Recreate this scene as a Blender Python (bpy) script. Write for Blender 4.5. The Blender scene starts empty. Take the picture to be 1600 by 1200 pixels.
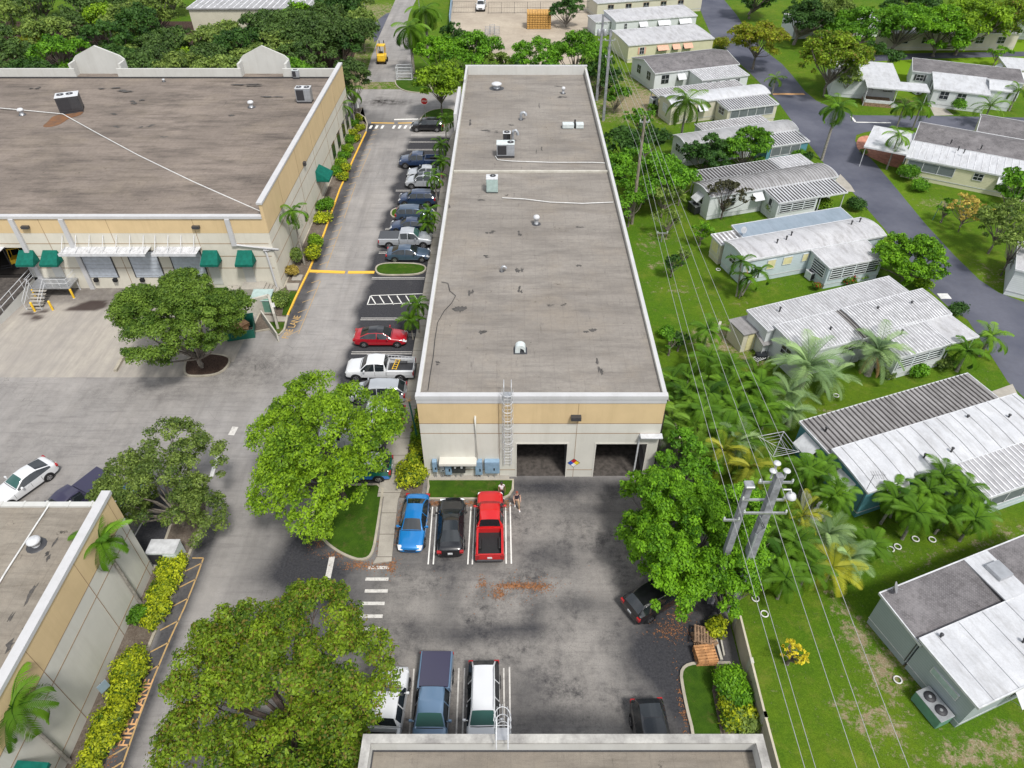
import bpy, bmesh, math, random
import numpy as np
from mathutils import Vector, Matrix
SC = bpy.context.scene
COL = SC.collection
R = math.radians
# ---------------- camera ----------------
FPX, PITCH, CAMH = 1095.0, R(41.39), 40.0
cd = bpy.data.cameras.new('camera'); cam = bpy.data.objects.new('camera', cd); COL.objects.link(cam)
cd.sensor_width = 36.0; cd.lens = 36.0 * FPX / 1600.0; cd.clip_end = 4000; cd.clip_start = 0.5
cam.location = (0, 0, CAMH); cam.rotation_euler = (math.pi / 2 - PITCH, 0, 0)
SC.camera = cam
# ---------------- sky and sun ----------------
SUN_EL, SUN_AZ = R(58), R(150)          # azimuth clockwise from +Y
w = bpy.data.worlds.new('World'); SC.world = w; w.use_nodes = True
nt = w.node_tree; nt.nodes.clear()
sky = nt.nodes.new('ShaderNodeTexSky'); sky.sky_type = 'NISHITA'; sky.sun_disc = False
sky.sun_elevation = SUN_EL; sky.sun_rotation = SUN_AZ; sky.air_density = 1.6; sky.dust_density = 3.0
hs = nt.nodes.new('ShaderNodeHueSaturation'); hs.inputs['Saturation'].default_value = 0.45
# broken cloud cover: pale clouds over the sky
tc = nt.nodes.new('ShaderNodeTexCoord'); nz = nt.nodes.new('ShaderNodeTexNoise')
nz.inputs['Scale'].default_value = 2.6; nz.inputs['Detail'].default_value = 6
rp = nt.nodes.new('ShaderNodeValToRGB'); rp.color_ramp.elements[0].position = .42; rp.color_ramp.elements[1].position = .62
rp.color_ramp.elements[0].color = (0, 0, 0, 1); rp.color_ramp.elements[1].color = (.85, .85, .85, 1)
mx = nt.nodes.new('ShaderNodeMix'); mx.data_type = 'RGBA'
mx.inputs[7].default_value = (10.0, 10.4, 11.1, 1)
bg = nt.nodes.new('ShaderNodeBackground'); bg.inputs['Strength'].default_value = 0.10
wo = nt.nodes.new('ShaderNodeOutputWorld'); L = nt.links
L.new(sky.outputs[0], hs.inputs['Color']); L.new(tc.outputs['Generated'], nz.inputs['Vector'])
L.new(nz.outputs['Fac'], rp.inputs[0]); L.new(rp.outputs[0], mx.inputs[0])
L.new(hs.outputs[0], mx.inputs[6]); L.new(mx.outputs[2], bg.inputs[0]); L.new(bg.outputs[0], wo.inputs[0])
ld = bpy.data.lights.new('sun', 'SUN'); ld.energy = 2.8; ld.angle = R(9); ld.color = (1, .965, .91)
sun = bpy.data.objects.new('sun', ld); COL.objects.link(sun)
dv = Vector((math.sin(SUN_AZ) * math.cos(SUN_EL), math.cos(SUN_AZ) * math.cos(SUN_EL), math.sin(SUN_EL)))
sun.rotation_euler = dv.to_track_quat('Z', 'Y').to_euler(); sun.location = (0, 0, 90)
vs = SC.view_settings; vs.view_transform = 'Standard'; vs.look = 'None'; vs.exposure = 0.33; vs.gamma = 1
SC.cycles.max_bounces = 6; SC.cycles.diffuse_bounces = 3; SC.cycles.glossy_bounces = 2
SC.cycles.transparent_max_bounces = 6; SC.cycles.transmission_bounces = 2

# ---------------- helpers ----------------
_c, _s = math.cos(PITCH), math.sin(PITCH)
def G(px, py, z=0.0):
    """ground (or height z) point that stands at photo pixel px,py"""
    a = (px - 800) / FPX; b = -(py - 600) / FPX
    d = (a, _c + b * _s, -_s + b * _c); t = (z - CAMH) / d[2]
    return Vector((d[0] * t, d[1] * t, z))

def tag(o, label=None, cat=None, group=None, kind=None):
    if label: o['label'] = label
    if cat: o['category'] = cat
    if group: o['group'] = group
    if kind: o['kind'] = kind
    return o

def thing(name, label, cat, loc=(0, 0, 0), rotz=0.0, group=None):
    o = bpy.data.objects.new(name, None); COL.objects.link(o)
    o.empty_display_size = .3
    o.location = loc; o.rotation_euler = (0, 0, rotz)
    return tag(o, label, cat, group)

class MB:
    """collects faces in the local space of its thing"""
    def __init__(s): s.v = []; s.f = []; s.m = []; s.sm = []
    def add(s, vs_, fs, mi=0, smooth=False):
        b = len(s.v); s.v += [tuple(p) for p in vs_]
        for f in fs: s.f.append(tuple(b + i for i in f)); s.m.append(mi); s.sm.append(smooth)
        return s
    def box(s, x0, x1, y0, y1, z0, z1, mi=0, bev=0.0):
        if bev <= 0:
            return s.add([(x0, y0, z0), (x1, y0, z0), (x1, y1, z0), (x0, y1, z0), (x0, y0, z1), (x1, y0, z1), (x1, y1, z1), (x0, y1, z1)],
                         [(0, 3, 2, 1), (4, 5, 6, 7), (0, 1, 5, 4), (1, 2, 6, 5), (2, 3, 7, 6), (3, 0, 4, 7)], mi)
        b = bev; pr = [(x0 + b, y0), (x1 - b, y0), (x1, y0 + b), (x1, y1 - b), (x1 - b, y1), (x0 + b, y1), (x0, y1 - b), (x0, y0 + b)]
        ins = [(x0 + b, y0 + b), (x1 - b, y0 + b), (x1 - b, y0 + b), (x1 - b, y1 - b), (x1 - b, y1 - b), (x0 + b, y1 - b), (x0 + b, y1 - b), (x0 + b, y0 + b)]
        V = [(p[0], p[1], z0) for p in pr] + [(p[0], p[1], z1 - b) for p in pr] + [(p[0], p[1], z1) for p in ins]
        F = [tuple(range(7, -1, -1))]
        for k in range(8):
            n = (k + 1) % 8
            F.append((k, n, 8 + n, 8 + k)); F.append((8 + k, 8 + n, 16 + n, 16 + k))
        F.append((16, 18, 20, 22)); return s.add(V, F, mi)
    def obox(s, c, ux, hx, hy, z0, z1, mi=0):
        """box centred at c, long axis ux (2d dir), half lengths hx, hy"""
        ux = Vector((ux[0], ux[1])).normalized(); uy = Vector((-ux.y, ux.x)); P = []
        for z in (z0, z1):
            for a, b in ((-1, -1), (1, -1), (1, 1), (-1, 1)):
                q = Vector((c[0], c[1])) + ux * hx * a + uy * hy * b; P.append((q.x, q.y, z))
        return s.add(P, [(0, 3, 2, 1), (4, 5, 6, 7), (0, 1, 5, 4), (1, 2, 6, 5), (2, 3, 7, 6), (3, 0, 4, 7)], mi)
    def prism(s, pts, z0, z1, mi=0, side=None, top=True):
        n = len(pts); V = [(p[0], p[1], z0) for p in pts] + [(p[0], p[1], z1) for p in pts]
        a = sum(pts[i][0] * pts[(i + 1) % n][1] - pts[(i + 1) % n][0] * pts[i][1] for i in range(n))
        if a < 0: V = [(p[0], p[1], z0) for p in pts[::-1]] + [(p[0], p[1], z1) for p in pts[::-1]]
        if top: s.add(V, [tuple(range(n, 2 * n))], mi)
        s.add(V, [(i, (i + 1) % n, n + (i + 1) % n, n + i) for i in range(n)], mi if side is None else side)
        return s
    def extr(s, prof, x0, x1, mi=0, axis='x', closed=True):
        """extrude a 2d profile (a,z) along x (profile in y,z) or y (profile in x,z)"""
        n = len(prof); V = []
        for x in (x0, x1):
            for a, z in prof: V.append((x, a, z) if axis == 'x' else (a, x, z))
        F = [(i, (i + 1) % n, n + (i + 1) % n, n + i) for i in range(n if closed else n - 1)]
        if closed: F += [tuple(range(n - 1, -1, -1)), tuple(range(n, 2 * n))]
        return s.add(V, F, mi)
    def tube(s, pts, r, n=6, mi=0, cap=True, smooth=True):
        pts = [Vector(p) for p in pts]; rr = r if isinstance(r, (list, tuple)) else [r] * len(pts); V = []; F = []
        for i, p in enumerate(pts):
            d = (pts[min(i + 1, len(pts) - 1)] - pts[max(i - 1, 0)])
            d = d.normalized() if d.length > 1e-9 else Vector((0, 0, 1))
            u = d.cross(Vector((0, 0, 1))); u = u if u.length > 1e-3 else d.cross(Vector((0, 1, 0)))
            u.normalize(); v = d.cross(u)
            for k in range(n):
                a = 2 * math.pi * k / n; V.append(p + (u * math.cos(a) + v * math.sin(a)) * rr[i])
        for i in range(len(pts) - 1):
            for k in range(n): F.append((i * n + k, i * n + (k + 1) % n, (i + 1) * n + (k + 1) % n, (i + 1) * n + k))
        s.add(V, F, mi, smooth)
        if cap:
            m = (len(pts) - 1) * n; s.add(V[:n] + V[m:], [tuple(range(n)), tuple(range(2 * n - 1, n - 1, -1))], mi)
        return s
    def lathe(s, c, prof, n=14, mi=0, smooth=True):
        V = []; F = []
        for r, z in prof:
            for k in range(n): a = 2 * math.pi * k / n; V.append((c[0] + r * math.cos(a), c[1] + r * math.sin(a), c[2] + z))
        for i in range(len(prof) - 1):
            for k in range(n): F.append((i * n + k, i * n + (k + 1) % n, (i + 1) * n + (k + 1) % n, (i + 1) * n + k))
        s.add(V, F, mi, smooth); m = (len(prof) - 1) * n
        s.add([V[m + k] for k in range(n)], [tuple(range(n))], mi); return s
    def build(s, name, mats, parent=None, fix=True):
        me = bpy.data.meshes.new(name)
        me.from_pydata([tuple(p) for p in s.v], [], s.f)
        mats = mats if isinstance(mats, (list, tuple)) else [mats]
        for m_ in mats: me.materials.append(M[m_] if isinstance(m_, str) else m_)
        me.polygons.foreach_set('material_index', s.m); me.polygons.foreach_set('use_smooth', s.sm)
        if fix:
            bm = bmesh.new(); bm.from_mesh(me); bmesh.ops.recalc_face_normals(bm, faces=bm.faces); bm.to_mesh(me); bm.free()
        me.update()
        o = bpy.data.objects.new(name, me); COL.objects.link(o)
        if parent is not None: o.parent = parent
        return o

def struct(name, mb, mats): return tag(mb.build(name, mats), kind='structure')
def sheet(name, pts, z, mats):
    m = MB(); n = len(pts); P = [(p[0], p[1], z) for p in pts]
    a = sum(pts[i][0] * pts[(i + 1) % n][1] - pts[(i + 1) % n][0] * pts[i][1] for i in range(n))
    m.add(P if a > 0 else P[::-1], [tuple(range(n))]); return struct(name, m, mats)
def pxs(lst, z=0.0): return [tuple(G(a, b, z))[:2] for a, b in lst]
def copy_tree(o, parent=None):
    c = o.copy(); COL.objects.link(c)
    if parent is not None: c.parent = parent
    for ch in o.children: copy_tree(ch, c)
    return c
def smooth_poly(pts, it=2, closed=True):
    for _ in range(it):
        q = []; n = len(pts)
        rng = range(n if closed else n - 1)
        if not closed: q.append(pts[0])
        for i in rng:
            a, b = pts[i], pts[(i + 1) % n]
            q.append((a[0] * .75 + b[0] * .25, a[1] * .75 + b[1] * .25)); q.append((a[0] * .25 + b[0] * .75, a[1] * .25 + b[1] * .75))
        if not closed: q.append(pts[-1])
        pts = q
    return pts

# ---------------- materials ----------------
M = {}
class NT:
    def __init__(s, name):
        s.mat = bpy.data.materials.new(name); s.mat.use_nodes = True; s.t = s.mat.node_tree; s.b = s.t.nodes['Principled BSDF']
        s.tc = s.t.nodes.new('ShaderNodeTexCoord')
    def n(s, ty, **kw):
        x = s.t.nodes.new(ty)
        for k, v in kw.items():
            if k in x.inputs: x.inputs[k].default_value = v
            else: setattr(x, k, v)
        return x
    def l(s, a, b): s.t.links.new(a, b)
    def coord(s, scale=(1, 1, 1), rot=(0, 0, 0), obj=True):
        m = s.n('ShaderNodeMapping'); m.inputs['Scale'].default_value = scale; m.inputs['Rotation'].default_value = rot
        if obj: s.l(s.tc.outputs['Object'], m.inputs[0])
        else:
            g = s.n('ShaderNodeNewGeometry'); s.l(g.outputs['Position'], m.inputs[0])
        return m.outputs[0]
    def noise(s, scale, detail=4, rough=.55, co=None, lo=.35, hi=.65, world=True, sc=(1, 1, 1)):
        x = s.n('ShaderNodeTexNoise'); x.inputs['Scale'].default_value = scale; x.inputs['Detail'].default_value = detail; x.inputs['Roughness'].default_value = rough
        s.l(co if co is not None else s.coord(sc, obj=not world), x.inputs['Vector'])
        m = s.n('ShaderNodeMapRange'); m.inputs[1].default_value = lo; m.inputs[2].default_value = hi; s.l(x.outputs['Fac'], m.inputs[0])
        return m.outputs[0]
    def mix(s, f, a, b):
        x = s.n('ShaderNodeMix'); x.data_type = 'RGBA'
        if isinstance(f, (int, float)): x.inputs[0].default_value = f
        else: s.l(f, x.inputs[0])
        for i, c in ((6, a), (7, b)):
            if isinstance(c, (tuple, list)): x.inputs[i].default_value = (*c[:3], 1)
            else: s.l(c, x.inputs[i])
        return x.outputs[2]
    def math(s, op, a, b=0.0):
        x = s.n('ShaderNodeMath'); x.operation = op
        for i, c in ((0, a), (1, b)):
            if isinstance(c, (int, float)): x.inputs[i].default_value = c
            else: s.l(c, x.inputs[i])
        return x.outputs[0]
    def attr(s, name):
        x = s.n('ShaderNodeAttribute'); x.attribute_name = name; return x
    def bump(s, h, st=.3, d=.02):
        x = s.n('ShaderNodeBump'); x.inputs['Strength'].default_value = st; x.inputs['Distance'].default_value = d
        s.l(h, x.inputs['Height']); s.l(x.outputs[0], s.b.inputs['Normal'])
    def done(s, key, col=None, rough=.7, metal=0.0, spec=.5, coat=0):
        if col is not None:
            if isinstance(col, (tuple, list)): s.b.inputs['Base Color'].default_value = (*col[:3], 1)
            else: s.l(col, s.b.inputs['Base Color'])
        s.b.inputs['Roughness'].default_value = rough; s.b.inputs['Metallic'].default_value = metal
        s.b.inputs['Specular IOR Level'].default_value = spec
        if coat: s.b.inputs['Coat Weight'].default_value = coat; s.b.inputs['Coat Roughness'].default_value = .04
        M[key] = s.mat; return s.mat

def simple(key, col, rough=.6, metal=0.0, spec=.5, var=.12, scale=3.0, coat=0):
    s = NT(key); f = s.noise(scale, 3, world=False)
    g = s.mix(f, tuple(c * (1 - var) for c in col), tuple(min(1, c * (1 + var * .6)) for c in col))
    return s.done(key, g, rough, metal, spec, coat)

# asphalt with sealed / mottled zones from the 'wear' attribute
s = NT('asphalt'); a = s.attr('wear'); sp = s.n('ShaderNodeSeparateColor'); s.l(a.outputs['Color'], sp.inputs[0])
big = s.noise(.09, 5, .6, lo=.38, hi=.62); mid = s.noise(.55, 6, .68, lo=.36, hi=.64); fine = s.noise(7, 4, .7); grain = s.noise(38, 2, .6)
streak = s.noise(.5, 5, .7, sc=(2.2, .22, 1), lo=.4, hi=.62)
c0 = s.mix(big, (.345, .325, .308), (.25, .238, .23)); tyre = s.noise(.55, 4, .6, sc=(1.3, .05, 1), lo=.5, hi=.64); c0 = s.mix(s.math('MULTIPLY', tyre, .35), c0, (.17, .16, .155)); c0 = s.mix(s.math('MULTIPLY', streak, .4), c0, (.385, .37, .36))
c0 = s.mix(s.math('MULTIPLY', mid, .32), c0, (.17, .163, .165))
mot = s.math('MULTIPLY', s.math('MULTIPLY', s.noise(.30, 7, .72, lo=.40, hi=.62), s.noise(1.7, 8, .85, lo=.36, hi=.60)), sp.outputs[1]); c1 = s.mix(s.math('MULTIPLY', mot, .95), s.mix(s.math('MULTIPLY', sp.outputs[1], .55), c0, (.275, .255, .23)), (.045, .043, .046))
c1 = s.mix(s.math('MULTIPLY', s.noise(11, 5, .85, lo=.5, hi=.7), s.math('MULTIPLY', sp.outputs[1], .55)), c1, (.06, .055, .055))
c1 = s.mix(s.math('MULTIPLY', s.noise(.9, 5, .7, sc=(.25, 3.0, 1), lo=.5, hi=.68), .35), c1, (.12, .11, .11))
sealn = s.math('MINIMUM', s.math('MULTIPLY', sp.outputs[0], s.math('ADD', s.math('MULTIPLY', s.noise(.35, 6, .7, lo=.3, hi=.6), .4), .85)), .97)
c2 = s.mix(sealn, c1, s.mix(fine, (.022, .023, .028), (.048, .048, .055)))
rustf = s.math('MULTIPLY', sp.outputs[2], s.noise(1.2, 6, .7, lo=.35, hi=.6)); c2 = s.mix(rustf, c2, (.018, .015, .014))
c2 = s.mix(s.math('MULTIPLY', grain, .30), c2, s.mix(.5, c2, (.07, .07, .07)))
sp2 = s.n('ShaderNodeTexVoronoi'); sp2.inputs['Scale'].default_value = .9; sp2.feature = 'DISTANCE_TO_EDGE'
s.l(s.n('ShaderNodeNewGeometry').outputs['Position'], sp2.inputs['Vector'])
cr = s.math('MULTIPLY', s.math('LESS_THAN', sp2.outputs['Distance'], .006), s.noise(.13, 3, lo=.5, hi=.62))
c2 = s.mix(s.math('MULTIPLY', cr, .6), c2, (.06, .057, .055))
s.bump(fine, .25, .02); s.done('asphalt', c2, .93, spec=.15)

s = NT('sealed'); f = s.noise(.12, 5, .6, lo=.38, hi=.62); g = s.noise(2.5, 5, .65)
c = s.mix(f, (.060, .066, .094), (.115, .120, .152)); c = s.mix(s.math('MULTIPLY', g, .4), c, (.09, .09, .108)); s.bump(s.noise(20, 2), .2, .01); s.done('park_road', c, .85, spec=.2)

s = NT('concrete_yard'); a = s.attr('wear'); sp = s.n('ShaderNodeSeparateColor'); s.l(a.outputs['Color'], sp.inputs[0])
f = s.noise(.15, 5, .6); g = s.noise(1.1, 6, .7); st = s.noise(.6, 5, .7, co=s.coord((2.6, .3, 1), (0, 0, R(-38)), obj=False), lo=.4, hi=.62)
c = s.mix(f, (.42, .385, .33), (.33, .305, .275)); c = s.mix(s.math('MULTIPLY', st, .45), c, (.22, .20, .19)); c = s.mix(s.math('MULTIPLY', g, .25), c, (.2, .185, .17))
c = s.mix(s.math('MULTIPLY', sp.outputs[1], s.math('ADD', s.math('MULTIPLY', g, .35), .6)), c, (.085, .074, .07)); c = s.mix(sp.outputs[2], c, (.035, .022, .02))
s.done('concrete_yard', c, .9, spec=.2)

s = NT('grass'); a = s.attr('wear'); sp = s.n('ShaderNodeSeparateColor'); s.l(a.outputs['Color'], sp.inputs[0])
f = s.noise(.11, 4, .6, lo=.4, hi=.6); g = s.noise(1.3, 6, .7); h = s.noise(14, 4, .75, lo=.3, hi=.7)
c = s.mix(f, (.078, .172, .008), (.132, .205, .012)); c = s.mix(s.math('MULTIPLY', g, .5), c, (.045, .105, .008)); c = s.mix(s.math('MULTIPLY', h, .6), c, (.022, .055, .004)); c = s.mix(s.math('MULTIPLY', s.noise(9, 5, .9, lo=.52, hi=.7), .45), c, (.19, .30, .03))
c = s.mix(s.math('MULTIPLY', s.noise(.5, 7, .8, lo=.52, hi=.70), .45), c, (.23, .22, .045)); c = s.mix(s.math('MULTIPLY', s.noise(4.5, 6, .85, lo=.5, hi=.72), .5), c, (.16, .27, .02)); c = s.mix(s.math('MULTIPLY', s.noise(2.3, 6, .85, lo=.52, hi=.7), .5), c, (.03, .06, .008))
thr = s.n('ShaderNodeMapRange'); s.l(s.math('ADD', sp.outputs[0], s.math('MULTIPLY', s.math('SUBTRACT', s.noise(1.3, 9, .85, lo=.3, hi=.7), .5), 1.7)), thr.inputs[0])
thr.inputs[1].default_value = .42; thr.inputs[2].default_value = .75
c = s.mix(thr.outputs[0], c, s.mix(s.noise(3.5, 6, .85, lo=.4, hi=.6), s.mix(h, (.20, .145, .085), (.30, .225, .15)), s.mix(s.noise(8, 4, .8), (.42, .36, .28), (.12, .13, .03))))
c = s.mix(sp.outputs[1], c, (.15, .26, .012)); s.bump(h, .6, .05); s.done('grass', c, .95, spec=.1)

s = NT('lawn'); g = s.noise(1.3, 6, .7); h = s.noise(16, 4, .75, lo=.3, hi=.7)
c = s.mix(g, (.06, .125, .010), (.035, .082, .008)); c = s.mix(s.math('MULTIPLY', h, .45), c, (.022, .05, .006)); c = s.mix(s.math('MULTIPLY', s.noise(.8, 6, .75, lo=.55, hi=.7), .5), c, (.16, .12, .05))
s.bump(h, .6, .05); s.done('lawn', c, .95, spec=.1)
s = NT('mulch'); g = s.noise(1.5, 6, .75); h = s.noise(12, 4, .75)
c = s.mix(g, (.23, .195, .16), (.14, .11, .088)); c = s.mix(s.math('MULTIPLY', h, .5), c, (.07, .055, .045)); s.bump(h, .7, .05); s.done('mulch', c, .95, spec=.1)
s = NT('dark_mulch'); h = s.noise(12, 4, .75); c = s.mix(h, (.10, .065, .05), (.035, .024, .02)); s.bump(h, .7, .05); s.done('dark_mulch', c, .95, spec=.1)
s = NT('dirt_yard'); g = s.noise(.15, 6, .7); h = s.noise(2.2, 5, .75); c = s.mix(g, (.46, .40, .32), (.33, .28, .225)); c = s.mix(s.math('MULTIPLY', h, .35), c, (.25, .21, .17)); s.done('dirt_yard', c, .95, spec=.1)

def concrete(key, ca, cb, joint=0):
    s = NT(key); g = s.noise(.9, 6, .7); h = s.noise(9, 4, .7); c = s.mix(g, ca, cb); c = s.mix(s.math('MULTIPLY', h, .25), c, tuple(x * .6 for x in ca))
    if joint:
        gm = s.n('ShaderNodeNewGeometry'); sx = s.n('ShaderNodeSeparateXYZ'); s.l(gm.outputs['Position'], sx.inputs[0])
        md = s.math('MODULO', s.math('ADD', sx.outputs[1], 100), joint); c = s.mix(s.math('LESS_THAN', md, .05), c, (.12, .10, .085))
    s.bump(h, .15, .01); return s.done(key, c, .9, spec=.2)
concrete('sidewalk', (.40, .37, .32), (.30, .275, .24), 1.85)
concrete('kerb', (.46, .42, .34), (.30, .27, .22)); concrete('concrete', (.42, .39, .34), (.30, .28, .25))
concrete('weathered_wall', (.55, .53, .47), (.38, .36, .31)); concrete('fence_wall', (.52, .47, .37), (.40, .36, .28))
concrete('stained_cap', (.48, .47, .44), (.22, .21, .20))
def paint(key, ca, worn=.35):
    s = NT(key); g = s.noise(3.5, 6, .8, lo=.48, hi=.70); c = s.mix(s.math('MULTIPLY', g, worn), ca, (.2, .19, .18)); return s.done(key, c, .8, spec=.2)
paint('white_paint', (.74, .73, .70)); paint('worn_white_paint', (.58, .56, .53), .75); paint('yellow_paint', (.80, .46, .06), .2); paint('worn_yellow', (.46, .30, .12), 1.0)
paint('orange_paint', (.66, .37, .17), .55)

def roofmat(key, ca, cb, dark, smear=.55, warm=(.30, .25, .19)):
    s = NT(key); big = s.noise(.11, 5, .6, lo=.38, hi=.62); sm = s.noise(.34, 7, .72, sc=(.45, 1.6, 1), lo=.46, hi=.66); fine = s.noise(3.5, 5, .75); gr = s.noise(26, 2, .7, lo=.3, hi=.7)
    c = s.mix(big, ca, cb); c = s.mix(s.math('MULTIPLY', sm, smear), c, dark); c = s.mix(s.math('MULTIPLY', s.noise(.2, 5, .7, lo=.5, hi=.7), .4), c, warm)
    c = s.mix(s.math('MULTIPLY', fine, .28), c, dark); c = s.mix(s.math('MULTIPLY', gr, .35), c, tuple(x * 1.35 for x in cb))
    sp_ = s.noise(.8, 6, .8, lo=.635, hi=.69); c = s.mix(s.math('MULTIPLY', sp_, .8), c, (.03, .028, .027)); c = s.mix(s.math('MULTIPLY', s.noise(.9, 8, .85, sc=(.22, 2.4, 1), lo=.50, hi=.70), .5), c, dark); c = s.mix(s.math('MULTIPLY', s.noise(.8, 6, .8, sc=(3, .5, 1), lo=.6, hi=.72), .5), c, (.04, .038, .036))
    gm = s.n('ShaderNodeNewGeometry'); sx = s.n('ShaderNodeSeparateXYZ'); s.l(gm.outputs['Position'], sx.inputs[0])
    md = s.math('MODULO', s.math('ADD', sx.outputs[0], 200), 1.02); c = s.mix(s.math('MULTIPLY', s.math('LESS_THAN', md, .05), .14), c, dark)
    s.bump(gr, .5, .02); return s.done(key, c, .95, spec=.12)
roofmat('roof_gravel', (.285, .262, .235), (.225, .204, .182), (.10, .09, .084), .6)
roofmat('roof_brown', (.265, .222, .190), (.19, .160, .138), (.05, .043, .04), .8)
roofmat('roof_near', (.30, .27, .225), (.22, .195, .165), (.09, .078, .066), .5)

def stucco(key, col, groove=None):
    s = NT(key); g = s.noise(.5, 5, .6); h = s.noise(1.2, 6, .78, sc=(.9, .9, .09), lo=.47, hi=.72)
    c = s.mix(g, col, tuple(x * .92 for x in col)); c = s.mix(s.math('MULTIPLY', h, .26), c, tuple(x * .62 for x in (col[0], col[1] * .96, col[2] * .88)))
    s.bump(s.noise(25, 2), .08, .01); return s.done(key, c, .85, spec=.2)
stucco('cream', (.62, .59, .51)); stucco('tan', (.62, .47, .27)); stucco('white_wall', (.61, .595, .54)); stucco('groove', (.30, .20, .12)); stucco('coping', (.50, .50, .51)); stucco('wall_grey', (.52, .52, .50))
for k, c in dict(home_white=(.62, .65, .66), home_cream=(.62, .60, .42), home_teal=(.10, .26, .31), home_grey=(.34, .39, .41), home_blue=(.50, .58, .62), home_tan=(.58, .55, .44), home_yellow=(.58, .56, .33)).items():
    s = NT(k); gm = s.n('ShaderNodeNewGeometry'); sx = s.n('ShaderNodeSeparateXYZ'); s.l(gm.outputs['Position'], sx.inputs[0])
    md = s.math('MODULO', sx.outputs[2], .2); g = s.noise(.8, 5, .7); cc = s.mix(s.math('MULTIPLY', g, .35), c, tuple(x * .75 for x in c))
    cc = s.mix(s.math('MULTIPLY', s.math('LESS_THAN', md, .03), .35), cc, tuple(x * .45 for x in c)); s.done(k, cc, .6, spec=.3)

def rooftop(key, ca, cb, dirty, amt=.4, rough=.55, metal=0.0):
    s = NT(key); g = s.noise(.5, 6, .7, world=True); h = s.noise(.8, 7, .78, co=s.coord((2.2, .5, 1)), lo=.47, hi=.68)
    c = s.mix(g, ca, cb); c = s.mix(s.math('MULTIPLY', h, amt), c, dirty); c = s.mix(s.math('MULTIPLY', s.noise(9, 4, .8, lo=.45, hi=.7), amt * .5), c, dirty); return s.done(key, c, rough, metal, .3)
rooftop('roof_white', (.50, .50, .515), (.41, .41, .43), (.19, .18, .175), .7)
rooftop('roof_bright', (.55, .56, .585), (.45, .46, .485), (.27, .265, .265), .6)
rooftop('roof_ribwhite', (.42, .42, .435), (.33, .33, .345), (.17, .16, .155), .6)
rooftop('roof_pan', (.30, .29, .29), (.22, .21, .21), (.07, .065, .06), .6)
rooftop('roof_darkpan', (.085, .078, .075), (.055, .05, .05), (.025, .023, .022), .6)
rooftop('roof_bluegrey', (.25, .30, .36), (.20, .25, .30), (.15, .18, .21), .45)
rooftop('roof_greymetal', (.38, .38, .39), (.29, .29, .30), (.13, .125, .12), .6)
s = NT('shingle'); br = s.n('ShaderNodeTexBrick'); br.inputs['Scale'].default_value = 3.2; br.inputs['Color1'].default_value = (.17, .16, .165, 1); br.inputs['Color2'].default_value = (.125, .118, .122, 1)
br.inputs['Mortar'].default_value = (.07, .066, .07, 1); br.inputs['Mortar Size'].default_value = .03; s.l(s.tc.outputs['Object'], br.inputs['Vector'])
c = s.mix(s.math('MULTIPLY', s.noise(.45, 7, .75, lo=.42, hi=.66), .55), br.outputs[0], (.27, .255, .26)); c = s.mix(s.math('MULTIPLY', s.noise(1.4, 6, .8, lo=.5, hi=.7), .6), c, (.055, .05, .05)); s.done('shingle', c, .9, spec=.15)

simple('white_metal', (.55, .56, .58), .45, var=.15); simple('rib', (.62, .62, .64), .5, var=.3, scale=1.5); simple('grey_metal', (.36, .38, .41), .4, .3); simple('dark_metal', (.045, .045, .05), .45)
simple('galv', (.45, .46, .48), .4, .6); simple('black', (.015, .015, .016), .5); simple('rubber', (.018, .018, .019), .85, spec=.2); simple('rim', (.48, .48, .50), .3, .8)
simple('yellow_metal', (.80, .50, .03), .5); simple('green_fabric', (.004, .115, .085), .75, spec=.2, var=.2); simple('green_box', (.12, .26, .20), .6); simple('green_dark', (.01, .12, .085), .5)
simple('hvac', (.55, .60, .60), .5); simple('hvac_green', (.36, .46, .44), .55); simple('panel_blue', (.22, .33, .45), .5); simple('fan_dark', (.03, .03, .035), .6)
simple('wood', (.44, .22, .09), .8, var=.4, scale=4); simple('old_wood', (.25, .16, .10), .85, var=.4, scale=4); simple('lumber', (.52, .29, .08), .85, var=.45, scale=6)
simple('cardboard', (.42, .24, .12), .9, var=.3); simple('brown_leaf', (.25, .11, .045), .9, var=.5, scale=6); simple('red_paint', (.55, .02, .02), .4); simple('pole_concrete', (.24, .245, .27), .8, var=.3); simple('pole_wood', (.22, .19, .15), .9, var=.3)
simple('wire', (.38, .38, .39), .5); simple('white_plastic', (.62, .62, .61), .5); simple('glass_insul', (.6, .63, .62), .2); simple('skin_dark', (.16, .08, .05), .6); simple('skin_light', (.55, .34, .25), .6)
simple('cloth_white', (.72, .66, .69), .9); simple('cloth_dark', (.025, .017, .03), .9); simple('cloth_navy', (.012, .015, .02), .9); simple('cloth_tan', (.34, .24, .15), .9); simple('shoe_white', (.7, .7, .7), .7); simple('hair_red', (.24, .06, .035), .8)
simple('bark', (.19, .165, .14), .95, var=.4, scale=5); simple('bark_dark', (.085, .065, .055), .95, var=.4, scale=5); simple('palm_bark', (.26, .24, .21), .95, var=.35, scale=6); simple('frond_dry', (.32, .20, .08), .9)
simple('terracotta', (.46, .20, .13), .85, var=.25, scale=2); simple('tarp', (.66, .66, .68), .6); simple('sign_face', (.25, .33, .40), .5); simple('sign_white', (.78, .78, .78), .5); simple('shutter', (.42, .46, .52), .5)
simple('louver', (.60, .64, .66), .5); simple('salmon', (.62, .35, .25), .7); simple('ivory', (.62, .57, .32), .7); simple('interior', (.022, .018, .016), .9); simple('screen', (.13, .15, .16), .6); simple('interior_floor', (.075, .065, .058), .9, var=.4)
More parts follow.
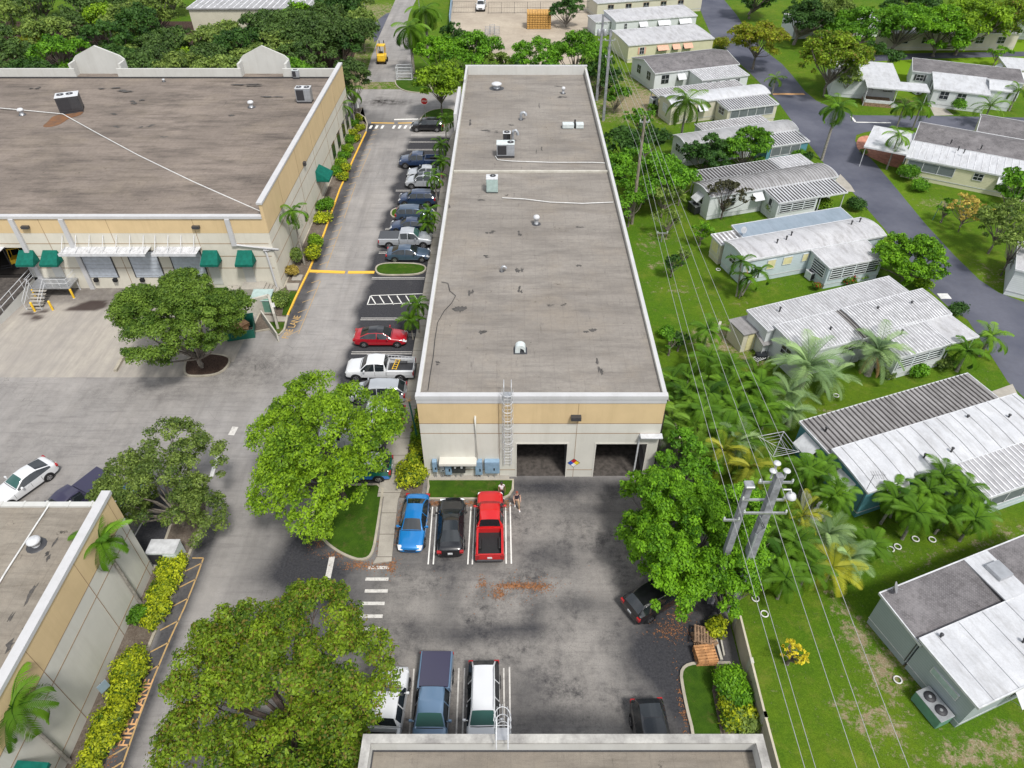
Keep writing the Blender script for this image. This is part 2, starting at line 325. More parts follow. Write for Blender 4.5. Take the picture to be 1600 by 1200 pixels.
simple('nfpa_red', (.6, .02, .02)); simple('nfpa_blue', (.02, .08, .45)); simple('nfpa_yellow', (.8, .6, .03)); simple('lamp_red', (.35, .01, .012), .25, coat=.5); simple('lamp_clear', (.7, .72, .75), .15, coat=.5)
s = NT('glass'); s.done('glass', (.014, .018, .021), .05, spec=.9)
s = NT('green_glass'); s.done('green_glass', (.035, .10, .09), .06, spec=.8)
s = NT('window_glass'); s.done('window_glass', (.02, .024, .028), .12, spec=.6)
s = NT('door_screen'); s.done('dark_interior', (.03, .022, .02), .8, spec=.1)
CARP = dict(black=(.008, .008, .010), blue=(.010, .19, .52), red=(.52, .006, .008), darkred=(.36, .004, .014), white=(.63, .64, .66), silver=(.42, .44, .47), navy=(.018, .035, .085), slate=(.06, .095, .15), steel=(.12, .20, .31), teal=(.004, .12, .09), purple=(.03, .026, .06), brightblue=(.01, .17, .55))
for k, c in CARP.items(): s = NT('car_' + k); s.done('car_' + k, c, .28, .25 if k in ('silver', 'steel', 'slate', 'blue') else 0, .5, coat=1.0)
s = NT('wet_patch'); s.done('wet_patch', (.03, .02, .018), .5)

def leafmat(key, ca, cb, cc=None, trans=.35):
    s = NT(key); ca = (ca[0] * .95, ca[1] * 1.1, ca[2] * .8); cb = (cb[0] * 1.6, cb[1] * 1.75, cb[2] * 1.1); t = s.attr('tint').outputs['Fac']; c = s.mix(t, ca, cb)
    if cc: c = s.mix(s.math('GREATER_THAN', s.attr('tint2').outputs['Fac'], .86), c, cc)
    oi = s.n('ShaderNodeObjectInfo'); hv = s.n('ShaderNodeHueSaturation'); hv.inputs['Hue'].default_value = .5
    s.l(s.math('ADD', s.math('MULTIPLY', oi.outputs['Random'], .3), .85), hv.inputs['Value']); s.l(c, hv.inputs['Color'])
    s.l(hv.outputs[0], s.b.inputs['Base Color']); s.b.inputs['Roughness'].default_value = .55; s.b.inputs['Specular IOR Level'].default_value = .25
    tr = s.n('ShaderNodeBsdfTranslucent'); s.l(hv.outputs[0], tr.inputs[0]); ms = s.n('ShaderNodeMixShader'); ms.inputs[0].default_value = trans
    out = s.t.nodes['Material Output']; s.l(s.b.outputs[0], ms.inputs[1]); s.l(tr.outputs[0], ms.inputs[2]); s.l(ms.outputs[0], out.inputs[0]); M[key] = s.mat
leafmat('leaf_oak', (.035, .065, .022), (.075, .120, .040)); leafmat('leaf_dark', (.020, .055, .016), (.045, .095, .024)); leafmat('leaf_green', (.040, .110, .010), (.105, .215, .018))
leafmat('leaf_bright', (.045, .125, .008), (.155, .290, .018)); leafmat('leaf_lime', (.060, .125, .010), (.195, .285, .020)); leafmat('leaf_dock', (.042, .085, .014), (.115, .165, .035)); leafmat('leaf_yellow', (.100, .130, .010), (.230, .235, .022), (.22, .16, .03))
leafmat('leaf_mahogany', (.045, .092, .010), (.175, .235, .020), (.20, .17, .03)); leafmat('leaf_croton', (.075, .13, .008), (.36, .36, .025), (.04, .09, .01)); leafmat('leaf_olive', (.065, .105, .028), (.185, .230, .075))
leafmat('leaf_purple', (.035, .030, .022), (.075, .070, .050)); leafmat('leaf_autumn', (.26, .17, .05), (.42, .30, .10)); leafmat('leaf_gold', (.38, .28, .02), (.62, .48, .05))
leafmat('frond', (.025, .075, .008), (.105, .190, .018)); leafmat('frond_light', (.075, .150, .020), (.150, .235, .035)); leafmat('frond_silver', (.13, .19, .12), (.24, .31, .19)); leafmat('frond_yellow', (.14, .17, .02), (.34, .30, .04)); leafmat('leaf_ixora', (.04, .09, .01), (.10, .16, .02), (.40, .06, .02))
# ---------------- foliage ----------------
def np_mesh(name, V, quads, mat, tint=None, tint2=None, parent=None):
    me = bpy.data.meshes.new(name); nv = len(V); nf = len(quads)
    me.vertices.add(nv); me.vertices.foreach_set('co', np.asarray(V, dtype=np.float32).ravel())
    k = quads.shape[1]
    me.loops.add(nf * k); me.loops.foreach_set('vertex_index', quads.astype(np.int32).ravel())
    me.polygons.add(nf); me.polygons.foreach_set('loop_start', np.arange(0, nf * k, k, dtype=np.int32)); me.polygons.foreach_set('loop_total', np.full(nf, k, dtype=np.int32))
    me.materials.append(M[mat])
    for nm, t in (('tint', tint), ('tint2', tint2)):
        if t is not None:
            at = me.attributes.new(nm, 'FLOAT', 'FACE'); at.data.foreach_set('value', np.asarray(t, dtype=np.float32))
    me.update(); me.validate()
    o = bpy.data.objects.new(name, me); COL.objects.link(o)
    if parent is not None: o.parent = parent
    return o

def unit(a): return a / np.maximum(np.linalg.norm(a, axis=1, keepdims=True), 1e-9)
def leaves(rng, centers, radii, counts, size, squash=.75, up=.35, ball=.0, aspect=.55, ct=None):
    """rhombic leaf sprays spread through clumps"""
    C = np.repeat(centers, counts, axis=0); RR = np.repeat(radii, counts); n = len(C)
    d = unit(rng.normal(size=(n, 3))); d[:, 2] = np.where(d[:, 2] < -.35, -d[:, 2] * .8, d[:, 2]); d = unit(d)
    rad = RR * (1 - (1 - ball) * .55 * rng.random(n) ** 2.2) * (1 + .13 * rng.normal(size=n))
    P = C + d * rad[:, None] * np.array([1, 1, squash])
    nrm = unit(d * .8 + np.array([0, 0, up]) + rng.normal(size=(n, 3)) * .42)
    t = unit(np.cross(nrm, rng.normal(size=(n, 3)))); b = np.cross(nrm, t)
    s = size * (.45 + 1.0 * rng.random(n))[:, None]
    V = np.empty((n, 4, 3)); V[:, 0] = P - t * s; V[:, 1] = P + b * s * aspect; V[:, 2] = P + t * s; V[:, 3] = P - b * s * aspect
    V[:, 0] -= nrm * s * .18; V[:, 2] -= nrm * s * .18
    q = np.arange(n * 4).reshape(n, 4)
    base = np.repeat(ct if ct is not None else rng.random(len(centers)), counts)
    tint = np.clip(base * .6 + rng.random(n) * .7 - .15, 0, 1)
    return V.reshape(-1, 3), q, tint, rng.random(n)

def tree(name, label, px, W, H, leaf='leaf_green', seed=1, dens=1.0, lsize=.24, nclump=38, group=None, bark='bark', lean=(0, 0), trunk_r=None, flat=.42, trunk_h=.28, gap=.0, cat='tree', bare=0, clump=.24, z0=0.0, loc=None, up=.35, lobes=0):
    """px: photo pixel of the foot of the trunk; W crown width, H total height (m)"""
    rng = np.random.default_rng(seed); rd = random.Random(seed)
    g = Vector(loc) if loc is not None else G(px[0], px[1], z0); g.z = z0
    root = thing(name, label, cat, g, 0, group); Rr = W / 2; th = H * trunk_h; tr = trunk_r or max(.09, W * .018)
    cz = th + (H - th) * .5; ch = (H - th) * .5; cl = []; rc = []
    k = 0
    ph = rng.random(6) * 6.28
    LB = []
    if lobes:
        for i in range(lobes):
            a = i * 6.283 / max(1, lobes - 1) + rng.uniform(-.35, .35) if i else 0; f = rng.uniform(.5, .68) if i else .1
            LB.append((math.cos(a) * f * Rr * (1 + .1 * math.sin(2 * a + ph[0])), math.sin(a) * f * Rr, cz + ch * (rng.uniform(-.35, .3) if i else .38), Rr * rng.uniform(.30, .44)))
    while len(cl) < nclump and k < 6000:
        k += 1; a = rng.random() * 6.283; f = rng.random() ** .5
        if LB:
            lx, ly, lz, lr = LB[rng.integers(0, len(LB))]; r_ = W * clump * (.30 + .34 * rng.random()); d = rng.normal(size=3); d /= np.linalg.norm(d); d[2] = abs(d[2]) if rng.random() < .75 else d[2]
            q = max(.1, lr - r_ * .5); p = np.array([lx + d[0] * q, ly + d[1] * q, lz + d[2] * min(q, ch * .62)]); p[0] += lean[0]; p[1] += lean[1]; p[2] = min(p[2], H - r_ * .7)
        else:
            rr = Rr * (1 + .13 * math.sin(2 * a + ph[0]) + .12 * math.sin(3 * a + ph[1]) + .07 * math.sin(5 * a + ph[2]))
            zz = math.sqrt(max(0, 1 - f * f)) * rng.choice([1, 1, 1, -.4]) * (.7 + .3 * rng.random())
            r_ = W * clump * (.34 + .34 * rng.random()) * (1.15 - .35 * f)
            p = np.array([math.cos(a) * f * (rr - r_ * .8) + lean[0] * (1 + zz) * .5, math.sin(a) * f * (rr - r_ * .8) + lean[1] * (1 + zz) * .5, cz + zz * (ch - r_ * .6)])
        if any(np.linalg.norm(p - c) < (r_ + r2) * (.42 + gap) for c, r2 in zip(cl, rc)): continue
        cl.append(p); rc.append(r_)
    C = np.array(cl); RC = np.array(rc)
    cnt = np.maximum(12, (RC ** 2 / (lsize ** 2) * 9.0 * dens)).astype(int)
    V, q, t, t2 = leaves(rng, C, RC, cnt, lsize, squash=.78, up=up)
    # loose sprigs that break the outline
    ns = int(len(C) * 1.6); ii = rng.integers(0, len(C), ns); d = unit(rng.normal(size=(ns, 3))); d[:, 2] = abs(d[:, 2]) * .8
    C2 = C[ii] + d * RC[ii][:, None] * 1.0; R2 = RC[ii] * (.22 + .2 * rng.random(ns))
    V2, q2, t3, t4 = leaves(rng, C2, R2, np.maximum(5, (R2 ** 2 / lsize ** 2 * 8 * dens)).astype(int), lsize, ball=.1, up=up)
    V = np.vstack([V, V2]); q = np.vstack([q, q2 + len(t) * 4]); t = np.concatenate([t, t3]); t2 = np.concatenate([t2, t4])
    cr = np_mesh('crown', V, q, leaf, t, t2, root)
    m = MB(); top = Vector((lean[0] * .35, lean[1] * .35, th)); mid = Vector((rd.uniform(-.1, .1) * tr * 8, rd.uniform(-.1, .1) * tr * 8, th * .5))
    m.tube([(0, 0, -.15), (0, 0, .25), mid, top], [tr * 1.5, tr * 1.15, tr, tr * .9], 8)
    order = sorted(range(len(C)), key=lambda i: -RC[i])[:min(len(C), 22 + bare)]
    for i in order:
        e = Vector(C[i]); mdl = top.lerp(e, .5) + Vector((rd.uniform(-.3, .3), rd.uniform(-.3, .3), -.12 * (e - top).length + rd.uniform(0, .5)))
        r0 = tr * (.38 + .3 * rd.random()); m.tube([top - Vector((0, 0, rd.random() * th * .25)), mdl, e], [r0, r0 * .6, r0 * .18], 5, cap=False)
        for j in range(2):
            e2 = e + Vector([rd.uniform(-1, 1) * RC[i] for _ in range(2)] + [rd.uniform(-.2, .9) * RC[i]]); m.tube([mdl.lerp(e, .6), e2], [r0 * .3, r0 * .08], 4, cap=False)
    m.build('trunk', bark, root, fix=False)
    return root

def shrub_mesh(seed, w, d, h, lsize=.12, dens=1.0, n=9, boxy=False):
    rng = np.random.default_rng(seed)
    if boxy: n = max(n, int(w * d * 2.2))
    C = np.column_stack([(rng.random(n) - .5) * w * (.8 if boxy else .55), (rng.random(n) - .5) * d * (.8 if boxy else .55), h * (.38 + .22 * rng.random(n))])
    RC = np.full(n, min(w, d, h * 1.6) * (.34 if boxy else .36)) * (.8 + .35 * rng.random(n))
    RC = np.minimum(RC, h * .55)
    cnt = np.maximum(14, RC ** 2 / lsize ** 2 * 8 * dens).astype(int)
    return leaves(rng, C, RC, cnt, lsize, squash=.9, up=.3)
def shrub(name, label, loc, w, d, h, leaf, seed=1, lsize=.12, dens=1.0, group=None, rotz=0, cat='shrub', boxy=False, n=9):
    V, q, t, t2 = shrub_mesh(seed, w, d, h, lsize, dens, n, boxy)
    o = np_mesh(name, V, q, leaf, t, t2); o.location = loc; o.rotation_euler = (0, 0, rotz)
    return tag(o, label, cat, group)

def frond_arrays(rng, base, az, Lf, elev, droop, leaf, nl, wid, vee=.5, stiff=0.0, taper=True):
    """one pinnate frond: curved rachis with two rows of leaflets"""
    V = []; F = []; n = nl; ca, sa = math.cos(az), math.sin(az); pts = []
    e = elev; x = 0.0; z = 0.0; st = Lf / n
    for i in range(n + 1):
        pts.append((x, z, e)); x += math.cos(e) * st; z += math.sin(e) * st; e -= droop / n * (.5 + 1.1 * i / n)
    for i in range(1, n + 1):
        x, z, e = pts[i]; f = i / n; ll = leaf * (math.sin(math.pi * min(1, f * .86 + .12)) ** .7 if taper else 1); px_, pz_, _ = pts[i - 1]
        for sd in (-1, 1):
            fw = .55 + .35 * f; jit = rng.uniform(-.12, .12)
            dx = math.cos(e) * fw * ll; dz = math.sin(e) * fw * ll + (vee * ll * (1 - stiff) * -.55 + vee * ll * .35 * stiff) + jit * ll; dy = sd * ll * .8
            tip = (x + dx, dy, z + dz); mid = (x + dx * .5, dy * .55, z + dz * .5 + .10 * ll)
            w_ = wid
            a = (x, 0, z); b = (x + w_ * .9, sd * w_ * .2, z + w_ * .1)
            k = len(V)
            for p in (a, b, (mid[0] + w_ * .6, mid[1], mid[2]), tip, (mid[0] - w_ * .4, mid[1], mid[2])):
                V.append((base[0] + p[0] * ca - p[1] * sa, base[1] + p[0] * sa + p[1] * ca, base[2] + p[2]))
            F.append((k, k + 1, k + 2, k + 4)); F.append((k + 4, k + 2, k + 3, k + 3))
    rr = [(base[0] + x * ca, base[1] + x * sa, base[2] + z) for x, z, _ in pts]
    return V, F, rr

def palm(name, label, loc, H, Lf, nf=14, mat='frond', seed=1, kind='queen', group=None, lean=(0, 0), tr=.13, stems=1, bark='palm_bark', cat='palm tree', elev=(1.25, -.5), dry=0):
    rd = random.Random(seed); root = thing(name, label, cat, loc, rd.random() * 6, group)
    P = dict(queen=(1.7, .66, 34, .05, .9, 0), coconut=(1.35, .78, 36, .06, .8, 0), adonidia=(1.75, .66, 27, .085, .6, .15), silver=(1.2, .60, 34, .045, .35, .9), areca=(1.2, .6, 24, .07, .4, .5))[kind]
    droop, leaf, nl, wid, vee, stiff = P; leaf *= Lf / 2.6
    V = []; F = []; T = []; tm = MB(); rc = MB()
    for s_ in range(stems):
        if stems > 1:
            a = s_ * 6.28 / stems + rd.random(); rr = rd.uniform(.15, .5) * stems ** .5 * .5; bx, by = math.cos(a) * rr, math.sin(a) * rr; hh = H * rd.uniform(.6, 1.05)
            lx, ly = bx * rd.uniform(1.2, 3), by * rd.uniform(1.2, 3)
        else: bx = by = 0; hh = H; lx, ly = lean
        top = Vector((bx + lx, by + ly, hh)); mid = Vector((bx + lx * .35, by + ly * .35, hh * .5))
        tm.tube([(bx, by, -.1), (bx, by, .2), mid, top], [tr * 1.5, tr * 1.15, tr, tr * .8], 7)
        if kind in ('adonidia', 'queen', 'areca') and hh > 1.2: tm.tube([top - Vector((0, 0, .7)), top], [tr * 1.0, tr * .6], 7, mi=1)
        n = nf if stems == 1 else max(7, int(nf * .7))
        for i in range(n):
            f = (i + .5) / n; az = i * 2.399 + rd.uniform(-.2, .2); el = elev[0] + (elev[1] - elev[0]) * f + rd.uniform(-.12, .12)
            v, fc, rr_ = frond_arrays(rd, top, az, Lf * (.8 + .25 * rd.random()) * (1 - .15 * (f < .2)), el, droop * (.75 + .5 * f), leaf, nl, wid * (Lf / 2.6), vee, stiff)
            b = len(V); V += v; F += [tuple(b + j for j in q) for q in fc]; tt = rd.random(); T += [min(1, max(0, tt * .6 + rd.random() * .4))] * len(fc)
            rc.tube(rr_[::4] + [rr_[-1]], [.035, .03, .025, .018, .012, .008, .006, .005][:len(rr_[::4]) + 1] if len(rr_[::4]) + 1 <= 8 else .02, 3, cap=False)
    F4 = np.array([f if len(set(f)) == 4 else (f[0], f[1], f[2], f[2]) for f in F]); isq = np.array([len(set(f)) == 4 for f in F]); T = np.array(T)
    # quads for leaflet bodies, thin quads for the tips
    Vn = np.array(V); tips = F4[~isq]
    if len(tips):
        q0 = tips.copy(); ex = (Vn[q0[:, 1]] - Vn[q0[:, 0]]) * .12 + Vn[q0[:, 2]]; nb = len(Vn); Vn = np.vstack([Vn, ex]); q0[:, 3] = q0[:, 2]; q0[:, 2] = nb + np.arange(len(ex)); F4[~isq] = q0
    np_mesh('fronds', Vn, F4, mat, T, np.random.default_rng(seed).random(len(T)), root)
    rc.build('frond_stem', mat, root, fix=False); tm.build('trunk', [bark, 'frond_light'], root, fix=False)
    if dry:
        dm = MB()
        for i in range(dry):
            v, fc, _ = frond_arrays(rd, Vector((lean[0], lean[1], H)) - Vector((0, 0, .3)), rd.random() * 6, Lf * .7, -1.0, .6, leaf * .6, 10, .06)
            dm.add(v, [f if len(set(f)) == 4 else f[:3] for f in fc])
        dm.build('dry_fronds', 'frond_dry', root, fix=False)
    return root

def fan_palm(name, label, loc, H, Rf, nf, mat, seed=1, group=None):
    rd = random.Random(seed); root = thing(name, label, 'palm tree', loc, 0, group); m = MB()
    for i in range(nf):
        az = i * 2.4 + rd.random() * .3; el = 1.2 - 1.3 * i / nf; d = Vector((math.cos(az) * math.cos(el), math.sin(az) * math.cos(el), math.sin(el))); b = Vector((0, 0, H)); h = b + d * Rf * .5
        m.tube([b, h], .02, 3, cap=False); sd = d.cross(Vector((0, 0, 1))).normalized(); up = sd.cross(d)
        for k in range(15):
            a = (k - 7) / 7 * 1.9; t = (d * math.cos(a) + sd * math.sin(a) - up * .12); e = h + t * Rf * .62 - Vector((0, 0, .25)); wv = t.cross(up).normalized() * .05
            mid = h.lerp(e, .55) + Vector((0, 0, .06)); m.add([h, mid + wv, e, mid - wv], [(0, 1, 2, 3)])
    o = m.build('fronds', mat, root, fix=False)
    at = o.data.attributes.new('tint', 'FLOAT', 'FACE'); at.data.foreach_set('value', [rd.random() for _ in o.data.polygons])
    t = MB(); t.tube([(0, 0, -.1), (0, 0, H)], [.18, .13], 8); t.build('trunk', 'palm_bark', root); return root

# ---------------- vehicles ----------------
def lerp(a, b, t): return a + (b - a) * t
STY = {  # x fraction, floor z, belt z, top z, belt half width factor, top half width factor, zone
 'sedan': [(0, .34, .58, .62, .74, .55, 'b'), (.025, .22, .68, .72, .88, .66, 'b'), (.10, .18, .77, .83, .97, .74, 'b'), (.26, .18, .88, .95, 1, .80, 'b'), (.29, .18, .90, .985, 1, .80, 'w'), (.43, .18, .93, 1.39, 1, .61, 's'), (.545, .18, .94, 1.45, 1, .61, 'p'), (.557, .18, .945, 1.45, 1, .61, 's'), (.71, .18, .96, 1.38, 1, .60, 'w'), (.86, .18, .98, 1.07, .98, .76, 'b'), (.96, .20, .97, 1.04, .93, .74, 'b'), (1, .34, .80, .84, .82, .64, 'e')],
 'coupe': [(0, .34, .58, .62, .74, .55, 'b'), (.03, .20, .68, .72, .90, .66, 'b'), (.12, .17, .77, .82, .98, .76, 'b'), (.33, .17, .87, .93, 1, .80, 'b'), (.36, .17, .88, .96, 1, .80, 'w'), (.50, .17, .91, 1.31, 1, .58, 's'), (.62, .17, .92, 1.36, 1, .57, 's'), (.72, .17, .94, 1.30, 1, .57, 'w'), (.90, .18, .98, 1.04, .98, .74, 'b'), (.97, .20, .97, 1.02, .93, .70, 'b'), (1, .34, .80, .84, .84, .64, 'e')],
 'suv': [(0, .40, .68, .74, .78, .6, 'b'), (.02, .27, .82, .88, .90, .70, 'b'), (.08, .24, .95, 1.02, .97, .78, 'b'), (.22, .24, 1.04, 1.12, 1, .84, 'b'), (.25, .24, 1.06, 1.15, 1, .84, 'w'), (.37, .24, 1.09, 1.62, 1, .68, 's'), (.505, .24, 1.10, 1.69, 1, .68, 'p'), (.518, .24, 1.10, 1.69, 1, .68, 's'), (.705, .24, 1.12, 1.68, 1, .67, 'p'), (.718, .24, 1.12, 1.68, 1, .67, 's'), (.88, .24, 1.14, 1.62, .99, .65, 'w'), (.975, .26, 1.14, 1.20, .96, .74, 'b'), (1, .42, .85, .92, .90, .72, 'e')],
 'van': [(0, .40, .80, .86, .80, .62, 'b'), (.02, .27, .95, 1.02, .92, .72, 'b'), (.09, .24, 1.08, 1.16, .98, .80, 'b'), (.15, .24, 1.12, 1.24, 1, .84, 'w'), (.27, .24, 1.15, 1.85, 1, .74, 's'), (.38, .24, 1.16, 1.95, 1, .76, 'b'), (.60, .24, 1.16, 1.97, 1, .76, 'b'), (.93, .24, 1.16, 1.95, 1, .75, 'w'), (.99, .26, 1.16, 1.25, .97, .80, 'b'), (1, .42, .9, 1.0, .94, .76, 'e')],
 'cab': [(0, .50, .86, .92, .84, .68, 'b'), (.02, .40, .98, 1.04, .93, .76, 'b'), (.07, .38, 1.08, 1.15, .98, .82, 'b'), (.21, .38, 1.12, 1.22, 1, .86, 'b'), (.235, .38, 1.13, 1.25, 1, .86, 'w'), (.325, .38, 1.16, 1.78, 1, .70, 's'), (.433, .38, 1.17, 1.86, 1, .70, 'p'), (.444, .38, 1.17, 1.86, 1, .70, 's'), (.575, .38, 1.18, 1.80, 1, .69, 'w'), (.605, .38, 1.18, 1.24, 1, .84, 'b'), (.61, .40, 1.10, 1.16, .99, .83, 'e')],
}
def car(name, label, loc, heading, style, L_, W_, col, scale=1.0, cat='car', group=None, roofcol=None, cover=None, bed=None, rails=False, sunroof=False, glass='glass', levels=2, livery=None, tint=False, plate='front', hs_=1.0, rimmat='rim'):
    """heading: angle (deg) of the direction the front points, from +X"""
    root = thing(name, label, cat, (0, 0, 0), 0, group); body = 'car_' + col; hw = W_ / 2; st = STY['cab' if style == 'pickup' else style]; lift = .06 if style in ('pickup', 'suv') else 0
    x0 = L_ / 2; fx = lambda f: x0 - f * L_       # front at +x
    ring = []; V = []; F = []; MI = []; NH = 10
    for (f, zb, zs, zt, wf, tf, zone) in st:
        w_ = hw * wf; wt = hw * tf; x = fx(f); zt *= hs_ if zt > 1.3 else 1
        zm = zb + (zs - zb) * .5
        pts = [(0, zb), (w_ * .84, zb), (w_ * .985, zb + .14), (w_, zm + .05), (w_ * .955, zs), (lerp(w_ * .955, wt, .90), lerp(zs, zt, .90)), (wt, zt - .005), (wt * .92, zt + .018), (wt * .45, zt + .045), (0, zt + .055)]
        full = [(x, p[0], p[1]) for p in pts] + [(x, -p[0], p[1]) for p in pts[-2:0:-1]]
        V += full
    n = 2 * NH - 2; zone = [s_[6] for s_ in st]
    def strip(k): return k if k < NH - 1 else n - 1 - k     # mirror index of strip between pt k and k+1
    for i in range(len(st) - 1):
        for k in range(n):
            sidx = strip(k); mi = 0; zz = zone[i]
            cabin = st[i][3] > 1.2 * hs_ * .98 or st[i + 1][3] > 1.2
            if zz == 'w' and sidx in (7, 8): mi = 1 if i < len(st) / 2 else 2
            elif zz == 's' and sidx == 4: mi = 3
            elif zz == 'w' and sidx == 4 and not (style in ('pickup', 'van') and i > len(st) / 2): mi = 3
            elif sidx in (6, 7, 8) and zz in ('s', 'p') and roofcol: mi = 4
            elif sidx in (7, 8) and zz == 's' and sunroof: mi = 5
            elif sidx in (2, 3) and livery and .1 < st[i][0] < .9: mi = 6 if sidx == 2 else 0
            elif sidx in (0, 1): mi = 7
            F.append((i * n + k, i * n + (k + 1) % n, (i + 1) * n + (k + 1) % n, (i + 1) * n + k)); MI.append(mi)
    F.append(tuple(range(n - 1, -1, -1))); MI.append(0); m_ = (len(st) - 1) * n; F.append(tuple(range(m_, m_ + n))); MI.append(0)
    me = bpy.data.meshes.new('tmp'); me.from_pydata(V, [], F); 
    for _ in range(8): me.materials.append(None)
    me.polygons.foreach_set('material_index', MI)
    if True:
        cw = me.attributes.new('crease_edge', 'FLOAT', 'EDGE'); em = {}
        for p in me.polygons:
            for ek in p.edge_keys: em.setdefault(ek, []).append(p.material_index)
        vals = [(1.0 if len(set(em.get(tuple(e.vertices) if e.vertices[0] < e.vertices[1] else (e.vertices[1], e.vertices[0]), [0]))) > 1 else 0) for e in me.edges]; cw.data.foreach_set('value', vals)
        vm = {}
        for p in me.polygons:
            for v_ in p.vertices: vm.setdefault(v_, set()).add(p.material_index in (1, 2, 3))
        cv = me.attributes.new('crease_vert', 'FLOAT', 'POINT'); cv.data.foreach_set('value', [(.8 if len(vm.get(i, [0])) > 1 else 0) for i in range(len(me.vertices))])
    o = bpy.data.objects.new('tmp', me); COL.objects.link(o); md = o.modifiers.new('s', 'SUBSURF'); md.levels = levels; md.render_levels = levels
    dg = bpy.context.evaluated_depsgraph_get(); ev = o.evaluated_get(dg).to_mesh()
    vv = [tuple(v.co) for v in ev.vertices]; groups = {}
    for p in ev.polygons: groups.setdefault(p.material_index, []).append(tuple(p.vertices))
    names = {0: ('body', body), 1: ('windshield', glass), 2: ('rear_window', 'glass'), 3: ('side_window', 'glass'), 4: ('roof_panel', 'car_' + (roofcol or 'black')), 5: ('sunroof', 'glass'), 6: ('livery_band', 'car_' + (livery or 'black')), 7: ('underbody', 'black')}
    def emit(nm, mat, faces):
        used = sorted({i for f in faces for i in f}); mp = {i: j for j, i in enumerate(used)}; b = MB(); b.add([vv[i] for i in used], [tuple(mp[i] for i in f) for f in faces], 0, True); b.build(nm, mat, root)
    for k, fs in groups.items():
        nm, mt = names[k]
        if k == 3:
            for sgn in (-1, 1):
                sub = [f for f in fs if vv[f[0]][1] * sgn > 0]
                if sub: emit('side_window', mt, sub)
        else: emit(nm, mt, fs)
    bpy.data.objects.remove(o); 
    # wheels
    wr = .33 if style in ('sedan', 'coupe') else .37 if style != 'pickup' else .41
    fr = [(.175, 0), (.80, 0)] if style != 'pickup' else [(.155, 0), (.80, 0)]
    for f, _ in fr:
        for sgn in (-1, 1):
            wb = MB(); y = sgn * (hw - .115); x = fx(f)
            arch = MB(); V_ = [(x + (wr + .07) * math.cos(a), sgn * (hw + .004), wr + (wr + .07) * math.sin(a)) for a in [i * 2 * math.pi / 20 for i in range(20)]]
            V_ = [(p[0], p[1], max(p[2], .16)) for p in V_]; V2 = [(p[0], sgn * (hw - .3), p[2]) for p in V_]
            arch.add(V_ + V2, [tuple(range(20))] + [(i, (i + 1) % 20, 20 + (i + 1) % 20, 20 + i) for i in range(20)]); arch.build('wheel_arch', 'black', root)
            wt_ = MB()
            wt_.tube([(x, y - .115, wr), (x, y - .09, wr), (x, y + .09, wr), (x, y + .115, wr)] if sgn > 0 else [(x, y + .115, wr), (x, y + .09, wr), (x, y - .09, wr), (x, y - .115, wr)], [wr * .92, wr, wr, wr * .92], 20)
            for i_ in range(len(wt_.v)): wt_.v[i_] = (wt_.v[i_][0], wt_.v[i_][1] + sgn * .035, wt_.v[i_][2])
            wo_ = wt_.build('wheel', 'rubber', root); rm = MB(); yy = y + sgn * .152
            rm.tube([(x, yy - sgn * .02, wr), (x, yy, wr)], [wr * .64, wr * .6], 16); rm.build('rim', rimmat, wo_)
            sp = MB()
            for k in range(5):
                a = k * 1.2566; sp.add([(x + math.cos(a + .28) * wr * .2, yy + sgn * .004, wr + math.sin(a + .28) * wr * .2), (x + math.cos(a + .16) * wr * .55, yy + sgn * .004, wr + math.sin(a + .16) * wr * .55), (x + math.cos(a + .9) * wr * .55, yy + sgn * .004, wr + math.sin(a + .9) * wr * .55), (x + math.cos(a + .8) * wr * .2, yy + sgn * .004, wr + math.sin(a + .8) * wr * .2)], [(0, 1, 2, 3)])
            sp.build('rim_opening', 'black', wo_)
    zf = st[2][2]
    for sgn in (-1, 1):
        b = MB(); y = sgn * hw * .66; b.add([(fx(.012), y - .17, zf - .22), (fx(.012), y + .17, zf - .22), (fx(.07), y + sgn * .12 + .13, zf - .03), (fx(.07), y + sgn * .12 - .17, zf - .03), (fx(.0), y - .17, zf - .20), (fx(-.002), y + .10, zf - .20), (fx(.05), y + sgn * .11 + .11, zf + .035), (fx(.05), y - .17, zf + .035)], [(0, 1, 2, 3), (4, 5, 6, 7), (0, 1, 5, 4), (1, 2, 6, 5), (2, 3, 7, 6), (3, 0, 4, 7)]); b.build('headlight', 'lamp_clear', root)
        b = MB(); zr = (.72, .94) if style in ('sedan', 'coupe') else (.8, 1.1) if style != 'pickup' else (.75, 1.12); xr = fx(1) 
        y = sgn * (hw * .80 - (0 if style != 'pickup' else -.06)); b.box(xr - .012, xr + (.10 if style == 'pickup' else .16), y - .15 + (0 if sgn < 0 else -.02), y + .12 + (.02 if sgn > 0 else 0), zr[0], zr[1] - .03, bev=.02); b.build('taillight', 'lamp_red', root)
        b = MB(); i = 4; xm = fx(st[4][0] + .055); zmr = st[4][2] + .08; y = sgn * (hw + .09); b.box(xm - .07, xm + .06, y - .10, y + .10, zmr, zmr + .15, bev=.03); b.tube([(xm, sgn * (hw - .10), zmr + .02), (xm, y, zmr + .05)], .03, 5); b.build('mirror', body if not tint else 'black', root)
        if style in ('sedan', 'suv', 'coupe'):
            b = MB(); b.box(-.05, .08, sgn * hw * 1.0 - .012, sgn * hw * 1.0 + .012, .78, .81) ; b.build('door_handle', body, root)
    z4 = st[4]; gp = [.285, .55, .715] if style in ('sedan', 'coupe') else [.25, .512, .712] if style == 'suv' else [.24, .438, .60]
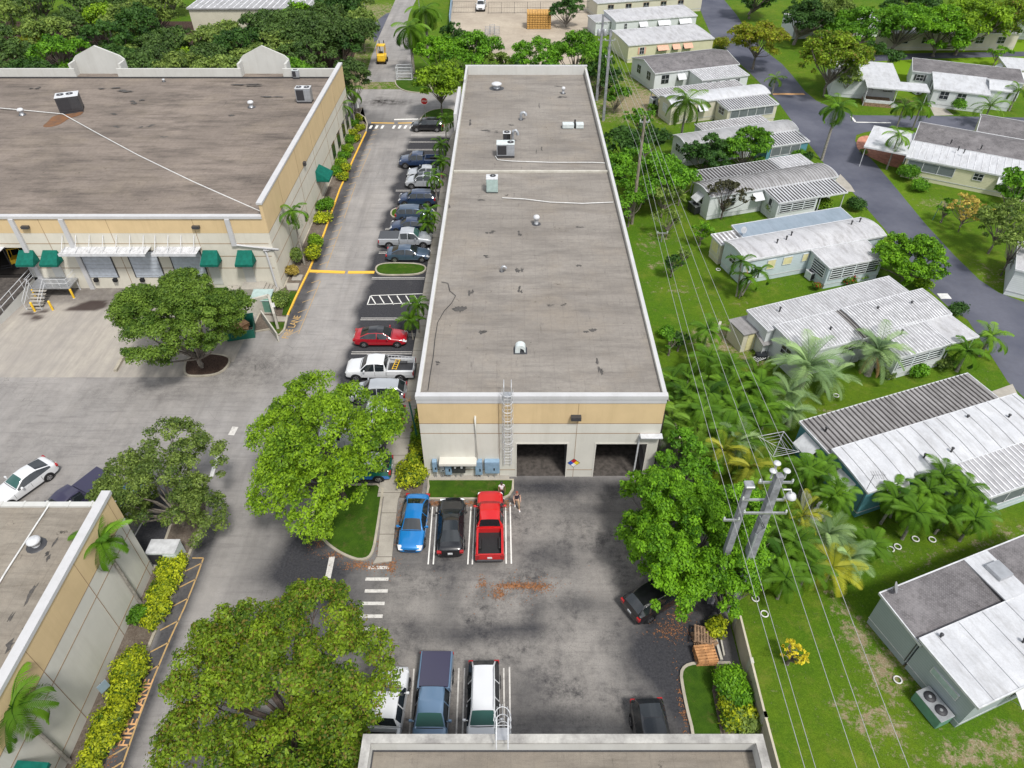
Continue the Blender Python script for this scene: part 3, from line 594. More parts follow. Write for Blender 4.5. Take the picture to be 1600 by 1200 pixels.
    for sgn in (-1, 1):
        for f in gp: b = MB(); b.tube([(fx(f), sgn * (hw * .985 - .008), z4[1] + .16), (fx(f), sgn * (hw - .002), z4[1] + (z4[2] - z4[1]) * .55), (fx(f), sgn * (hw * .965 - .002), z4[2] - .03)], .011, 4); b.build('door_gap', 'black', root)
    b = MB(); fw = z4[0] - .004; b.tube([(fx(fw) + .03, -hw * .74, z4[3] + .005), (fx(fw) + .06, -hw * .3, z4[3] + .045), (fx(fw) + .06, hw * .3, z4[3] + .045), (fx(fw) + .03, hw * .74, z4[3] + .005)], .022, 5); b.build('wiper_cowl', 'black', root)
    b = MB(); b.box(fx(0) - .03, fx(0) + .012, -hw * .42, hw * .42, .42 if style in ('sedan', 'coupe') else .55, .56 if style in ('sedan', 'coupe') else .80, bev=.01); b.build('grille', 'black', root)
    b = MB(); pz = .62 if style in ('sedan', 'coupe') else .70; b.box(fx(1) - .025, fx(1) + .02, -.16, .16, pz, pz + .15); b.build('licence_plate', 'white_metal', root)
    if rails:
        for sgn in (-1, 1): b = MB(); zt = st[7][3] * hs_; y = sgn * hw * .62; b.tube([(fx(.38), y, zt - .02), (fx(.41), y, zt + .08), (fx(.82), y, zt + .07), (fx(.86), y, zt - .04)], .02, 5); b.build('roof_rail', 'grey_metal' if rails is True else rails, root)
    if style == 'pickup':
        b = MB(); xa, xb = fx(.612), fx(.995); zt = 1.20; 
        for sgn in (-1, 1):
            prof = [(sgn * hw * .84, .40), (sgn * hw * .985, .50), (sgn * hw, .82), (sgn * hw * .955, zt - .05), (sgn * hw * .90, zt), (sgn * hw * .80, zt), (sgn * hw * .79, .70)]
            b.extr(prof, xb, xa)
        b.box(xb - .02, xb + .05, -hw * .80, hw * .80, .55, zt - .01, bev=.015); b.box(xa - .06, xa - .001, -hw * .795, hw * .795, .6, zt - .02)
        b.build('bed_side', body, root)
        f = MB(); f.box(xb + .05, xa - .06, -hw * .79, hw * .79, .60, .70)
        for k in range(9): y = -hw * .7 + k * hw * .175; f.box(xb + .06, xa - .08, y - .03, y + .03, .70, .715)
        for sgn in (-1, 1): f.box(fx(.80) - .45, fx(.80) + .45, sgn * hw * .79 - (.2 if sgn > 0 else 0), sgn * hw * .79 + (.2 if sgn < 0 else 0), .70, .95, bev=.04)
        f.build('bed_floor', 'black' if bed != 'load' else 'dark_metal', root)
        b = MB(); b.box(xb - .10, xb - .0, -hw * .92, hw * .92, .42, .60, bev=.03); b.build('rear_bumper', 'dark_metal', root)
        if cover: b = MB(); b.box(xb - .005, xa - .07, -hw * .85, hw * .85, zt + .002, zt + .05, bev=.02); [b.box(lerp(xb, xa, k / 4) - .01, lerp(xb, xa, k / 4) + .01, -hw * .84, hw * .84, zt + .05, zt + .058) for k in (1, 2, 3)] if cover == 'fold' else None; b.build('bed_cover', 'car_' + cover if 'car_' + cover in M else 'dark_metal', root)
        if cover == 'cap': pass
    root.scale = (scale,) * 3; root.rotation_euler = (0, 0, R(heading)); root.location = (loc[0], loc[1], loc[2] if len(loc) > 2 else .012)
    return root

# ---------------- people ----------------
def skin_mesh(name, joints, edges, radii, mat, parent, sub=2, rootv=0):
    me = bpy.data.meshes.new(name); me.from_pydata(joints, edges, []); o = bpy.data.objects.new(name, me); COL.objects.link(o)
    md = o.modifiers.new('k', 'SKIN'); md.use_smooth_shade = True; md.branch_smoothing = .6
    for i, r in enumerate(radii): sv = me.skin_vertices[0].data[i]; sv.radius = r if isinstance(r, tuple) else (r, r); sv.use_root = (i == rootv)
    o.modifiers.new('s', 'SUBSURF').levels = sub
    dg = bpy.context.evaluated_depsgraph_get(); nm = bpy.data.meshes.new_from_object(o.evaluated_get(dg)); bpy.data.objects.remove(o)
    nm.name = name; nm.materials.clear(); nm.materials.append(M[mat])
    for p in nm.polygons: p.use_smooth = True
    q = bpy.data.objects.new(name, nm); COL.objects.link(q); q.parent = parent; return q
def person(label, loc, rotz, skin, shirt, pants, hair, stride=.0, armfwd=(.1, .1), sleeves=.5, height=1.76, haircol='black', headtilt=0.0):
    root = thing('person', label, 'person', loc, rotz); s_ = stride
    # faces -Y locally
    J = {}; P = []
    def j(n, x, y, z, r): J[n] = len(P); P.append(((x, y, z), r))
    j('pel', 0, 0, .95, (.15, .11)); j('waist', 0, .0, 1.12, (.135, .10)); j('chest', 0, -.01, 1.32, (.165, .115)); j('neckb', 0, 0, 1.47, (.075, .075)); j('neck', 0, -.01, 1.53, .055)
    j('chin', 0, -.045 - headtilt * .3, 1.585, (.062, .07)); j('head', 0, -.02 - headtilt, 1.66, (.078, .095)); j('crown', 0, .005 - headtilt, 1.735, (.06, .07))
    for sd, sg, af in (('l', 1, armfwd[0]), ('r', -1, armfwd[1])):
        j('sh' + sd, sg * .185, 0, 1.42, .062); j('el' + sd, sg * .25, .03 - af * .5, 1.15, .042); j('wr' + sd, sg * .235, -.07 - af * 1.2, .93 + af * .25, .028); j('pa' + sd, sg * .23, -.09 - af * 1.4, .87 + af * .25, (.022, .04))
        for k in range(4): j('f%d%s' % (k, sd), sg * (.225 + .004 * k), -.115 - af * 1.45 + k * .019, .785 + af * .28 + (.008 if k in (0, 3) else 0), .0085)
        j('th' + sd, sg * .20, -.14 - af * 1.35, .83 + af * .25, .010)
    for sd, sg in (('l', 1), ('r', -1)):
        f = s_ * sg
        j('hip' + sd, sg * .095, 0, .90, .10); j('kn' + sd, sg * .11, -.03 - f * .22, .50, .062); j('an' + sd, sg * .115, .03 - f * .30, .10, .04); j('toe' + sd, sg * .13, -.15 - f * .30, .045, (.035, .042))
    E = [('pel', 'waist'), ('waist', 'chest'), ('chest', 'neckb'), ('neckb', 'neck'), ('neck', 'chin'), ('chin', 'head'), ('head', 'crown')]
    for sd in 'lr':
        E += [('chest', 'sh' + sd), ('sh' + sd, 'el' + sd), ('el' + sd, 'wr' + sd), ('wr' + sd, 'pa' + sd), ('pa' + sd, 'th' + sd), ('pel', 'hip' + sd), ('hip' + sd, 'kn' + sd), ('kn' + sd, 'an' + sd), ('an' + sd, 'toe' + sd)] + [('pa' + sd, 'f%d%s' % (k, sd)) for k in range(4)]
    skin_mesh('body', [p[0] for p in P], [(J[a], J[b]) for a, b in E], [p[1] for p in P], skin, root)
    def sub(nm, names, grow, mat, ed, rv, cut=None):
        idx = {n: i for i, n in enumerate(names)}; pts = [P[J[n]][0] for n in names]
        rr = [tuple(x + grow for x in (P[J[n]][1] if isinstance(P[J[n]][1], tuple) else (P[J[n]][1],) * 2)) for n in names]
        if cut:
            for n, a, b, t in cut: i = idx[n]; pts[i] = tuple(lerp(P[J[a]][0][k], P[J[b]][0][k], t) for k in range(3))
        return skin_mesh(nm, pts, [(idx[a], idx[b]) for a, b in ed], rr, mat, root, 1, idx[rv])
    sub('shirt', ['pel', 'waist', 'chest', 'neckb', 'shl', 'shr', 'ell', 'elr'], .022, shirt, [('pel', 'waist'), ('waist', 'chest'), ('chest', 'neckb'), ('chest', 'shl'), ('chest', 'shr'), ('shl', 'ell'), ('shr', 'elr')], 'pel', [('ell', 'shl', 'ell', sleeves), ('elr', 'shr', 'elr', sleeves), ('neckb', 'chest', 'neckb', .9), ('pel', 'pel', 'waist', -.1)])
    sub('trousers', ['pel', 'hipl', 'hipr', 'knl', 'knr', 'anl', 'anr', 'waist'], .018, pants, [('waist', 'pel'), ('pel', 'hipl'), ('pel', 'hipr'), ('hipl', 'knl'), ('hipr', 'knr'), ('knl', 'anl'), ('knr', 'anr')], 'pel', [('waist', 'pel', 'waist', .35)])
    for sd in 'lr':
        a, t = P[J['an' + sd]][0], P[J['toe' + sd]][0]; b = MB(); b.box(a[0] - .05, a[0] + .055, t[1] - .07, a[1] + .06, .0, .09, bev=.03); b.build('shoe', 'shoe_white' if hair == 'cap' or True else 'black', root)
    h = MB(); hx, hy, hz = P[J['head']][0]; 
    h.lathe((0, hy + .018, hz + .0), [(.088, .0), (.098, .035), (.09, .08), (.06, .112), (.02, .124)], 14); h.build('hair', haircol, root)
    e = MB(); [e.box(sg * .033 - .012, sg * .033 + .012, hy - .103, hy - .085, hz - .005, hz + .008) for sg in (-1, 1)]; e.box(-.025, .025, hy - .100, hy - .08, hz - .085, hz - .075); e.build('face_features', 'black', root)
    e = MB(); e.add([(-.014, hy - .09, hz - .05), (.014, hy - .09, hz - .05), (0, hy - .12, hz - .045), (0, hy - .09, hz + .005)], [(0, 1, 2), (0, 2, 3), (1, 3, 2)]); [e.box(sg * .085 - .01, sg * .085 + .01, hy - .02, hy + .02, hz - .04, hz + .02, bev=.006) for sg in (-1, 1)]; e.build('nose_and_ears', skin, root)
    root.scale = (height / 1.79,) * 3
    return root
# ---------------- ground sheets ----------------
def grid_mesh(name, xs, ys, z, mat, attrf, mask=None):
    X, Y = np.meshgrid(xs, ys); nx, ny = len(xs), len(ys); V = np.column_stack([X.ravel(), Y.ravel(), np.full(X.size, z)])
    i, j = np.meshgrid(np.arange(nx - 1), np.arange(ny - 1)); a = (j * nx + i).ravel(); q = np.column_stack([a, a + 1, a + 1 + nx, a + nx])
    if mask is not None:
        cx = (X[:-1, :-1] + X[1:, 1:]).ravel() / 2; cy = (Y[:-1, :-1] + Y[1:, 1:]).ravel() / 2; q = q[mask(cx, cy)]
        used, inv = np.unique(q, return_inverse=True); V = V[used]; q = inv.reshape(q.shape)
    o = np_mesh(name, V, q, mat); c = attrf(V[:, 0], V[:, 1]); col = np.ones((len(V), 4), dtype=np.float32); col[:, :3] = np.clip(c, 0, 1)
    at = o.data.color_attributes.new('wear', 'FLOAT_COLOR', 'POINT'); at.data.foreach_set('color', col.ravel()); return tag(o, kind='structure')
def blob(x, y, bx, by, rx, ry, s=1, rot=0):
    dx, dy = x - bx, y - by; c, s_ = math.cos(rot), math.sin(rot); u = (dx * c + dy * s_) / rx; v = (-dx * s_ + dy * c) / ry
    return s * np.exp(-(u * u + v * v))
def rect(x, y, x0, x1, y0, y1, e=.4):
    f = lambda t: 1 / (1 + np.exp(-np.clip(t, -30, 30) * 3 / e)); return f(x - x0) * f(x1 - x) * f(y - y0) * f(y1 - y)

def wear_asphalt(x, y):
    r = np.zeros_like(x); g = np.zeros_like(x); b = np.zeros_like(x); wob = .5 * np.sin(y * .7) + .35 * np.sin(y * 1.9 + 1)
    r += rect(x + wob * .6, y, -15.0, -8.6, 44, 99, .6) * 1.0                                # sealed parking bays
    r += rect(x, y, -15, -9.8, 33.2, 44, .9) * .85
    r += rect(x, y, -21.9, -20.35, 14, 31, .3) * .75 + rect(x, y, -21.9, -20.35, 53, 104, .3) * .75
    r += rect(x, y, -22, -16, 98, 106, 1.2) * .35 + blob(x, y, -23.5, 107, 4, 2) * .5
    r += rect(x, y, 8.6, 13.8, 12, 24.5, 1.2) * .8 + rect(x, y, 10.3, 14, 24, 38, 1.0) * .6 + blob(x, y, 2.8, 33.9, 7, 1.2) * .85
    r += rect(x, y, -8.6, -1.0, 26.5, 31.5, .7) * .4 + blob(x, y, -13.5, 27.5, 3.2, 2.8) * .8 + blob(x, y, -10.5, 24.5, 2.5, 3.5) * .5
    r += rect(x, y, -23.5, -17.9, 28, 34.5, .4) * .0
    P = G(235, 820); r += rect(x, y, -26.2, -23.3, 26.8, 33.5, .3) * .85
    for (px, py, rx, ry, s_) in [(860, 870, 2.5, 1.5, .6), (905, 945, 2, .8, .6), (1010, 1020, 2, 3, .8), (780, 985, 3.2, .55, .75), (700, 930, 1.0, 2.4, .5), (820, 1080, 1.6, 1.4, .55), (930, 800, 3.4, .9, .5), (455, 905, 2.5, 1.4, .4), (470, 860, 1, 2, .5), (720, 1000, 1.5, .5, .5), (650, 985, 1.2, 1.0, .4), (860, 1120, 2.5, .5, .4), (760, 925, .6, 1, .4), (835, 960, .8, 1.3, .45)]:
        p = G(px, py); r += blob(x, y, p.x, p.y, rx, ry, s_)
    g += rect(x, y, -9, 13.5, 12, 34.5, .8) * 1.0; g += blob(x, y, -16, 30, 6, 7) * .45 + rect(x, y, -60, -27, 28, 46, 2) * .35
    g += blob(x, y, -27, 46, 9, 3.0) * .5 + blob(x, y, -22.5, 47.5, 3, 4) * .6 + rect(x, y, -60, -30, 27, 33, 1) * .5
    for (px, py, rx, ry, s_) in [(610, 160, 3.5, 1.2, 1), (595, 158, 1.2, 2, .8)]:
        p = G(px, py); b += blob(x, y, p.x, p.y, rx, ry, s_)
    return np.column_stack([r, g, b])
asph_mask = lambda x, y: ((y < 38.8) & (x < 13.45)) | ((y >= 38.8) & (y < 103.5) & (x < -6.4)) | ((y >= 103.5) & (y < 119) & (x < -8.5) & (x > -27))
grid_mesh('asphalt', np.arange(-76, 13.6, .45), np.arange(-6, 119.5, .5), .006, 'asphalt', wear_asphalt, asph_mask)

DIRT = [(1040, 370, 2, 1.6, .55), (1012, 160, 2.2, 4.5, .75), (975, 165, 2.5, 4, .6), (1010, 385, 1.2, 2.0, .6), (1025, 415, 1.6, .8, .7), (1060, 450, 3, 1.6, .5), (1140, 520, 3.2, 3, .7), (1110, 530, 2, 1.5, .55), (1165, 560, 3.5, 1.4, .7), (1080, 650, 1.5, 3, .65), (1060, 700, 1.2, 2.5, .7), (1190, 620, 2, 1.5, .5), (1290, 640, 1.6, .6, .5), (1300, 930, .7, 1.6, .5), (1320, 950, .6, .8, .35),
        (1370, 1020, 1.5, 2.0, .6), (1400, 1060, 1.5, 1.5, .6), (1345, 985, .6, 1.2, .35), (1360, 1120, 1.8, 1.2, .55), (1330, 1105, 1.2, .9, .45), (1390, 1150, 1.6, .9, .5), (1540, 1170, 2.6, 1.0, .8), (1580, 1140, 1.3, 1, .6), (1500, 1190, 1.5, .6, .6), (1510, 850, 3.5, 1, .5), (1590, 830, 2, 1, .5), (1430, 880, 2.2, 1, .45), (1360, 830, 1.4, .6, .5),
        (1540, 420, 2.5, 1.6, .6), (1560, 440, 2.5, 1.0, .6), (1470, 318, 3.5, 1.5, .8), (1420, 160, 4, 1.2, .7), (1390, 160, 4, .8, .7), (1480, 175, 2, 1.5, .6), (1560, 470, 2.5, 1, .5), (1150, 400, 1.5, 1.2, .6), (1165, 425, 1, 2, .7), (1155, 470, .8, .5, .7), (1225, 445, 2, .8, .4), (700, 185, 1.5, 1, .4), (1235, 655, 1.4, .6, .4), (1100, 620, 1.5, 1, .5), (1330, 1000, .7, 1.2, .5), (1265, 810, 1.2, .7, .3), (1520, 590, 2, 1, .3)]
def wear_grass(x, y):
    r = np.zeros_like(x); g = np.zeros_like(x)
    for px, py, rx, ry, s_ in DIRT: p = G(px, py); r += blob(x, y, p.x, p.y, rx * 1.1, ry * 1.1, s_ * .68)
    r += rect(x, y, 10.4, 13.0, 34, 60, 1) * .35 + rect(x, y, -40, -24.5, 118, 175, 3) * .6 + rect(x, y, -60, 30, 104, 128, 3) * .45
    g += rect(x, y, 60, 140, 118, 165, 4) * .9 + blob(x, y, 46, 78, 5, 22, .25)
    return np.column_stack([r, g, g * 0])
xs = np.concatenate([-np.geomspace(2500, 132, 9), np.arange(-128, -30, 4.), np.arange(-30, 8, 3.), np.arange(8, 66, .6), np.arange(66, 130, 2.), np.geomspace(132, 2500, 9)])
ys = np.concatenate([-np.geomspace(2500, 20, 9), np.arange(-8, 12, 2.), np.arange(12, 105, .6), np.arange(105, 200, 1.5), np.geomspace(202, 2500, 9)])
grid_mesh('ground', xs, ys, 0.0, 'grass', wear_grass)

def wear_yard(x, y):
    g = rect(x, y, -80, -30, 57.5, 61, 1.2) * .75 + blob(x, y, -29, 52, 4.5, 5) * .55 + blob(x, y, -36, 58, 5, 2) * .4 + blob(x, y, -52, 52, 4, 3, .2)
    b = blob(x, y, *G(140, 478)[:2], 1.4, .75) * 1.3 + blob(x, y, *G(152, 476)[:2], 1.0, .8) + blob(x, y, *G(118, 483)[:2], 1.2, .3)
    b += blob(x, y, *G(45, 490)[:2], .8, .4) + blob(x, y, *G(58, 497)[:2], .8, .5) + blob(x, y, *G(70, 486)[:2], .6, .3)
    b = 1 / (1 + np.exp(-(b - .55) * 14)) * .9
    return np.column_stack([g * 0, g, b])
ymask = lambda x, y: (y < 60.4) & (y > 46.25) & (x < -28.2) | (y >= 48.3) & (y < 60.4) & (x < -24.9) & (x >= -28.2)
grid_mesh('loading_yard', np.arange(-76, -24.6, .35), np.arange(46.25, 60.6, .35), .012, 'concrete_yard', wear_yard, ymask)

sheet('park_road', pxs([(1085, -8), (1100, 30), (1112, 57), (1140, 82), (1157, 100), (1180, 122), (1215, 158), (1250, 207), (1295, 265), (1332, 300), (1385, 361), (1450, 450), (1480, 478), (1512, 500), (1545, 550), (1575, 597), (1640, 660), (1700, 600), (1600, 472), (1560, 457), (1530, 437), (1492, 400), (1446, 350), (1405, 300), (1370, 258), (1345, 232), (1336, 220), (1338, 211), (1350, 207), (1395, 198), (1500, 203), (1620, 209), (1620, 184), (1450, 181), (1335, 180), (1300, 168), (1275, 157), (1258, 143), (1238, 118), (1222, 100), (1190, 75), (1165, 45), (1150, 22), (1125, -8)]), .006, 'park_road')
sheet('far_street', pxs([(1300, 92), (1350, 87), (1440, 83), (1640, 80), (1640, 87), (1440, 92), (1350, 97), (1300, 103)]), .007, 'park_road')
sheet('north_road', pxs([(569, 128), (580, 90), (590, 62), (609, 20), (622, -10), (655, -10), (640, 20), (634, 45), (642, 76), (644, 128)]), .012, 'asphalt')
sheet('side_drive', pxs([(583, 36), (604, 21), (609, 20), (590, 62), (585, 66), (580, 42)]), .016, 'park_road')
sheet('storage_yard', pxs([(703, 42), (709, -14), (1010, -14), (985, 10), (925, 30), (905, 100), (800, 104), (712, 62)]), .010, 'dirt_yard')
sheet('drive_apron', pxs([(1452, 165), (1468, 163), (1490, 180), (1460, 181)]), .010, 'concrete')
sheet('driveway', pxs([(1305, 282), (1313, 272), (1330, 290), (1336, 300), (1322, 299)]), .010, 'concrete')
sheet('driveway', pxs([(1540, 615), (1582, 600), (1600, 636), (1560, 650)]), .010, 'concrete')
# brick patio in front of the corner home
b = MB(); b.prism(smooth_poly(pxs([(1343, 213), (1362, 212), (1416, 235), (1410, 262), (1395, 261), (1372, 252), (1341, 236), (1337, 224)]), 2), 0, .05); tag(b.build('patio', 'terracotta'), kind='structure')

b = MB(); b.prism([(-125, 102.5), (-27.3, 102.5), (-28.5, 130), (-31, 160), (-125, 160)], 0, .02); tag(b.build('woodland_floor', 'dark_mulch'), kind='structure')
# raised kerbed islands: kerb ring + bed
def island(px, kind, kerbmat='kerb', smooth=2, world=False, name='planted_island', kw=.17, h=.14):
    P = px if world else pxs(px); P = smooth_poly(P, smooth) if smooth else P
    n = len(P); a = sum(P[i][0] * P[(i + 1) % n][1] - P[(i + 1) % n][0] * P[i][1] for i in range(n))
    if a < 0: P = P[::-1]
    I = []
    for i in range(n):
        p0, p1, p2 = Vector(P[i - 1]), Vector(P[i]), Vector(P[(i + 1) % n]); d1 = (p1 - p0); d2 = (p2 - p1)
        d1 = d1.normalized() if d1.length > 1e-6 else d2.normalized(); d2 = d2.normalized() if d2.length > 1e-6 else d1
        nn = Vector((-(d1 + d2).y, (d1 + d2).x)); nn = nn.normalized() if nn.length > 1e-6 else Vector((-d1.y, d1.x)); I.append(tuple(p1 + nn * kw))
    m = MB(); V = [(p[0], p[1], 0) for p in P] + [(p[0], p[1], h) for p in P] + [(p[0], p[1], h) for p in I] + [(p[0], p[1], h - .03) for p in I]; F = []
    for i in range(n):
        j = (i + 1) % n
        for k in range(3): F.append((k * n + i, k * n + j, (k + 1) * n + j, (k + 1) * n + i))
    m.add(V, F); k_ = tag(m.build('kerb', kerbmat, fix=False), kind='structure')
    g = MB(); g.add([(p[0], p[1], h - .03) for p in I], [tuple(range(n))]); g_ = tag(g.build(name, kind, fix=False), kind='structure'); return k_, g_
island([(585, 422), (590, 414), (610, 411), (668, 413), (664, 430), (610, 432), (590, 430)], 'lawn')
island([(609, 335), (613, 327), (630, 325), (680, 326), (682, 342), (630, 342), (613, 341)], 'lawn')
island([(655, 190), (660, 180), (672, 173), (690, 170), (713, 171), (713, 196), (660, 197)], 'lawn')
island([(617, 133), (617, 124), (640, 122), (665, 124), (680, 146), (650, 146), (628, 142)], 'lawn')
island([(487, 800), (489, 825), (506, 848), (525, 863), (545, 873), (562, 878), (578, 874), (586, 860), (591, 830), (597, 790), (601, 757), (560, 757), (525, 759), (508, 764), (496, 777)], 'lawn', smooth=1)
island([(287, 574), (288, 588), (305, 590), (335, 588), (352, 580), (362, 566), (358, 556), (320, 552), (292, 560)], 'dark_mulch')
island([(1082, 1180), (1080, 1145), (1071, 1110), (1064, 1075), (1061, 1052), (1068, 1040), (1084, 1035), (1132, 1035), (1143, 1035), (1190, 1180)], 'lawn', smooth=1)
island([(327, 795), (322, 812), (310, 838), (285, 900), (250, 975), (220, 1050), (157, 1200), (100, 1320), (-100, 1320), (240, 892), (252, 860), (268, 815), (280, 775), (300, 755), (322, 765)], 'mulch', smooth=1)
island([(668, 762), (665, 781), (700, 782), (760, 782), (785, 782), (797, 776), (803, 766), (803, 750), (668, 750)], 'lawn', smooth=0)
# long planter beside the warehouse, yellow kerb
EB = pxs([(421, 516), (428, 524), (437, 525), (446, 516), (451, 494), (463, 467), (485, 422), (508, 365), (532, 297), (553, 250), (573, 207), (575, 195), (571, 184), (560, 177), (550, 174)])
EB2 = [(-23.35, 110.5), (-23.35, 60.3), (-24.6, 57.5), (-24.6, 52.6)]
island(EB + EB2, 'mulch', 'kerb', 0, True)
yk = MB(); W1 = pxs([(451, 494), (463, 467), (485, 422), (508, 365), (532, 297), (553, 250), (573, 207)])
for i in range(len(W1) - 1):
    a, b_ = Vector(W1[i]), Vector(W1[i + 1]); d = (b_ - a).normalized(); nn = Vector((-d.y, d.x)) * .17; V = []
    for q in (a, b_): V += [(q.x - nn.x * -.0 + .006, q.y, .0), (q.x + .006, q.y, .146), (q.x + nn.x, q.y + nn.y, .146)]
    yk.add(V, [(0, 1, 4, 3), (1, 2, 5, 4)])
tag(yk.build('painted_kerb', 'yellow_paint', fix=False), kind='structure')
sheet('bed_lawn', pxs([(455, 456), (465, 457), (454, 490), (449, 495), (441, 494), (446, 470)]), .135, 'lawn')
sheet('bed_lawn', pxs([(419, 505), (447, 505), (442, 518), (436, 523), (428, 521)]), .135, 'lawn')
sheet('bed_soil', pxs([(1117, 1040), (1133, 1040), (1150, 1090), (1150, 1150), (1126, 1150), (1112, 1080)]), .118, 'mulch')
sheet('bed_path', pxs([(412, 494), (450, 497), (446, 504), (418, 504)]), .138, 'sidewalk')
sheet('bed_path', pxs([(446, 443), (468, 444), (465, 455), (450, 455)]), .138, 'sidewalk')
m = MB(); m.prism([(-34.5, 55.6), (-25.4, 55.6), (-24.7, 57.2), (-24.7, 60.2), (-34.5, 60.2)], 0, .08); tag(m.build('dock_lawn', 'lawn'), kind='structure')
# sidewalks
def walk(pts, name='sidewalk', z=.13, mat='sidewalk', world=False):
    m = MB(); m.prism(pts if world else pxs(pts), 0, z); return tag(m.build(name, mat), kind='structure')
walk([(-9.0, 44), (-6.75, 44), (-6.75, 103), (-8.2, 103), (-9.0, 97)], world=True)
walk([(-9.8, 32.85), (-8.2, 32.85), (-7.9, 44), (-9.0, 44), (-9.85, 44)], world=True)
walk([(603, 756), (632, 756), (622, 782), (612, 878), (583, 882), (590, 870), (597, 800)], z=.125)
m = MB(); m.prism([(-8.2, 32.85), (-6.6, 32.85), (-6.6, 44), (-7.9, 44)], 0, .10); tag(m.build('side_bed', 'mulch'), kind='structure')
m = MB(); m.prism([(-6.5, 34.5), (-.2, 34.5), (-.2, 34.86), (-6.5, 34.86)], .0, .15); tag(m.build('side_bed', 'concrete'), kind='structure')
# ---------------- painted markings ----------------
def line(a, b, w_=.10, mb=None, z=.016): 
    a, b = Vector(a[:2]), Vector(b[:2]); d = (b - a).normalized(); n = Vector((-d.y, d.x)) * w_ / 2
    mb.add([(*(a - n), z), (*(b - n), z), (*(b + n), z), (*(a + n), z)], [(0, 1, 2, 3)])
def marking(name, segs, mat, w_=.10, px=True, z=.016, h=None):
    m = MB()
    for s_ in segs: line(G(*s_[0]) if px else s_[0], G(*s_[1]) if px else s_[1], s_[2] if len(s_) > 2 else w_, m, z)
    return tag(m.build(name, mat, fix=False), kind='structure')
for k in range(5):      # stalls in front of the building: hairpin pairs
    x = -6.85 + [2.12, 5.02, 7.75, 0, 0][k]
    if k > 2: break
for px0, px1 in [((676, 792), (669, 882)), ((683, 792), (677, 882)), ((736, 792), (731, 882)), ((742, 792), (738, 882)), ((790, 790), (791, 881)), ((797, 785), (799, 881))]:
    marking('stall_line', [(px0, px1)], 'white_paint', .09)
for px0, px1 in [((647, 1045), (636, 1200)), ((656, 1045), (646, 1200)), ((717, 1044), (711, 1200)), ((726, 1044), (721, 1200)), ((787, 1044), (789, 1200)), ((796, 1042), (798, 1200))]:
    marking('stall_line', [(px0, px1)], 'worn_white_paint', .09)
for ya, yb in [(548, 552), (555, 558.5), (522, 525.5), (497, 500)]:
    pass
for py_ in (211, 222, 234, 248, 298, 358, 395, 435, 498.5, 523.5, 551.5, 582, 613, 648, 686):
    y_ = G(0, py_).y
    marking('stall_line', [((-14.6, y_ - .14), (-9.1, y_ - .14)), ((-14.6, y_ + .14), (-9.1, y_ + .14))], 'worn_white_paint', .085, px=False)
hp = pxs([(579, 462), (662, 459), (657, 473), (574, 476)])
marking('hatched_bay', [(hp[0], hp[1]), (hp[1], hp[2]), (hp[2], hp[3]), (hp[3], hp[0])] + [((lerp(hp[0][0], hp[1][0], k / 6), hp[0][1]), (lerp(hp[3][0], hp[2][0], (k + 1) / 6), hp[3][1])) for k in range(6)], 'white_paint', .10, px=False)
for k in range(7):      # zebra bars
    px0 = [(571, 905), (570, 923.5), (566, 943), (562, 963), (557, 983), (551, 1003), (575, 887)][k]; wd = [36, 36, 35, 36, 37, 38, 33][k]
    marking('crossing_bar', [(px0, (px0[0] + wd, px0[1]))], 'worn_white_paint', .24)
marking('stop_line', [((519, 870), (507, 930), .38)], 'worn_white_paint')
marking('lane_mark', [((616, 187), (653, 186), .45)], 'white_paint')
for x_ in range(8): 
    if x_ != 3: marking('crossing_bar', [((581 + x_ * 9, 196), (578 + x_ * 9, 201), .35)], 'white_paint')
marking('yellow_line', [((580, 192), (616, 192.5)), ((622, 192.5), (648, 192))], 'yellow_paint', .28)
m = MB()
for a, b_ in (((484, 424), (539, 426)), ((544, 426), (585, 426))):
    a, b_ = G(*a), G(*b_); m.obox(((a.x + b_.x) / 2, (a.y + b_.y) / 2), (b_ - a).to_2d(), (b_ - a).length / 2, .22, .0, .07)
tag(m.build('speed_hump', 'yellow_paint'), kind='structure')
marking('lane_mark', [((340, 712), (330, 745), .30)], 'white_paint'); marking('lane_mark', [((368, 667), (361, 680), .5)], 'worn_white_paint')
marking('road_mark', [((1330, 182), (1337, 191), .3), ((1337, 191), (1392, 192), .3)], 'white_paint', z=.014)
marking('yellow_line', [((1207, 147), (1257, 147), .8)], 'orange_paint', z=.014)
marking('stall_line', [((80, 722), (62, 750)), ((87, 722), (70, 750))], 'white_paint', .12); marking('stall_line', [((233, 798), (210, 838))], 'worn_white_paint', .10)
# fire lane striping along both kerbs of the drive
FL = pxs([(318, 872), (308, 900), (288, 950), (265, 1000), (240, 1060), (214, 1130), (190, 1200)]); FK = pxs([(306, 872), (287, 903), (262, 950), (242, 1000), (218, 1060), (190, 1130), (160, 1200)])
sg = [(FL[i], FL[i + 1], .10) for i in range(6)]
for y_ in (880, 905, 935, 970, 1004, 1040, 1165, 1190):
    p = G(0, y_).y; X = np.interp(-p, [-q[1] for q in FL], [q[0] for q in FL]); sg.append(((float(X), p), (float(X) - .9, p - .65), .09))
sg.append((FL[0], (FL[0][0] - .75, FL[0][1]), .1)); marking('fire_lane_stripes', sg, 'worn_yellow', px=False)
sg = []; y_ = 52.5
x_of = lambda y: float(np.interp(y, [q[1] for q in W1], [q[0] for q in W1]))
while y_ < 102: 
    if not 61.6 < y_ < 63: sg.append(((x_of(y_) + 1.55, y_ + .5), (x_of(y_) + .75, y_ - .1), .08))
    y_ += 1.75
sg += [((x_of(a) + 1.6, a), (x_of(a + 9) + 1.6, a + 9), .06) for a in (52.5, 64, 75, 86)]
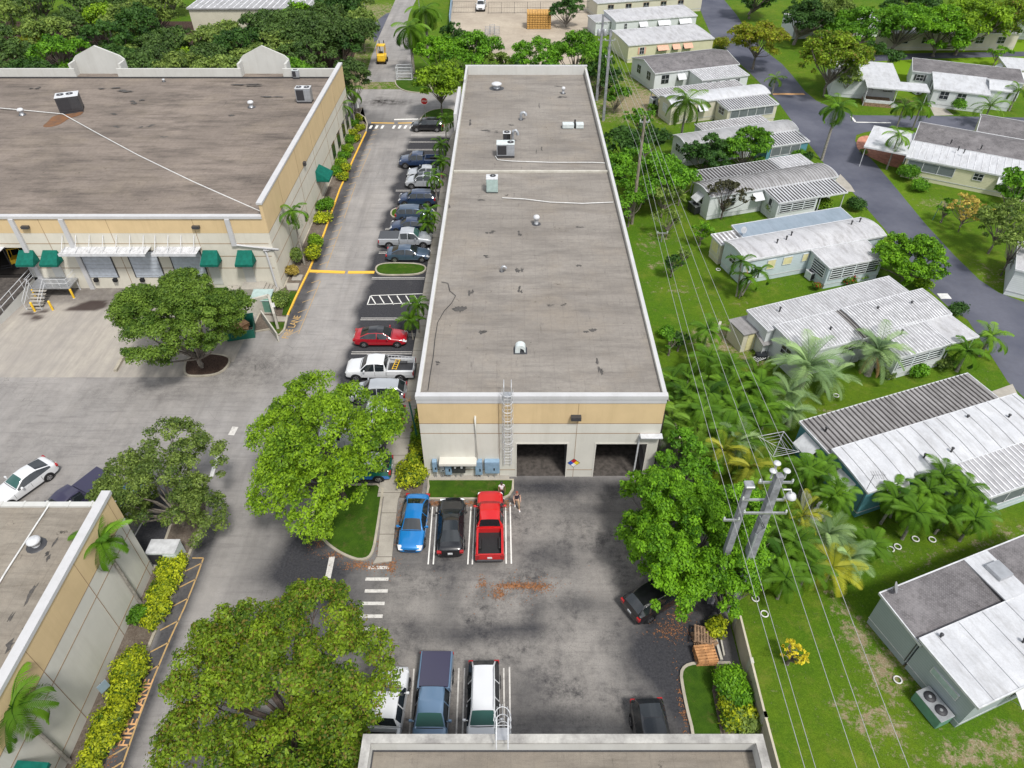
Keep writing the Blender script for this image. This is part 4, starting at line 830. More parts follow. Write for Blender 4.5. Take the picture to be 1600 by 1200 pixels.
marking('fire_lane_stripes', sg, 'worn_yellow', px=False)
def text(body, loc, rotz, size, mat, name, sx=1.0, flat=True, parent=None, rot=None, extrude=.0):
    cu = bpy.data.curves.new(name, 'FONT'); cu.body = body; cu.size = size; cu.align_x = 'CENTER'; cu.align_y = 'CENTER'; cu.extrude = extrude; cu.offset = .012 * size
    o = bpy.data.objects.new('t', cu); COL.objects.link(o); dg = bpy.context.evaluated_depsgraph_get(); me = bpy.data.meshes.new_from_object(o.evaluated_get(dg)); bpy.data.objects.remove(o)
    me.materials.clear(); me.materials.append(M[mat]); q = bpy.data.objects.new(name, me); COL.objects.link(q); q.location = loc; q.rotation_euler = rot or (0, 0, rotz); q.scale = (sx, 1, 1)
    if parent: q.parent = parent
    return q
p = G(216, 1112); q = G(226, 1085); r_ = G(206, 1135)
tag(text('FIRE LANE', (p.x - .08, p.y - .0, .017), math.atan2((q - r_).y, (q - r_).x), .75, 'orange_paint', 'fire_lane_lettering', 1.12), kind='structure')
p = G(456, 511); tag(text('FIRE LANE', (p.x, p.y, .017), R(84), .95, 'worn_yellow', 'fire_lane_lettering', .85), kind='structure')
# fallen leaves, drifts on the asphalt
def litter(name, spots, mat, size, n_per, label, z=.02):
    rng = np.random.default_rng(7); C = []
    for px, py, rx, ry, k in spots:
        p = G(px, py); a = rng.normal(size=(int(n_per * k), 2)) * [rx * .62, ry * .75]; a *= (1 + .8 * rng.random((len(a), 1)) ** 3); C.append(np.column_stack([p.x + a[:, 0], p.y + a[:, 1], np.full(len(a), z) + rng.random(len(a)) * .03]))
    C = np.vstack(C); n = len(C); a = rng.random(n) * 6.28; t = np.column_stack([np.cos(a), np.sin(a), rng.normal(size=n) * .25]); b = np.column_stack([-np.sin(a), np.cos(a), rng.normal(size=n) * .25]); s = size * (.5 + rng.random(n))[:, None]
    V = np.empty((n, 4, 3)); V[:, 0] = C - t * s; V[:, 1] = C + b * s * .5; V[:, 2] = C + t * s; V[:, 3] = C - b * s * .5; V[:, :, 2] = np.maximum(V[:, :, 2], z)
    o = np_mesh(name, V.reshape(-1, 3), np.arange(n * 4).reshape(n, 4), mat); return tag(o, label, 'leaf litter', None, 'stuff')
litter('leaf_litter', [(800, 915, .9, .16, .8), (822, 916, .8, .12, .6), (843, 917, .5, .25, .5), (780, 927, .35, .3, .4), (753, 912, .2, .3, .15), (800, 920, 2.5, .8, .25), (1062, 962, .6, .6, .4), (1048, 986, .8, .5, .5), (1075, 1110, .15, .8, .1), (578, 885, 1, .2, .5), (560, 882, .7, .2, .35), (530, 868, .8, .15, .3), (612, 886, .25, .4, .4), (594, 850, .12, 1.2, .5), (680, 787, .6, .15, .6), (740, 787, .8, .15, .5), (625, 810, .2, 1.2, .4), (500, 845, .3, .6, .3), (1070, 1110, .25, 1.2, .4), (490, 830, .2, 1, .2), (790, 788, .3, .3, .3), (176, 1180, .2, .9, .2)], 'brown_leaf', .045, 520, 'drifts of fallen orange brown leaves on the asphalt')
# ---------------- large buildings ----------------
def ladder(parent_name, label, x, y, z0, z1, face=-1, cage=True):
    root = thing('roof_ladder', label, 'ladder', (x, y, z0)); m = MB(); H = z1 - z0; w_ = .25
    for sg in (-1, 1): m.tube([(sg * w_, face * .22, 0), (sg * w_, face * .22, H + .95)], .03, 6); m.tube([(sg * w_, face * .22, H + .95), (sg * w_, -face * .5, H + .95), (sg * w_, -face * .7, H + .1)], .03, 6)
    m.build('side_rail', 'white_metal', root); m = MB(); k = .15
    while k < H + .3: m = MB(); m.tube([(-w_, face * .22, k), (w_, face * .22, k)], .014, 5); m.build('rung', 'white_metal', root); k += .3
    if cage:
        m = MB()
        for z in np.arange(H * .30, H + 1.0, .75):
            m.tube([(w_ * 1.3 * math.cos(a) * 1.15, face * (.22 + .62 * math.sin(a) ** .8 if math.sin(a) > 0 else .22), z) for a in np.linspace(0, math.pi, 9)], .022, 4, cap=False)
        for a in np.linspace(.25, math.pi - .25, 5): m.tube([(w_ * 1.5 * math.cos(a), face * (.22 + .62 * math.sin(a) ** .8), z) for z in (H * .30, H + .95)], .014, 4)
        m.build('safety_cage', 'white_metal', root)
    m = MB(); m.box(-w_ - .05, w_ + .05, min(face * .2, -face * .3), max(face * .2, -face * .3), H + .02, H + .05); m.build('top_step', 'galv', root)
    return root
# --- centre building ---
X0, X1, YF, YB = -6.47, 10.47, 34.87, 103.2
bd = thing('warehouse', 'long central warehouse with grey gravel roof, tan band and two open bay doors', 'building', (X0, YF, 0))
def lb(m, x0, x1, y0, y1, z0, z1, mi=0): m.box(x0 - bd.location.x, x1 - bd.location.x, y0 - bd.location.y, y1 - bd.location.y, z0, z1, mi)
zr = lambda y: 7.95 - (y - YF) / (YB - YF) * .55
m = MB()
D = [(.24, 3.38), (5.16, 8.46)]; D = [(G(807, 736).x, G(882, 736).x), (G(925, 736).x, G(1000, 736).x)]; DH = 3.55
xs_ = [X0, D[0][0], D[0][1], D[1][0], D[1][1], X1]
lb(m, xs_[0], xs_[1], YF, YF + .25, 0, 5.6); lb(m, xs_[2], xs_[3], YF, YF + .25, 0, 5.6); lb(m, xs_[4], xs_[5], YF, YF + .25, 0, 5.6)
for i in (1, 3): lb(m, xs_[i], xs_[i + 1], YF, YF + .25, DH, 5.6)
lb(m, X0, X0 + .25, YF + .25, YB - .25, 0, 8.2); lb(m, X1 - .25, X1, YF + .25, YB - .25, 0, 8.2); lb(m, X0, X1, YB - .25, YB, 0, 8.5)
m.build('wall', 'white_wall', bd)
m = MB(); lb(m, X0, X1, YF - .004, YF + .25, 5.6, 7.55); m.build('tan_band', 'tan', bd)
m = MB(); lb(m, X0 - .06, X1 + .06, YF - .09, YF + .32, 7.93, 8.24); lb(m, X0 - .02, X1 + .02, YF - .05, YF + .28, 7.55, 7.93); lb(m, X0 - .03, X0 + .22, YF + .32, YB - .3, 8.0, 8.21); lb(m, X1 - .22, X1 + .03, YF + .32, YB - .3, 8.0, 8.21); lb(m, X0 - .06, X1 + .06, YB - .3, YB + .06, 8.5, 8.62); lb(m, X0 + .02, X0 + .30, YB - 6, YB - .3, 8.24, 8.6)
lb(m, X0 - .5, X0 - .14, 84, 93.5, 6.9, 8.9)
m.build('parapet_cap', 'coping', bd)
m = MB(); a = [X0 + .25 - X0, X1 - .25 - X0]; y0, y1 = .25, YB - .25 - YF
m.add([(a[0], y0, zr(YF)), (a[1], y0, zr(YF)), (a[1], y1, zr(YB)), (a[0], y1, zr(YB))], [(0, 1, 2, 3)])
m.build('roof', 'roof_gravel', bd)
m = MB(); lb(m, X0 + .3, X1 - .3, 70.55, 70.85, 7.2, 7.84); m.build('roof_joint', 'weathered_wall', bd); m = MB(); lb(m, X0 + .3, X1 - .3, YB - .34, YB - .305, 7.3, 8.5); m.build('rear_flashing', 'wall_grey', bd)
m = MB()
for z in (5.6, 4.62, .78): 
    for i in (0, 2, 4) if z < DH else (None,):
        lb(m, X0 if i is None else xs_[i], X1 if i is None else xs_[i + 1], YF - .012, YF + .02, z - .025, z + .025)
for x in (G(780, 700, 3).x, G(903, 660, 6).x): lb(m, x - .015, x + .015, YF - .014, YF + .02, 0, 7.5)
m.build('joint_strip', 'groove', bd)
for i in (1, 3):
    m = MB(); a, b_ = xs_[i], xs_[i + 1]; lb(m, a - .10, a, YF - .03, YF + .3, 0, DH + .1); lb(m, b_, b_ + .10, YF - .03, YF + .3, 0, DH + .1); lb(m, a, b_, YF - .03, YF + .3, DH, DH + .1); m.build('door_frame', 'white_wall', bd)
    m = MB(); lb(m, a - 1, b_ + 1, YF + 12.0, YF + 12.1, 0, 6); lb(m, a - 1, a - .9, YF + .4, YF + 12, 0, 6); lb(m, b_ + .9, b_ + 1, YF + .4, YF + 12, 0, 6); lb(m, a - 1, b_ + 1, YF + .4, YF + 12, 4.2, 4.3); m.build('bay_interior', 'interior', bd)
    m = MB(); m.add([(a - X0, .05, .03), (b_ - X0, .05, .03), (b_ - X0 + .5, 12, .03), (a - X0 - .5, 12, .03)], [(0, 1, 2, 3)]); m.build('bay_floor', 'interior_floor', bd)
m = MB(); p = G(900, 651, 6.3); lb(m, p.x - .35, p.x + .35, YF - .35, YF, 6.15, 6.45); m.build('wall_lamp', 'dark_metal', bd)
m = MB(); m.tube([(G(745, 700, 3).x - X0, -.14, 1.6), (G(745, 700, 3).x - X0, -.14, 6.1), (G(745, 700, 3).x - X0, .0, 6.35)], .07, 8); m.build('conduit_pipe', 'white_wall', bd)
m = MB(); x = 10.0; lb(m, 9.05, 10.6, YF - .5, YF + .0, 4.55, 4.62); lb(m, 9.0, 9.1, YF - .15, YF - .01, 0, 4.5); m.build('side_canopy', 'white_metal', bd)
for i in range(4): # NFPA diamond quarters
    cx, cz = G(896, 720, 1.5).x - X0, 1.55; q = .21; dx, dz = [(0, q), (-q, 0), (q, 0), (0, -q)][i]; m = MB()
    m.add([(cx + dx, -.03, cz + dz - q), (cx + dx + q, -.03, cz + dz), (cx + dx, -.03, cz + dz + q), (cx + dx - q, -.03, cz + dz)], [(0, 1, 2, 3)]); m.build('hazard_diamond', ['nfpa_red', 'nfpa_blue', 'nfpa_yellow', 'sign_white'][i], bd)
m = MB(); cx = G(896, 720, 1.5).x - X0; m.add([(cx, -.02, 1.55 - .47), (cx + .47, -.02, 1.55), (cx, -.02, 1.55 + .47), (cx - .47, -.02, 1.55)], [(0, 1, 2, 3)]); m.build('hazard_sign_plate', 'black', bd)
text('2', (cx, -.04, 1.76), 0, .22, 'black', 'hazard_numeral', parent=bd, rot=(R(90), 0, 0)); 
# side wall openings of the centre building (west)
for y in np.arange(40, 100, 7.0):
    m = MB(); m.box(-.03, 0, y - YF, y - YF + 1.0, .15, 2.3); m.build('side_door', 'green_dark', bd); m = MB(); m.box(-.04, 0, y - YF + 1.8, y - YF + 3.6, .9, 2.2); m.build('side_glazing', 'window_glass', bd)
ladder('l', 'white caged ladder on the front wall of the central warehouse', G(792, 640, 7).x + .05, YF, 1.6, 8.25, -1)
# electrical gear on the front wall
def wallbox(name, label, x0, x1, z0, z1, mat, d=.35, handle=True, grp=None, canopy=False):
    r = thing(name, label, 'electrical box', ((x0 + x1) / 2, YF, z0), 0, grp); w_ = (x1 - x0) / 2; m = MB(); m.box(-w_, w_, -d, 0, 0, z1 - z0, bev=.02); m.build('casing', mat, r)
    m = MB(); m.box(-w_ + .04, w_ - .04, -d - .015, -d, .05, z1 - z0 - .06); m.build('door', mat, r)
    if handle: m = MB(); m.box(w_ * .2, w_ * .2 + .09, -d - .05, -d - .015, (z1 - z0) * .3, (z1 - z0) * .48); m.build('handle', 'black', r)
    m = MB(); [m.tube([(a, -d / 2, 0), (a, -d / 2, -z0 + .1)], .035, 5) for a in (-w_ * .5, w_ * .3)]; m.build('conduit', 'galv', r)
fx_ = lambda px: (px - 800) / FPX * 47.8
wallbox('electrical_panel', 'small pale blue meter box at the left end of the front wall', fx_(666), fx_(674), .9, 2.0, 'panel_blue'); wallbox('electrical_panel', 'low dark blue box right of the leftmost meter box', fx_(678), fx_(686), .9, 1.45, 'grey_metal')
wallbox('electrical_panel', 'blue switch box with black handle under the left end of the meter canopy', fx_(687), fx_(698), .6, 2.0, 'panel_blue'); wallbox('meter_bank', 'dark double meter cabinet with two white meters under the canopy', fx_(699), fx_(721), .8, 2.0, 'dark_metal', handle=False)
wallbox('electrical_panel', 'blue switch box with black handle under the right end of the meter canopy', fx_(738), fx_(750), .6, 2.0, 'panel_blue'); wallbox('electrical_panel', 'wide blue grey cabinet right of the conduit pipe on the front wall', fx_(754), fx_(779), .75, 2.0, 'panel_blue')
m = MB(); 
for px in (704.5, 715.5): m.tube([(fx_(px), YF - .38, 1.5), (fx_(px), YF - .46, 1.5)], .09, 10)
tag(m.build('meter_glass', 'sign_white'), 'pair of round white electricity meters on the dark cabinet', 'meter')
m = MB(); m.box(fx_(679), fx_(741), YF - .75, YF - .01, 2.1, 2.2); m.add([(fx_(679), YF - .76, 2.0), (fx_(741), YF - .76, 2.0), (fx_(741), YF - .76, 2.2), (fx_(679), YF - .76, 2.2)], [(0, 1, 2, 3)]); tag(m.build('meter_canopy', 'white_wall'), 'white flat canopy over the electrical meters on the front wall', 'canopy')
# --- rooftop equipment ---
def rz(y): return zr(y) if y < YB else 7.5
def vent(label, px, h, r, mat='galv', kind='mushroom', z=None, s=1.0):
    z = rz(70) if z is None else z; p = G(px[0], px[1], z); p = G(px[0], px[1], rz(p.y)) if z > 7.6 else p; root = thing('roof_vent', label, 'roof vent', p - Vector((0, 0, .02))); m = MB()
    if kind == 'goose': m.tube([(0, 0, 0), (0, 0, h * .7), (.1, 0, h * .95), (.35 * s, 0, h), (.55 * s, 0, h * .8), (.6 * s, 0, h * .6)], r, 8); m.build('gooseneck', mat, root)
    else:
        m.lathe((0, 0, 0), [(r * 1.2, 0), (r * .8, .06), (r * .8, h * .6)], 12); m.build('stack', mat, root); m = MB(); m.lathe((0, 0, h * .6), [(r, 0), (r * 1.25, .03), (r * 1.25, h * .22), (r * .9, h * .34), (r * .2, h * .4)], 14); m.build('cap', 'white_metal' if kind == 'white' else mat, root)
    m = MB(); m.lathe((0, 0, 0), [(r * 1.9, .0), (r * 1.7, .05), (r * .9, .07)], 12); m.build('flashing', 'dark_metal', root); return root
vent('white capped round roof vent on the centre roof, right of the rooftop unit', (838, 350), .95, .24, 'galv', 'white'); vent('small silver gooseneck roof vent in the middle of the centre roof', (784, 424), .5, .12, 'galv', 'goose', s=.6)
vent('wide round vent drum at the far left of the centre roof', (776, 138), .8, .55, 'grey_metal', 'white'); vent('small gooseneck pipe on the far half of the centre roof', (814, 187), .9, .18, 'grey_metal', 'goose'); vent('small white capped vent at the far right of the centre roof', (880, 146), .9, .2, 'galv', 'white'); vent('gooseneck vent beside the rooftop condenser', (801, 222), 1.4, .16, 'grey_metal', 'goose')
# pale blue curved exhaust hood
p = G(813, 549, rz(45)); root = thing('exhaust_hood', 'pale blue curved exhaust hood near the front of the centre roof', 'roof vent', p); m = MB(); prof = [(-.38, 0)] + [(-.38 + 0, .35)] + [(.38 * math.cos(a), .35 + .38 * math.sin(a)) for a in np.linspace(math.pi, .0, 10)] + [(.38, .12), (.30, .12), (.25, .35), (0, .5), (-.05, 0)]
m.extr(prof, -.28, .28, axis='y'); m.build('hood', 'hvac', root); m = MB(); m.box(-.5, .5, -.4, .4, -.02, .06); m.build('flashing', 'dark_metal', root)
def hvac(name, label, px, z, w_, d, h, top, side, fans, rot=0, legs=.25, grp=None, loc=None, panel='fan_dark'):
    p = loc or G(px[0], px[1], z); r = thing(name, label, 'air conditioner', (p[0], p[1], z), R(rot), grp); m = MB(); m.box(-w_ / 2, w_ / 2, 0, d, legs, legs + h, bev=.03); m.build('casing', side, r)
    m = MB(); m.box(-w_ / 2 - .02, w_ / 2 + .02, -.02, d + .02, legs + h, legs + h + .05, bev=.02); m.build('lid', top, r)
    for fx, fy, fr in fans: m = MB(); m.lathe((fx, fy, legs + h + .05), [(fr, .0), (fr, .04), (fr * .25, .045)], 16); f_ = m.build('fan_grille', 'fan_dark', r); m = MB(); m.lathe((fx, fy, legs + h + .095), [(fr * .28, 0), (fr * .25, .02)], 10); m.build('fan_hub', 'galv', f_)
    m = MB(); m.box(-w_ * .45, w_ * .05, -.03, -.005, legs + h * .1, legs + h * .9); m.build('coil_panel', panel, r); m = MB(); m.box(w_ * .1, w_ * .45, -.03, -.005, legs + h * .12, legs + h * .88); m.build('service_panel', side, r)
    if legs > .02: m = MB(); [m.box(-w_ / 2, w_ / 2, y - .05, y + .05, 0, legs) for y in (.1, d - .1)]; m.build('skid', 'dark_metal', r)
    return r
hvac('rooftop_unit', 'tall pale green rooftop air conditioner on the centre roof below the roof joint', (769, 302), rz(63), 1.15, 1.1, 1.35, 'white_metal', 'hvac_green', [(.08, .75, .3)], panel='hvac_green', legs=.12)
hvac('rooftop_unit', 'blue grey packaged rooftop unit with white pipe just beyond the roof joint', (790, 247), rz(72), 1.95, 1.2, 1.25, 'hvac', 'grey_metal', [(.55, .6, .36)]); hvac('condenser', 'small black condenser behind the packaged rooftop unit', (792, 226), rz(78), .85, .8, 1.0, 'white_metal', 'black', [(0, .4, .34)])
p = G(895, 200, rz(84)); root = thing('skylight_box', 'long low silver box split by a black pipe, far right of centre roof', 'roof box', p); m = MB(); m.box(-1.25, .1, -.4, .4, .1, .6, bev=.03); m.build('box', 'hvac', root); m = MB(); m.box(.35, 1.25, -.4, .4, .1, .6, bev=.03); m.build('box', 'hvac', root); m = MB(); m.tube([(.22, 0, 0), (.22, 0, 1.0)], .1, 8); m.build('pipe', 'black', root)
def pipe(name, label, pts, z, r, mat, cat='pipe', group=None):
    m = MB(); P = [Vector(G(a, b, z)) for a, b in pts]; P = [Vector((q.x, q.y, (rz(q.y) + r + .08) if (X0 < q.x < X1 and z > 7) else z)) for q in P]; m.tube(P, r, 6); return tag(m.build(name, mat), label, cat, group)
pipe('roof_pipe', 'white pipe across the centre roof in front of the pale green unit', [(785, 311), (820, 313), (860, 318), (910, 320), (958, 318)], 7.7, .045, 'white_plastic'); pipe('roof_pipe', 'white pipe from the packaged unit along the roof joint', [(774, 246), (778, 252), (800, 254), (860, 256), (925, 256), (945, 257)], 7.6, .045, 'white_plastic')
pipe('roof_cable', 'loose black cable curling along the left edge of the centre roof', [(690, 441), (700, 443), (703, 455), (712, 463), (706, 474), (694, 487), (684, 505), (680, 530), (677, 560), (672, 590), (669, 612)], 7.9, .025, 'black', 'cable')
# --- west warehouse ---
WX = -23.4; wh = thing('warehouse', 'large brown roofed warehouse with loading docks and green awnings', 'building', (WX, 60.2, 0))
def wb(m, x0, x1, y0, y1, z0, z1, mi=0): m.box(x0 - WX, x1 - WX, y0 - 60.2, y1 - 60.2, z0, z1, mi)
XL = -95; YN = 101.4; m = MB(); OPN = (-55.5, -47.8)
wb(m, OPN[1], WX - .3, 60.2, 60.5, 0, 6.3); wb(m, XL, OPN[0], 60.2, 60.5, 0, 6.3); wb(m, OPN[0], OPN[1], 60.2, 60.5, 4.7, 6.3); m.build('wall', 'cream', wh)
m = MB(); wb(m, XL, WX - .3, 60.19, 60.5, 6.3, 7.85); m.build('tan_band', 'tan', wh)
m = MB(); wb(m, WX - .3, WX, 60.2, YN, 0, 6.3); m.build('side_wall', 'cream', wh); m = MB(); wb(m, WX - .3, WX + .01, 60.19, YN, 6.3, 9.3); m.build('side_tan_band', 'tan', wh)
m = MB(); wb(m, WX - .48, WX + .07, 60.1, YN + .05, 9.3, 9.5); wb(m, XL, WX - .3, 60.08, 60.6, 7.85, 8.12); 
m.build('parapet_cap', 'coping', wh)
m = MB(); m.add([(XL - WX, .3, 7.75), (-.3, .3, 7.75), (-.3, YN - 60.2 - .2, 7.5), (XL - WX, YN - 60.2 - .2, 7.5)], [(0, 1, 2, 3)]); m.build('roof', 'roof_brown', wh)
m = MB()
gz = lambda px: (px - 800) / FPX * 95.6
xs2 = [XL, gz(5), gz(35), gz(100), gz(110), gz(175), gz(185), gz(362), gz(372), gz(435), gz(447)]
par = [(XL, gz(8)), (gz(8), gz(108)), (gz(175), gz(371)), (gz(437), WX - .3)]
for a, b_ in par: wb(m, a, b_, YN - .3, YN, 7.3, 8.75); 
m.build('north_parapet', 'wall_grey', wh)
for a, b_ in ((gz(100), gz(182)), (gz(366), gz(444))):
    m = MB(); c_ = (a + b_) / 2 - WX; hw_ = (b_ - a) / 2; y0 = YN + 1.6 - 60.2; prof = [(c_ - hw_, 7.3), (c_ - hw_, 9.4), (c_ - hw_ * .85, 9.9), (c_, 11.2), (c_ + hw_ * .85, 9.9), (c_ + hw_, 9.4), (c_ + hw_, 7.3)]
    m.extr(prof, y0, y0 + .3, axis='y'); m.box(c_ - hw_, c_ - hw_ + .3, YN - 60.2, y0, 7.3, 9.3); m.box(c_ + hw_ - .3, c_ + hw_, YN - 60.2, y0, 7.3, 9.3); m.build('gabled_parapet', 'wall_grey', wh)
    m = MB(); m.add([(c_ - hw_, YN - 60.5, 7.52), (c_ + hw_, YN - 60.5, 7.52), (c_ + hw_, y0, 7.52), (c_ - hw_, y0, 7.52)], [(0, 1, 2, 3)]); m.build('recess_roof', 'roof_brown', wh)
m = MB(); wb(m, XL, WX - .3, YN - .36, YN - .31, 7.3, 7.7); m.build('roof_flashing', 'dark_metal', wh)
m = MB()
for z in (5.15, 3.75, 2.4): wb(m, OPN[1] + .02 if z < 4.7 else XL, WX - .3, 60.185, 60.25, z - .03, z + .03)
for z in (6.3, 5.15, 3.0, 1.0): wb(m, WX - .05, WX + .018, 60.25, YN, z - .025, z + .025)
for y in np.arange(66, 101, 7): wb(m, WX - .05, WX + .02, y - .015, y + .015, 0, 9.3)
for x in (-38.6, -30.4, -52, -45): wb(m, x - .02, x + .02, 60.18, 60.25, 0, 7.8)
m.build('joint_strip', 'groove', wh)
m = MB(); w_p = [(G(80, 342, 8).x, 0)]
xp = [(80 - 800) / FPX * 65.0, (0 - 800) / FPX * 65.0]
for x in (xp[0], xp[1], (345 - 800) / FPX * 65.0): m = MB(); wb(m, x - .22, x + .22, 59.95, 60.19, 0 if x < -30 else 5.0, 7.85); m.build('pilaster', 'coping', wh)
m = MB(); x = (345 - 800) / FPX * 65; m.tube([(x - WX, -.12, 5.1), (x + 4.2 - WX - .0, -.12, 4.55), (-.9, -.12, 4.5), (-.7, -.12, 4.2), (-.55, -.12, 0)], .11, 8); m.build('drain_pipe', 'coping', wh)
# roll-up doors
def dockdoor(x0, x1, z0, z1):
    d = MB(); wb(d, x0, x1, 60.13, 60.19, z0, z1); dd = d.build('roller_door', 'shutter', wh); m = MB(); k = z0 + .2
    while k < z1: m.box(x0 - WX, x1 - WX, -.085, -.07, k, k + .035); k += .42
    m.build('slats', 'grey_metal', dd); m = MB(); wb(m, x0 - .1, x1 + .1, 60.12, 60.19, z1, z1 + .1); m.box(x0 - .1 - WX, x0 - WX, -.09, 0, z0, z1); m.box(x1 - WX, x1 + .1 - WX, -.09, 0, z0, z1); m.build('door_frame', 'dark_metal', wh)
    m = MB(); [m.box(x - .2 - WX, x + .2 - WX, -.35, -.01, z0 - .42, z0 - .08, bev=.03) for x in (x0 + .5, x1 - .4)]; m.build('dock_bumper', 'rubber', wh)
wx = lambda px, z: G(px, 0, 0) and (px - 800) / FPX * (60.2 * _c + (CAMH - z) * _s)
dockdoor(wx(141, 1.5), wx(184, 1.5) + .05, 1.35, 4.3); dockdoor(wx(205, 3), wx(249, 3), 1.35, 4.3); dockdoor(wx(270, 3), wx(318, 3), 1.35, 4.3)
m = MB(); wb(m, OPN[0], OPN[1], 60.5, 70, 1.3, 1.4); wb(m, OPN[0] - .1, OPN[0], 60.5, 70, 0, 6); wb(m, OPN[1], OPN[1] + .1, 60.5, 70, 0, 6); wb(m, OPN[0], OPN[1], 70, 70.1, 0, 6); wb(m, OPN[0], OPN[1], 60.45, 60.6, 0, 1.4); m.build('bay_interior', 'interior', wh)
# canopies over doors
def canopy(label, x0, x1):
    r = thing('dock_canopy', label, 'canopy', ((x0 + x1) / 2, 60.2, 4.75), 0, 'white canopies above the loading dock doors'); w_ = (x1 - x0) / 2; m = MB(); m.box(-w_, w_, -1.5, -.0, 0, .06); m.box(-w_, w_, -1.53, -1.45, -.12, .16); m.build('deck', 'white_metal', r)
    m = MB(); k = int(w_ * 2 / 1.5) + 1
    for i in range(k + 1): x = -w_ + .25 + i * (2 * w_ - .5) / k; m.tube([(x, -1.35, .08), (x, -.03, 1.35)], .035, 5)
    m.build('stay_rod', 'white_metal', r); m = MB(); [m.box(-w_ + i * 2 * w_ / 24, -w_ + i * 2 * w_ / 24 + .05, -1.45, -.02, .06, .10) for i in range(25)]; m.build('ribs', 'rib', r)
canopy('long white metal canopy over the two left dock doors', wx(103, 4.7), wx(236, 4.7)); canopy('shorter white metal canopy over the right dock door', wx(246, 4.7), wx(314, 4.7)); canopy('white metal canopy cut by the left edge above the open bay', -66, wx(8, 4.7))
def awning(name, label, x, y, zt, w_, drop, out, rot=0, group='green fabric awnings over doors'):
    r = thing(name, label, 'awning', (x, y, zt), R(rot), group); m = MB(); a = w_ / 2
    V = [(-a * .8, 0, 0), (a * .8, 0, 0), (-a, -out, -drop), (a, -out, -drop), (-a, -out, -drop - .25), (a, -out, -drop - .25), (-a, 0, -drop), (a, 0, -drop), (-a, 0, -drop - .25), (a, 0, -drop - .25)]
    m.add(V, [(0, 2, 3, 1), (2, 4, 5, 3), (0, 6, 2), (1, 3, 7), (6, 8, 4, 2), (3, 5, 9, 7)]); m.build('fabric', 'green_fabric', r, fix=True)
    m = MB(); m.tube([(-a, -out, -drop - .24), (a, -out, -drop - .24)], .025, 5); m.tube([(-a, 0, -drop - .2), (-a, -out, -drop - .24)], .025, 5); m.tube([(a, 0, -drop - .2), (a, -out, -drop - .24)], .025, 5); m.build('frame', 'dark_metal', r)
for px, l_ in ((44, 'leftmost green fabric awning over a dock door beside the open bay'), (81, 'green fabric awning over the landing with the white stairs'), (330, 'green fabric awning half hidden behind the yard tree'), (384, 'green fabric awning over the concrete steps near the warehouse corner')):
    x = wx(px, 4); awning('door_awning', l_, x, 60.17, 4.45, 1.75, .95, 1.2)
    m = MB(); m.box(x - WX - .5 - .2, x - WX + .5 - .2, -.05, .0, 1.35 if px < 200 else .5, 3.4 if px < 200 else 2.7); m.build('entry_door', 'wall_grey', wh)
awning('door_awning', 'green awning on the long side wall of the brown roofed warehouse', WX + .02, 80.2, 3.9, 2.6, 1.0, 1.5, 90); awning('door_awning', 'green awning at the bottom left corner of the picture', -23.68, 12.3, 4.3, 2.4, .9, 1.0, 90)
for k, (px, py) in enumerate(((526, 230), (534, 211), (541, 195), (544, 185))): 
    y = [88.5, 92.0, 95.6, 98.5][k]; m = MB(); wb(m, WX, WX + .03, y, y + 1.7, 1.2, 3.2); m.build('window', 'window_glass', wh)
for px in (41, 307): m = MB(); x = wx(px, 7); m.box(x - .35 - WX, x + .35 - WX, -.35, -.02, 6.9, 7.15); m.build('wall_lamp', 'dark_metal', wh)
m = MB(); wb(m, WX, WX + .3, 75, 75.5, 6.4, 6.8); m.build('wall_lamp', 'dark_metal', wh)
# stairs with landing
sx = wx(75, 1.3); st = thing('dock_stairs', 'white steel stairs with railings up to the dock landing under the green awnings', 'stairs', (sx, 60.2, 0)); m = MB(); m.box(-1.0, 3.0, -1.9, -.02, 1.15, 1.27); m.build('landing', 'galv', st)
for i in range(6): m = MB(); z = 1.05 - i * .19; y = -1.95 - i * .32; m.box(-.65, .75, y - .30, y, z, z + .05); m.build('tread', 'concrete', st)
m = MB(); [m.box(x - .03, x + .03, -3.9, -3.7, 0, .2) or m.add([(x, -1.9, 1.0), (x, -1.9, 1.27), (x, -3.9, .2), (x, -3.9, -.0)], [(0, 1, 2, 3)]) for x in (-.68, .78)]; m.build('stringer', 'white_metal', st)
m = MB()
for x in (-.7, .8):
    for dz in (.55, 1.0): m.tube([(x, -1.9, 1.27 + dz), (x, -3.9, .1 + dz)], .025, 5)
    for t in (0, .5, 1): m.tube([(x, lerp(-1.9, -3.9, t), lerp(1.27, .1, t)), (x, lerp(-1.9, -3.9, t), lerp(1.27, .1, t) + 1.0)], .025, 5)
for dz in (.55, 1.0): m.tube([(.8, -1.9, 1.27 + dz), (3.0, -1.9, 1.27 + dz), (3.0, -.1, 1.27 + dz)], .025, 5); m.tube([(-.7, -1.9, 1.27 + dz), (-1.0, -1.9, 1.27 + dz), (-1.0, -.1, 1.27 + dz)], .025, 5)
for x in (1.5, 2.2, 3.0): m.tube([(x, -1.9, 1.2), (x, -1.9, 2.27)], .025, 5)
m.build('handrail', 'white_metal', st); m = MB(); [m.tube([(x, y, 0), (x, y, 1.15)], .05, 6) for x in (-.9, 2.9) for y in (-1.8, -.3)]; m.build('leg', 'white_metal', st)
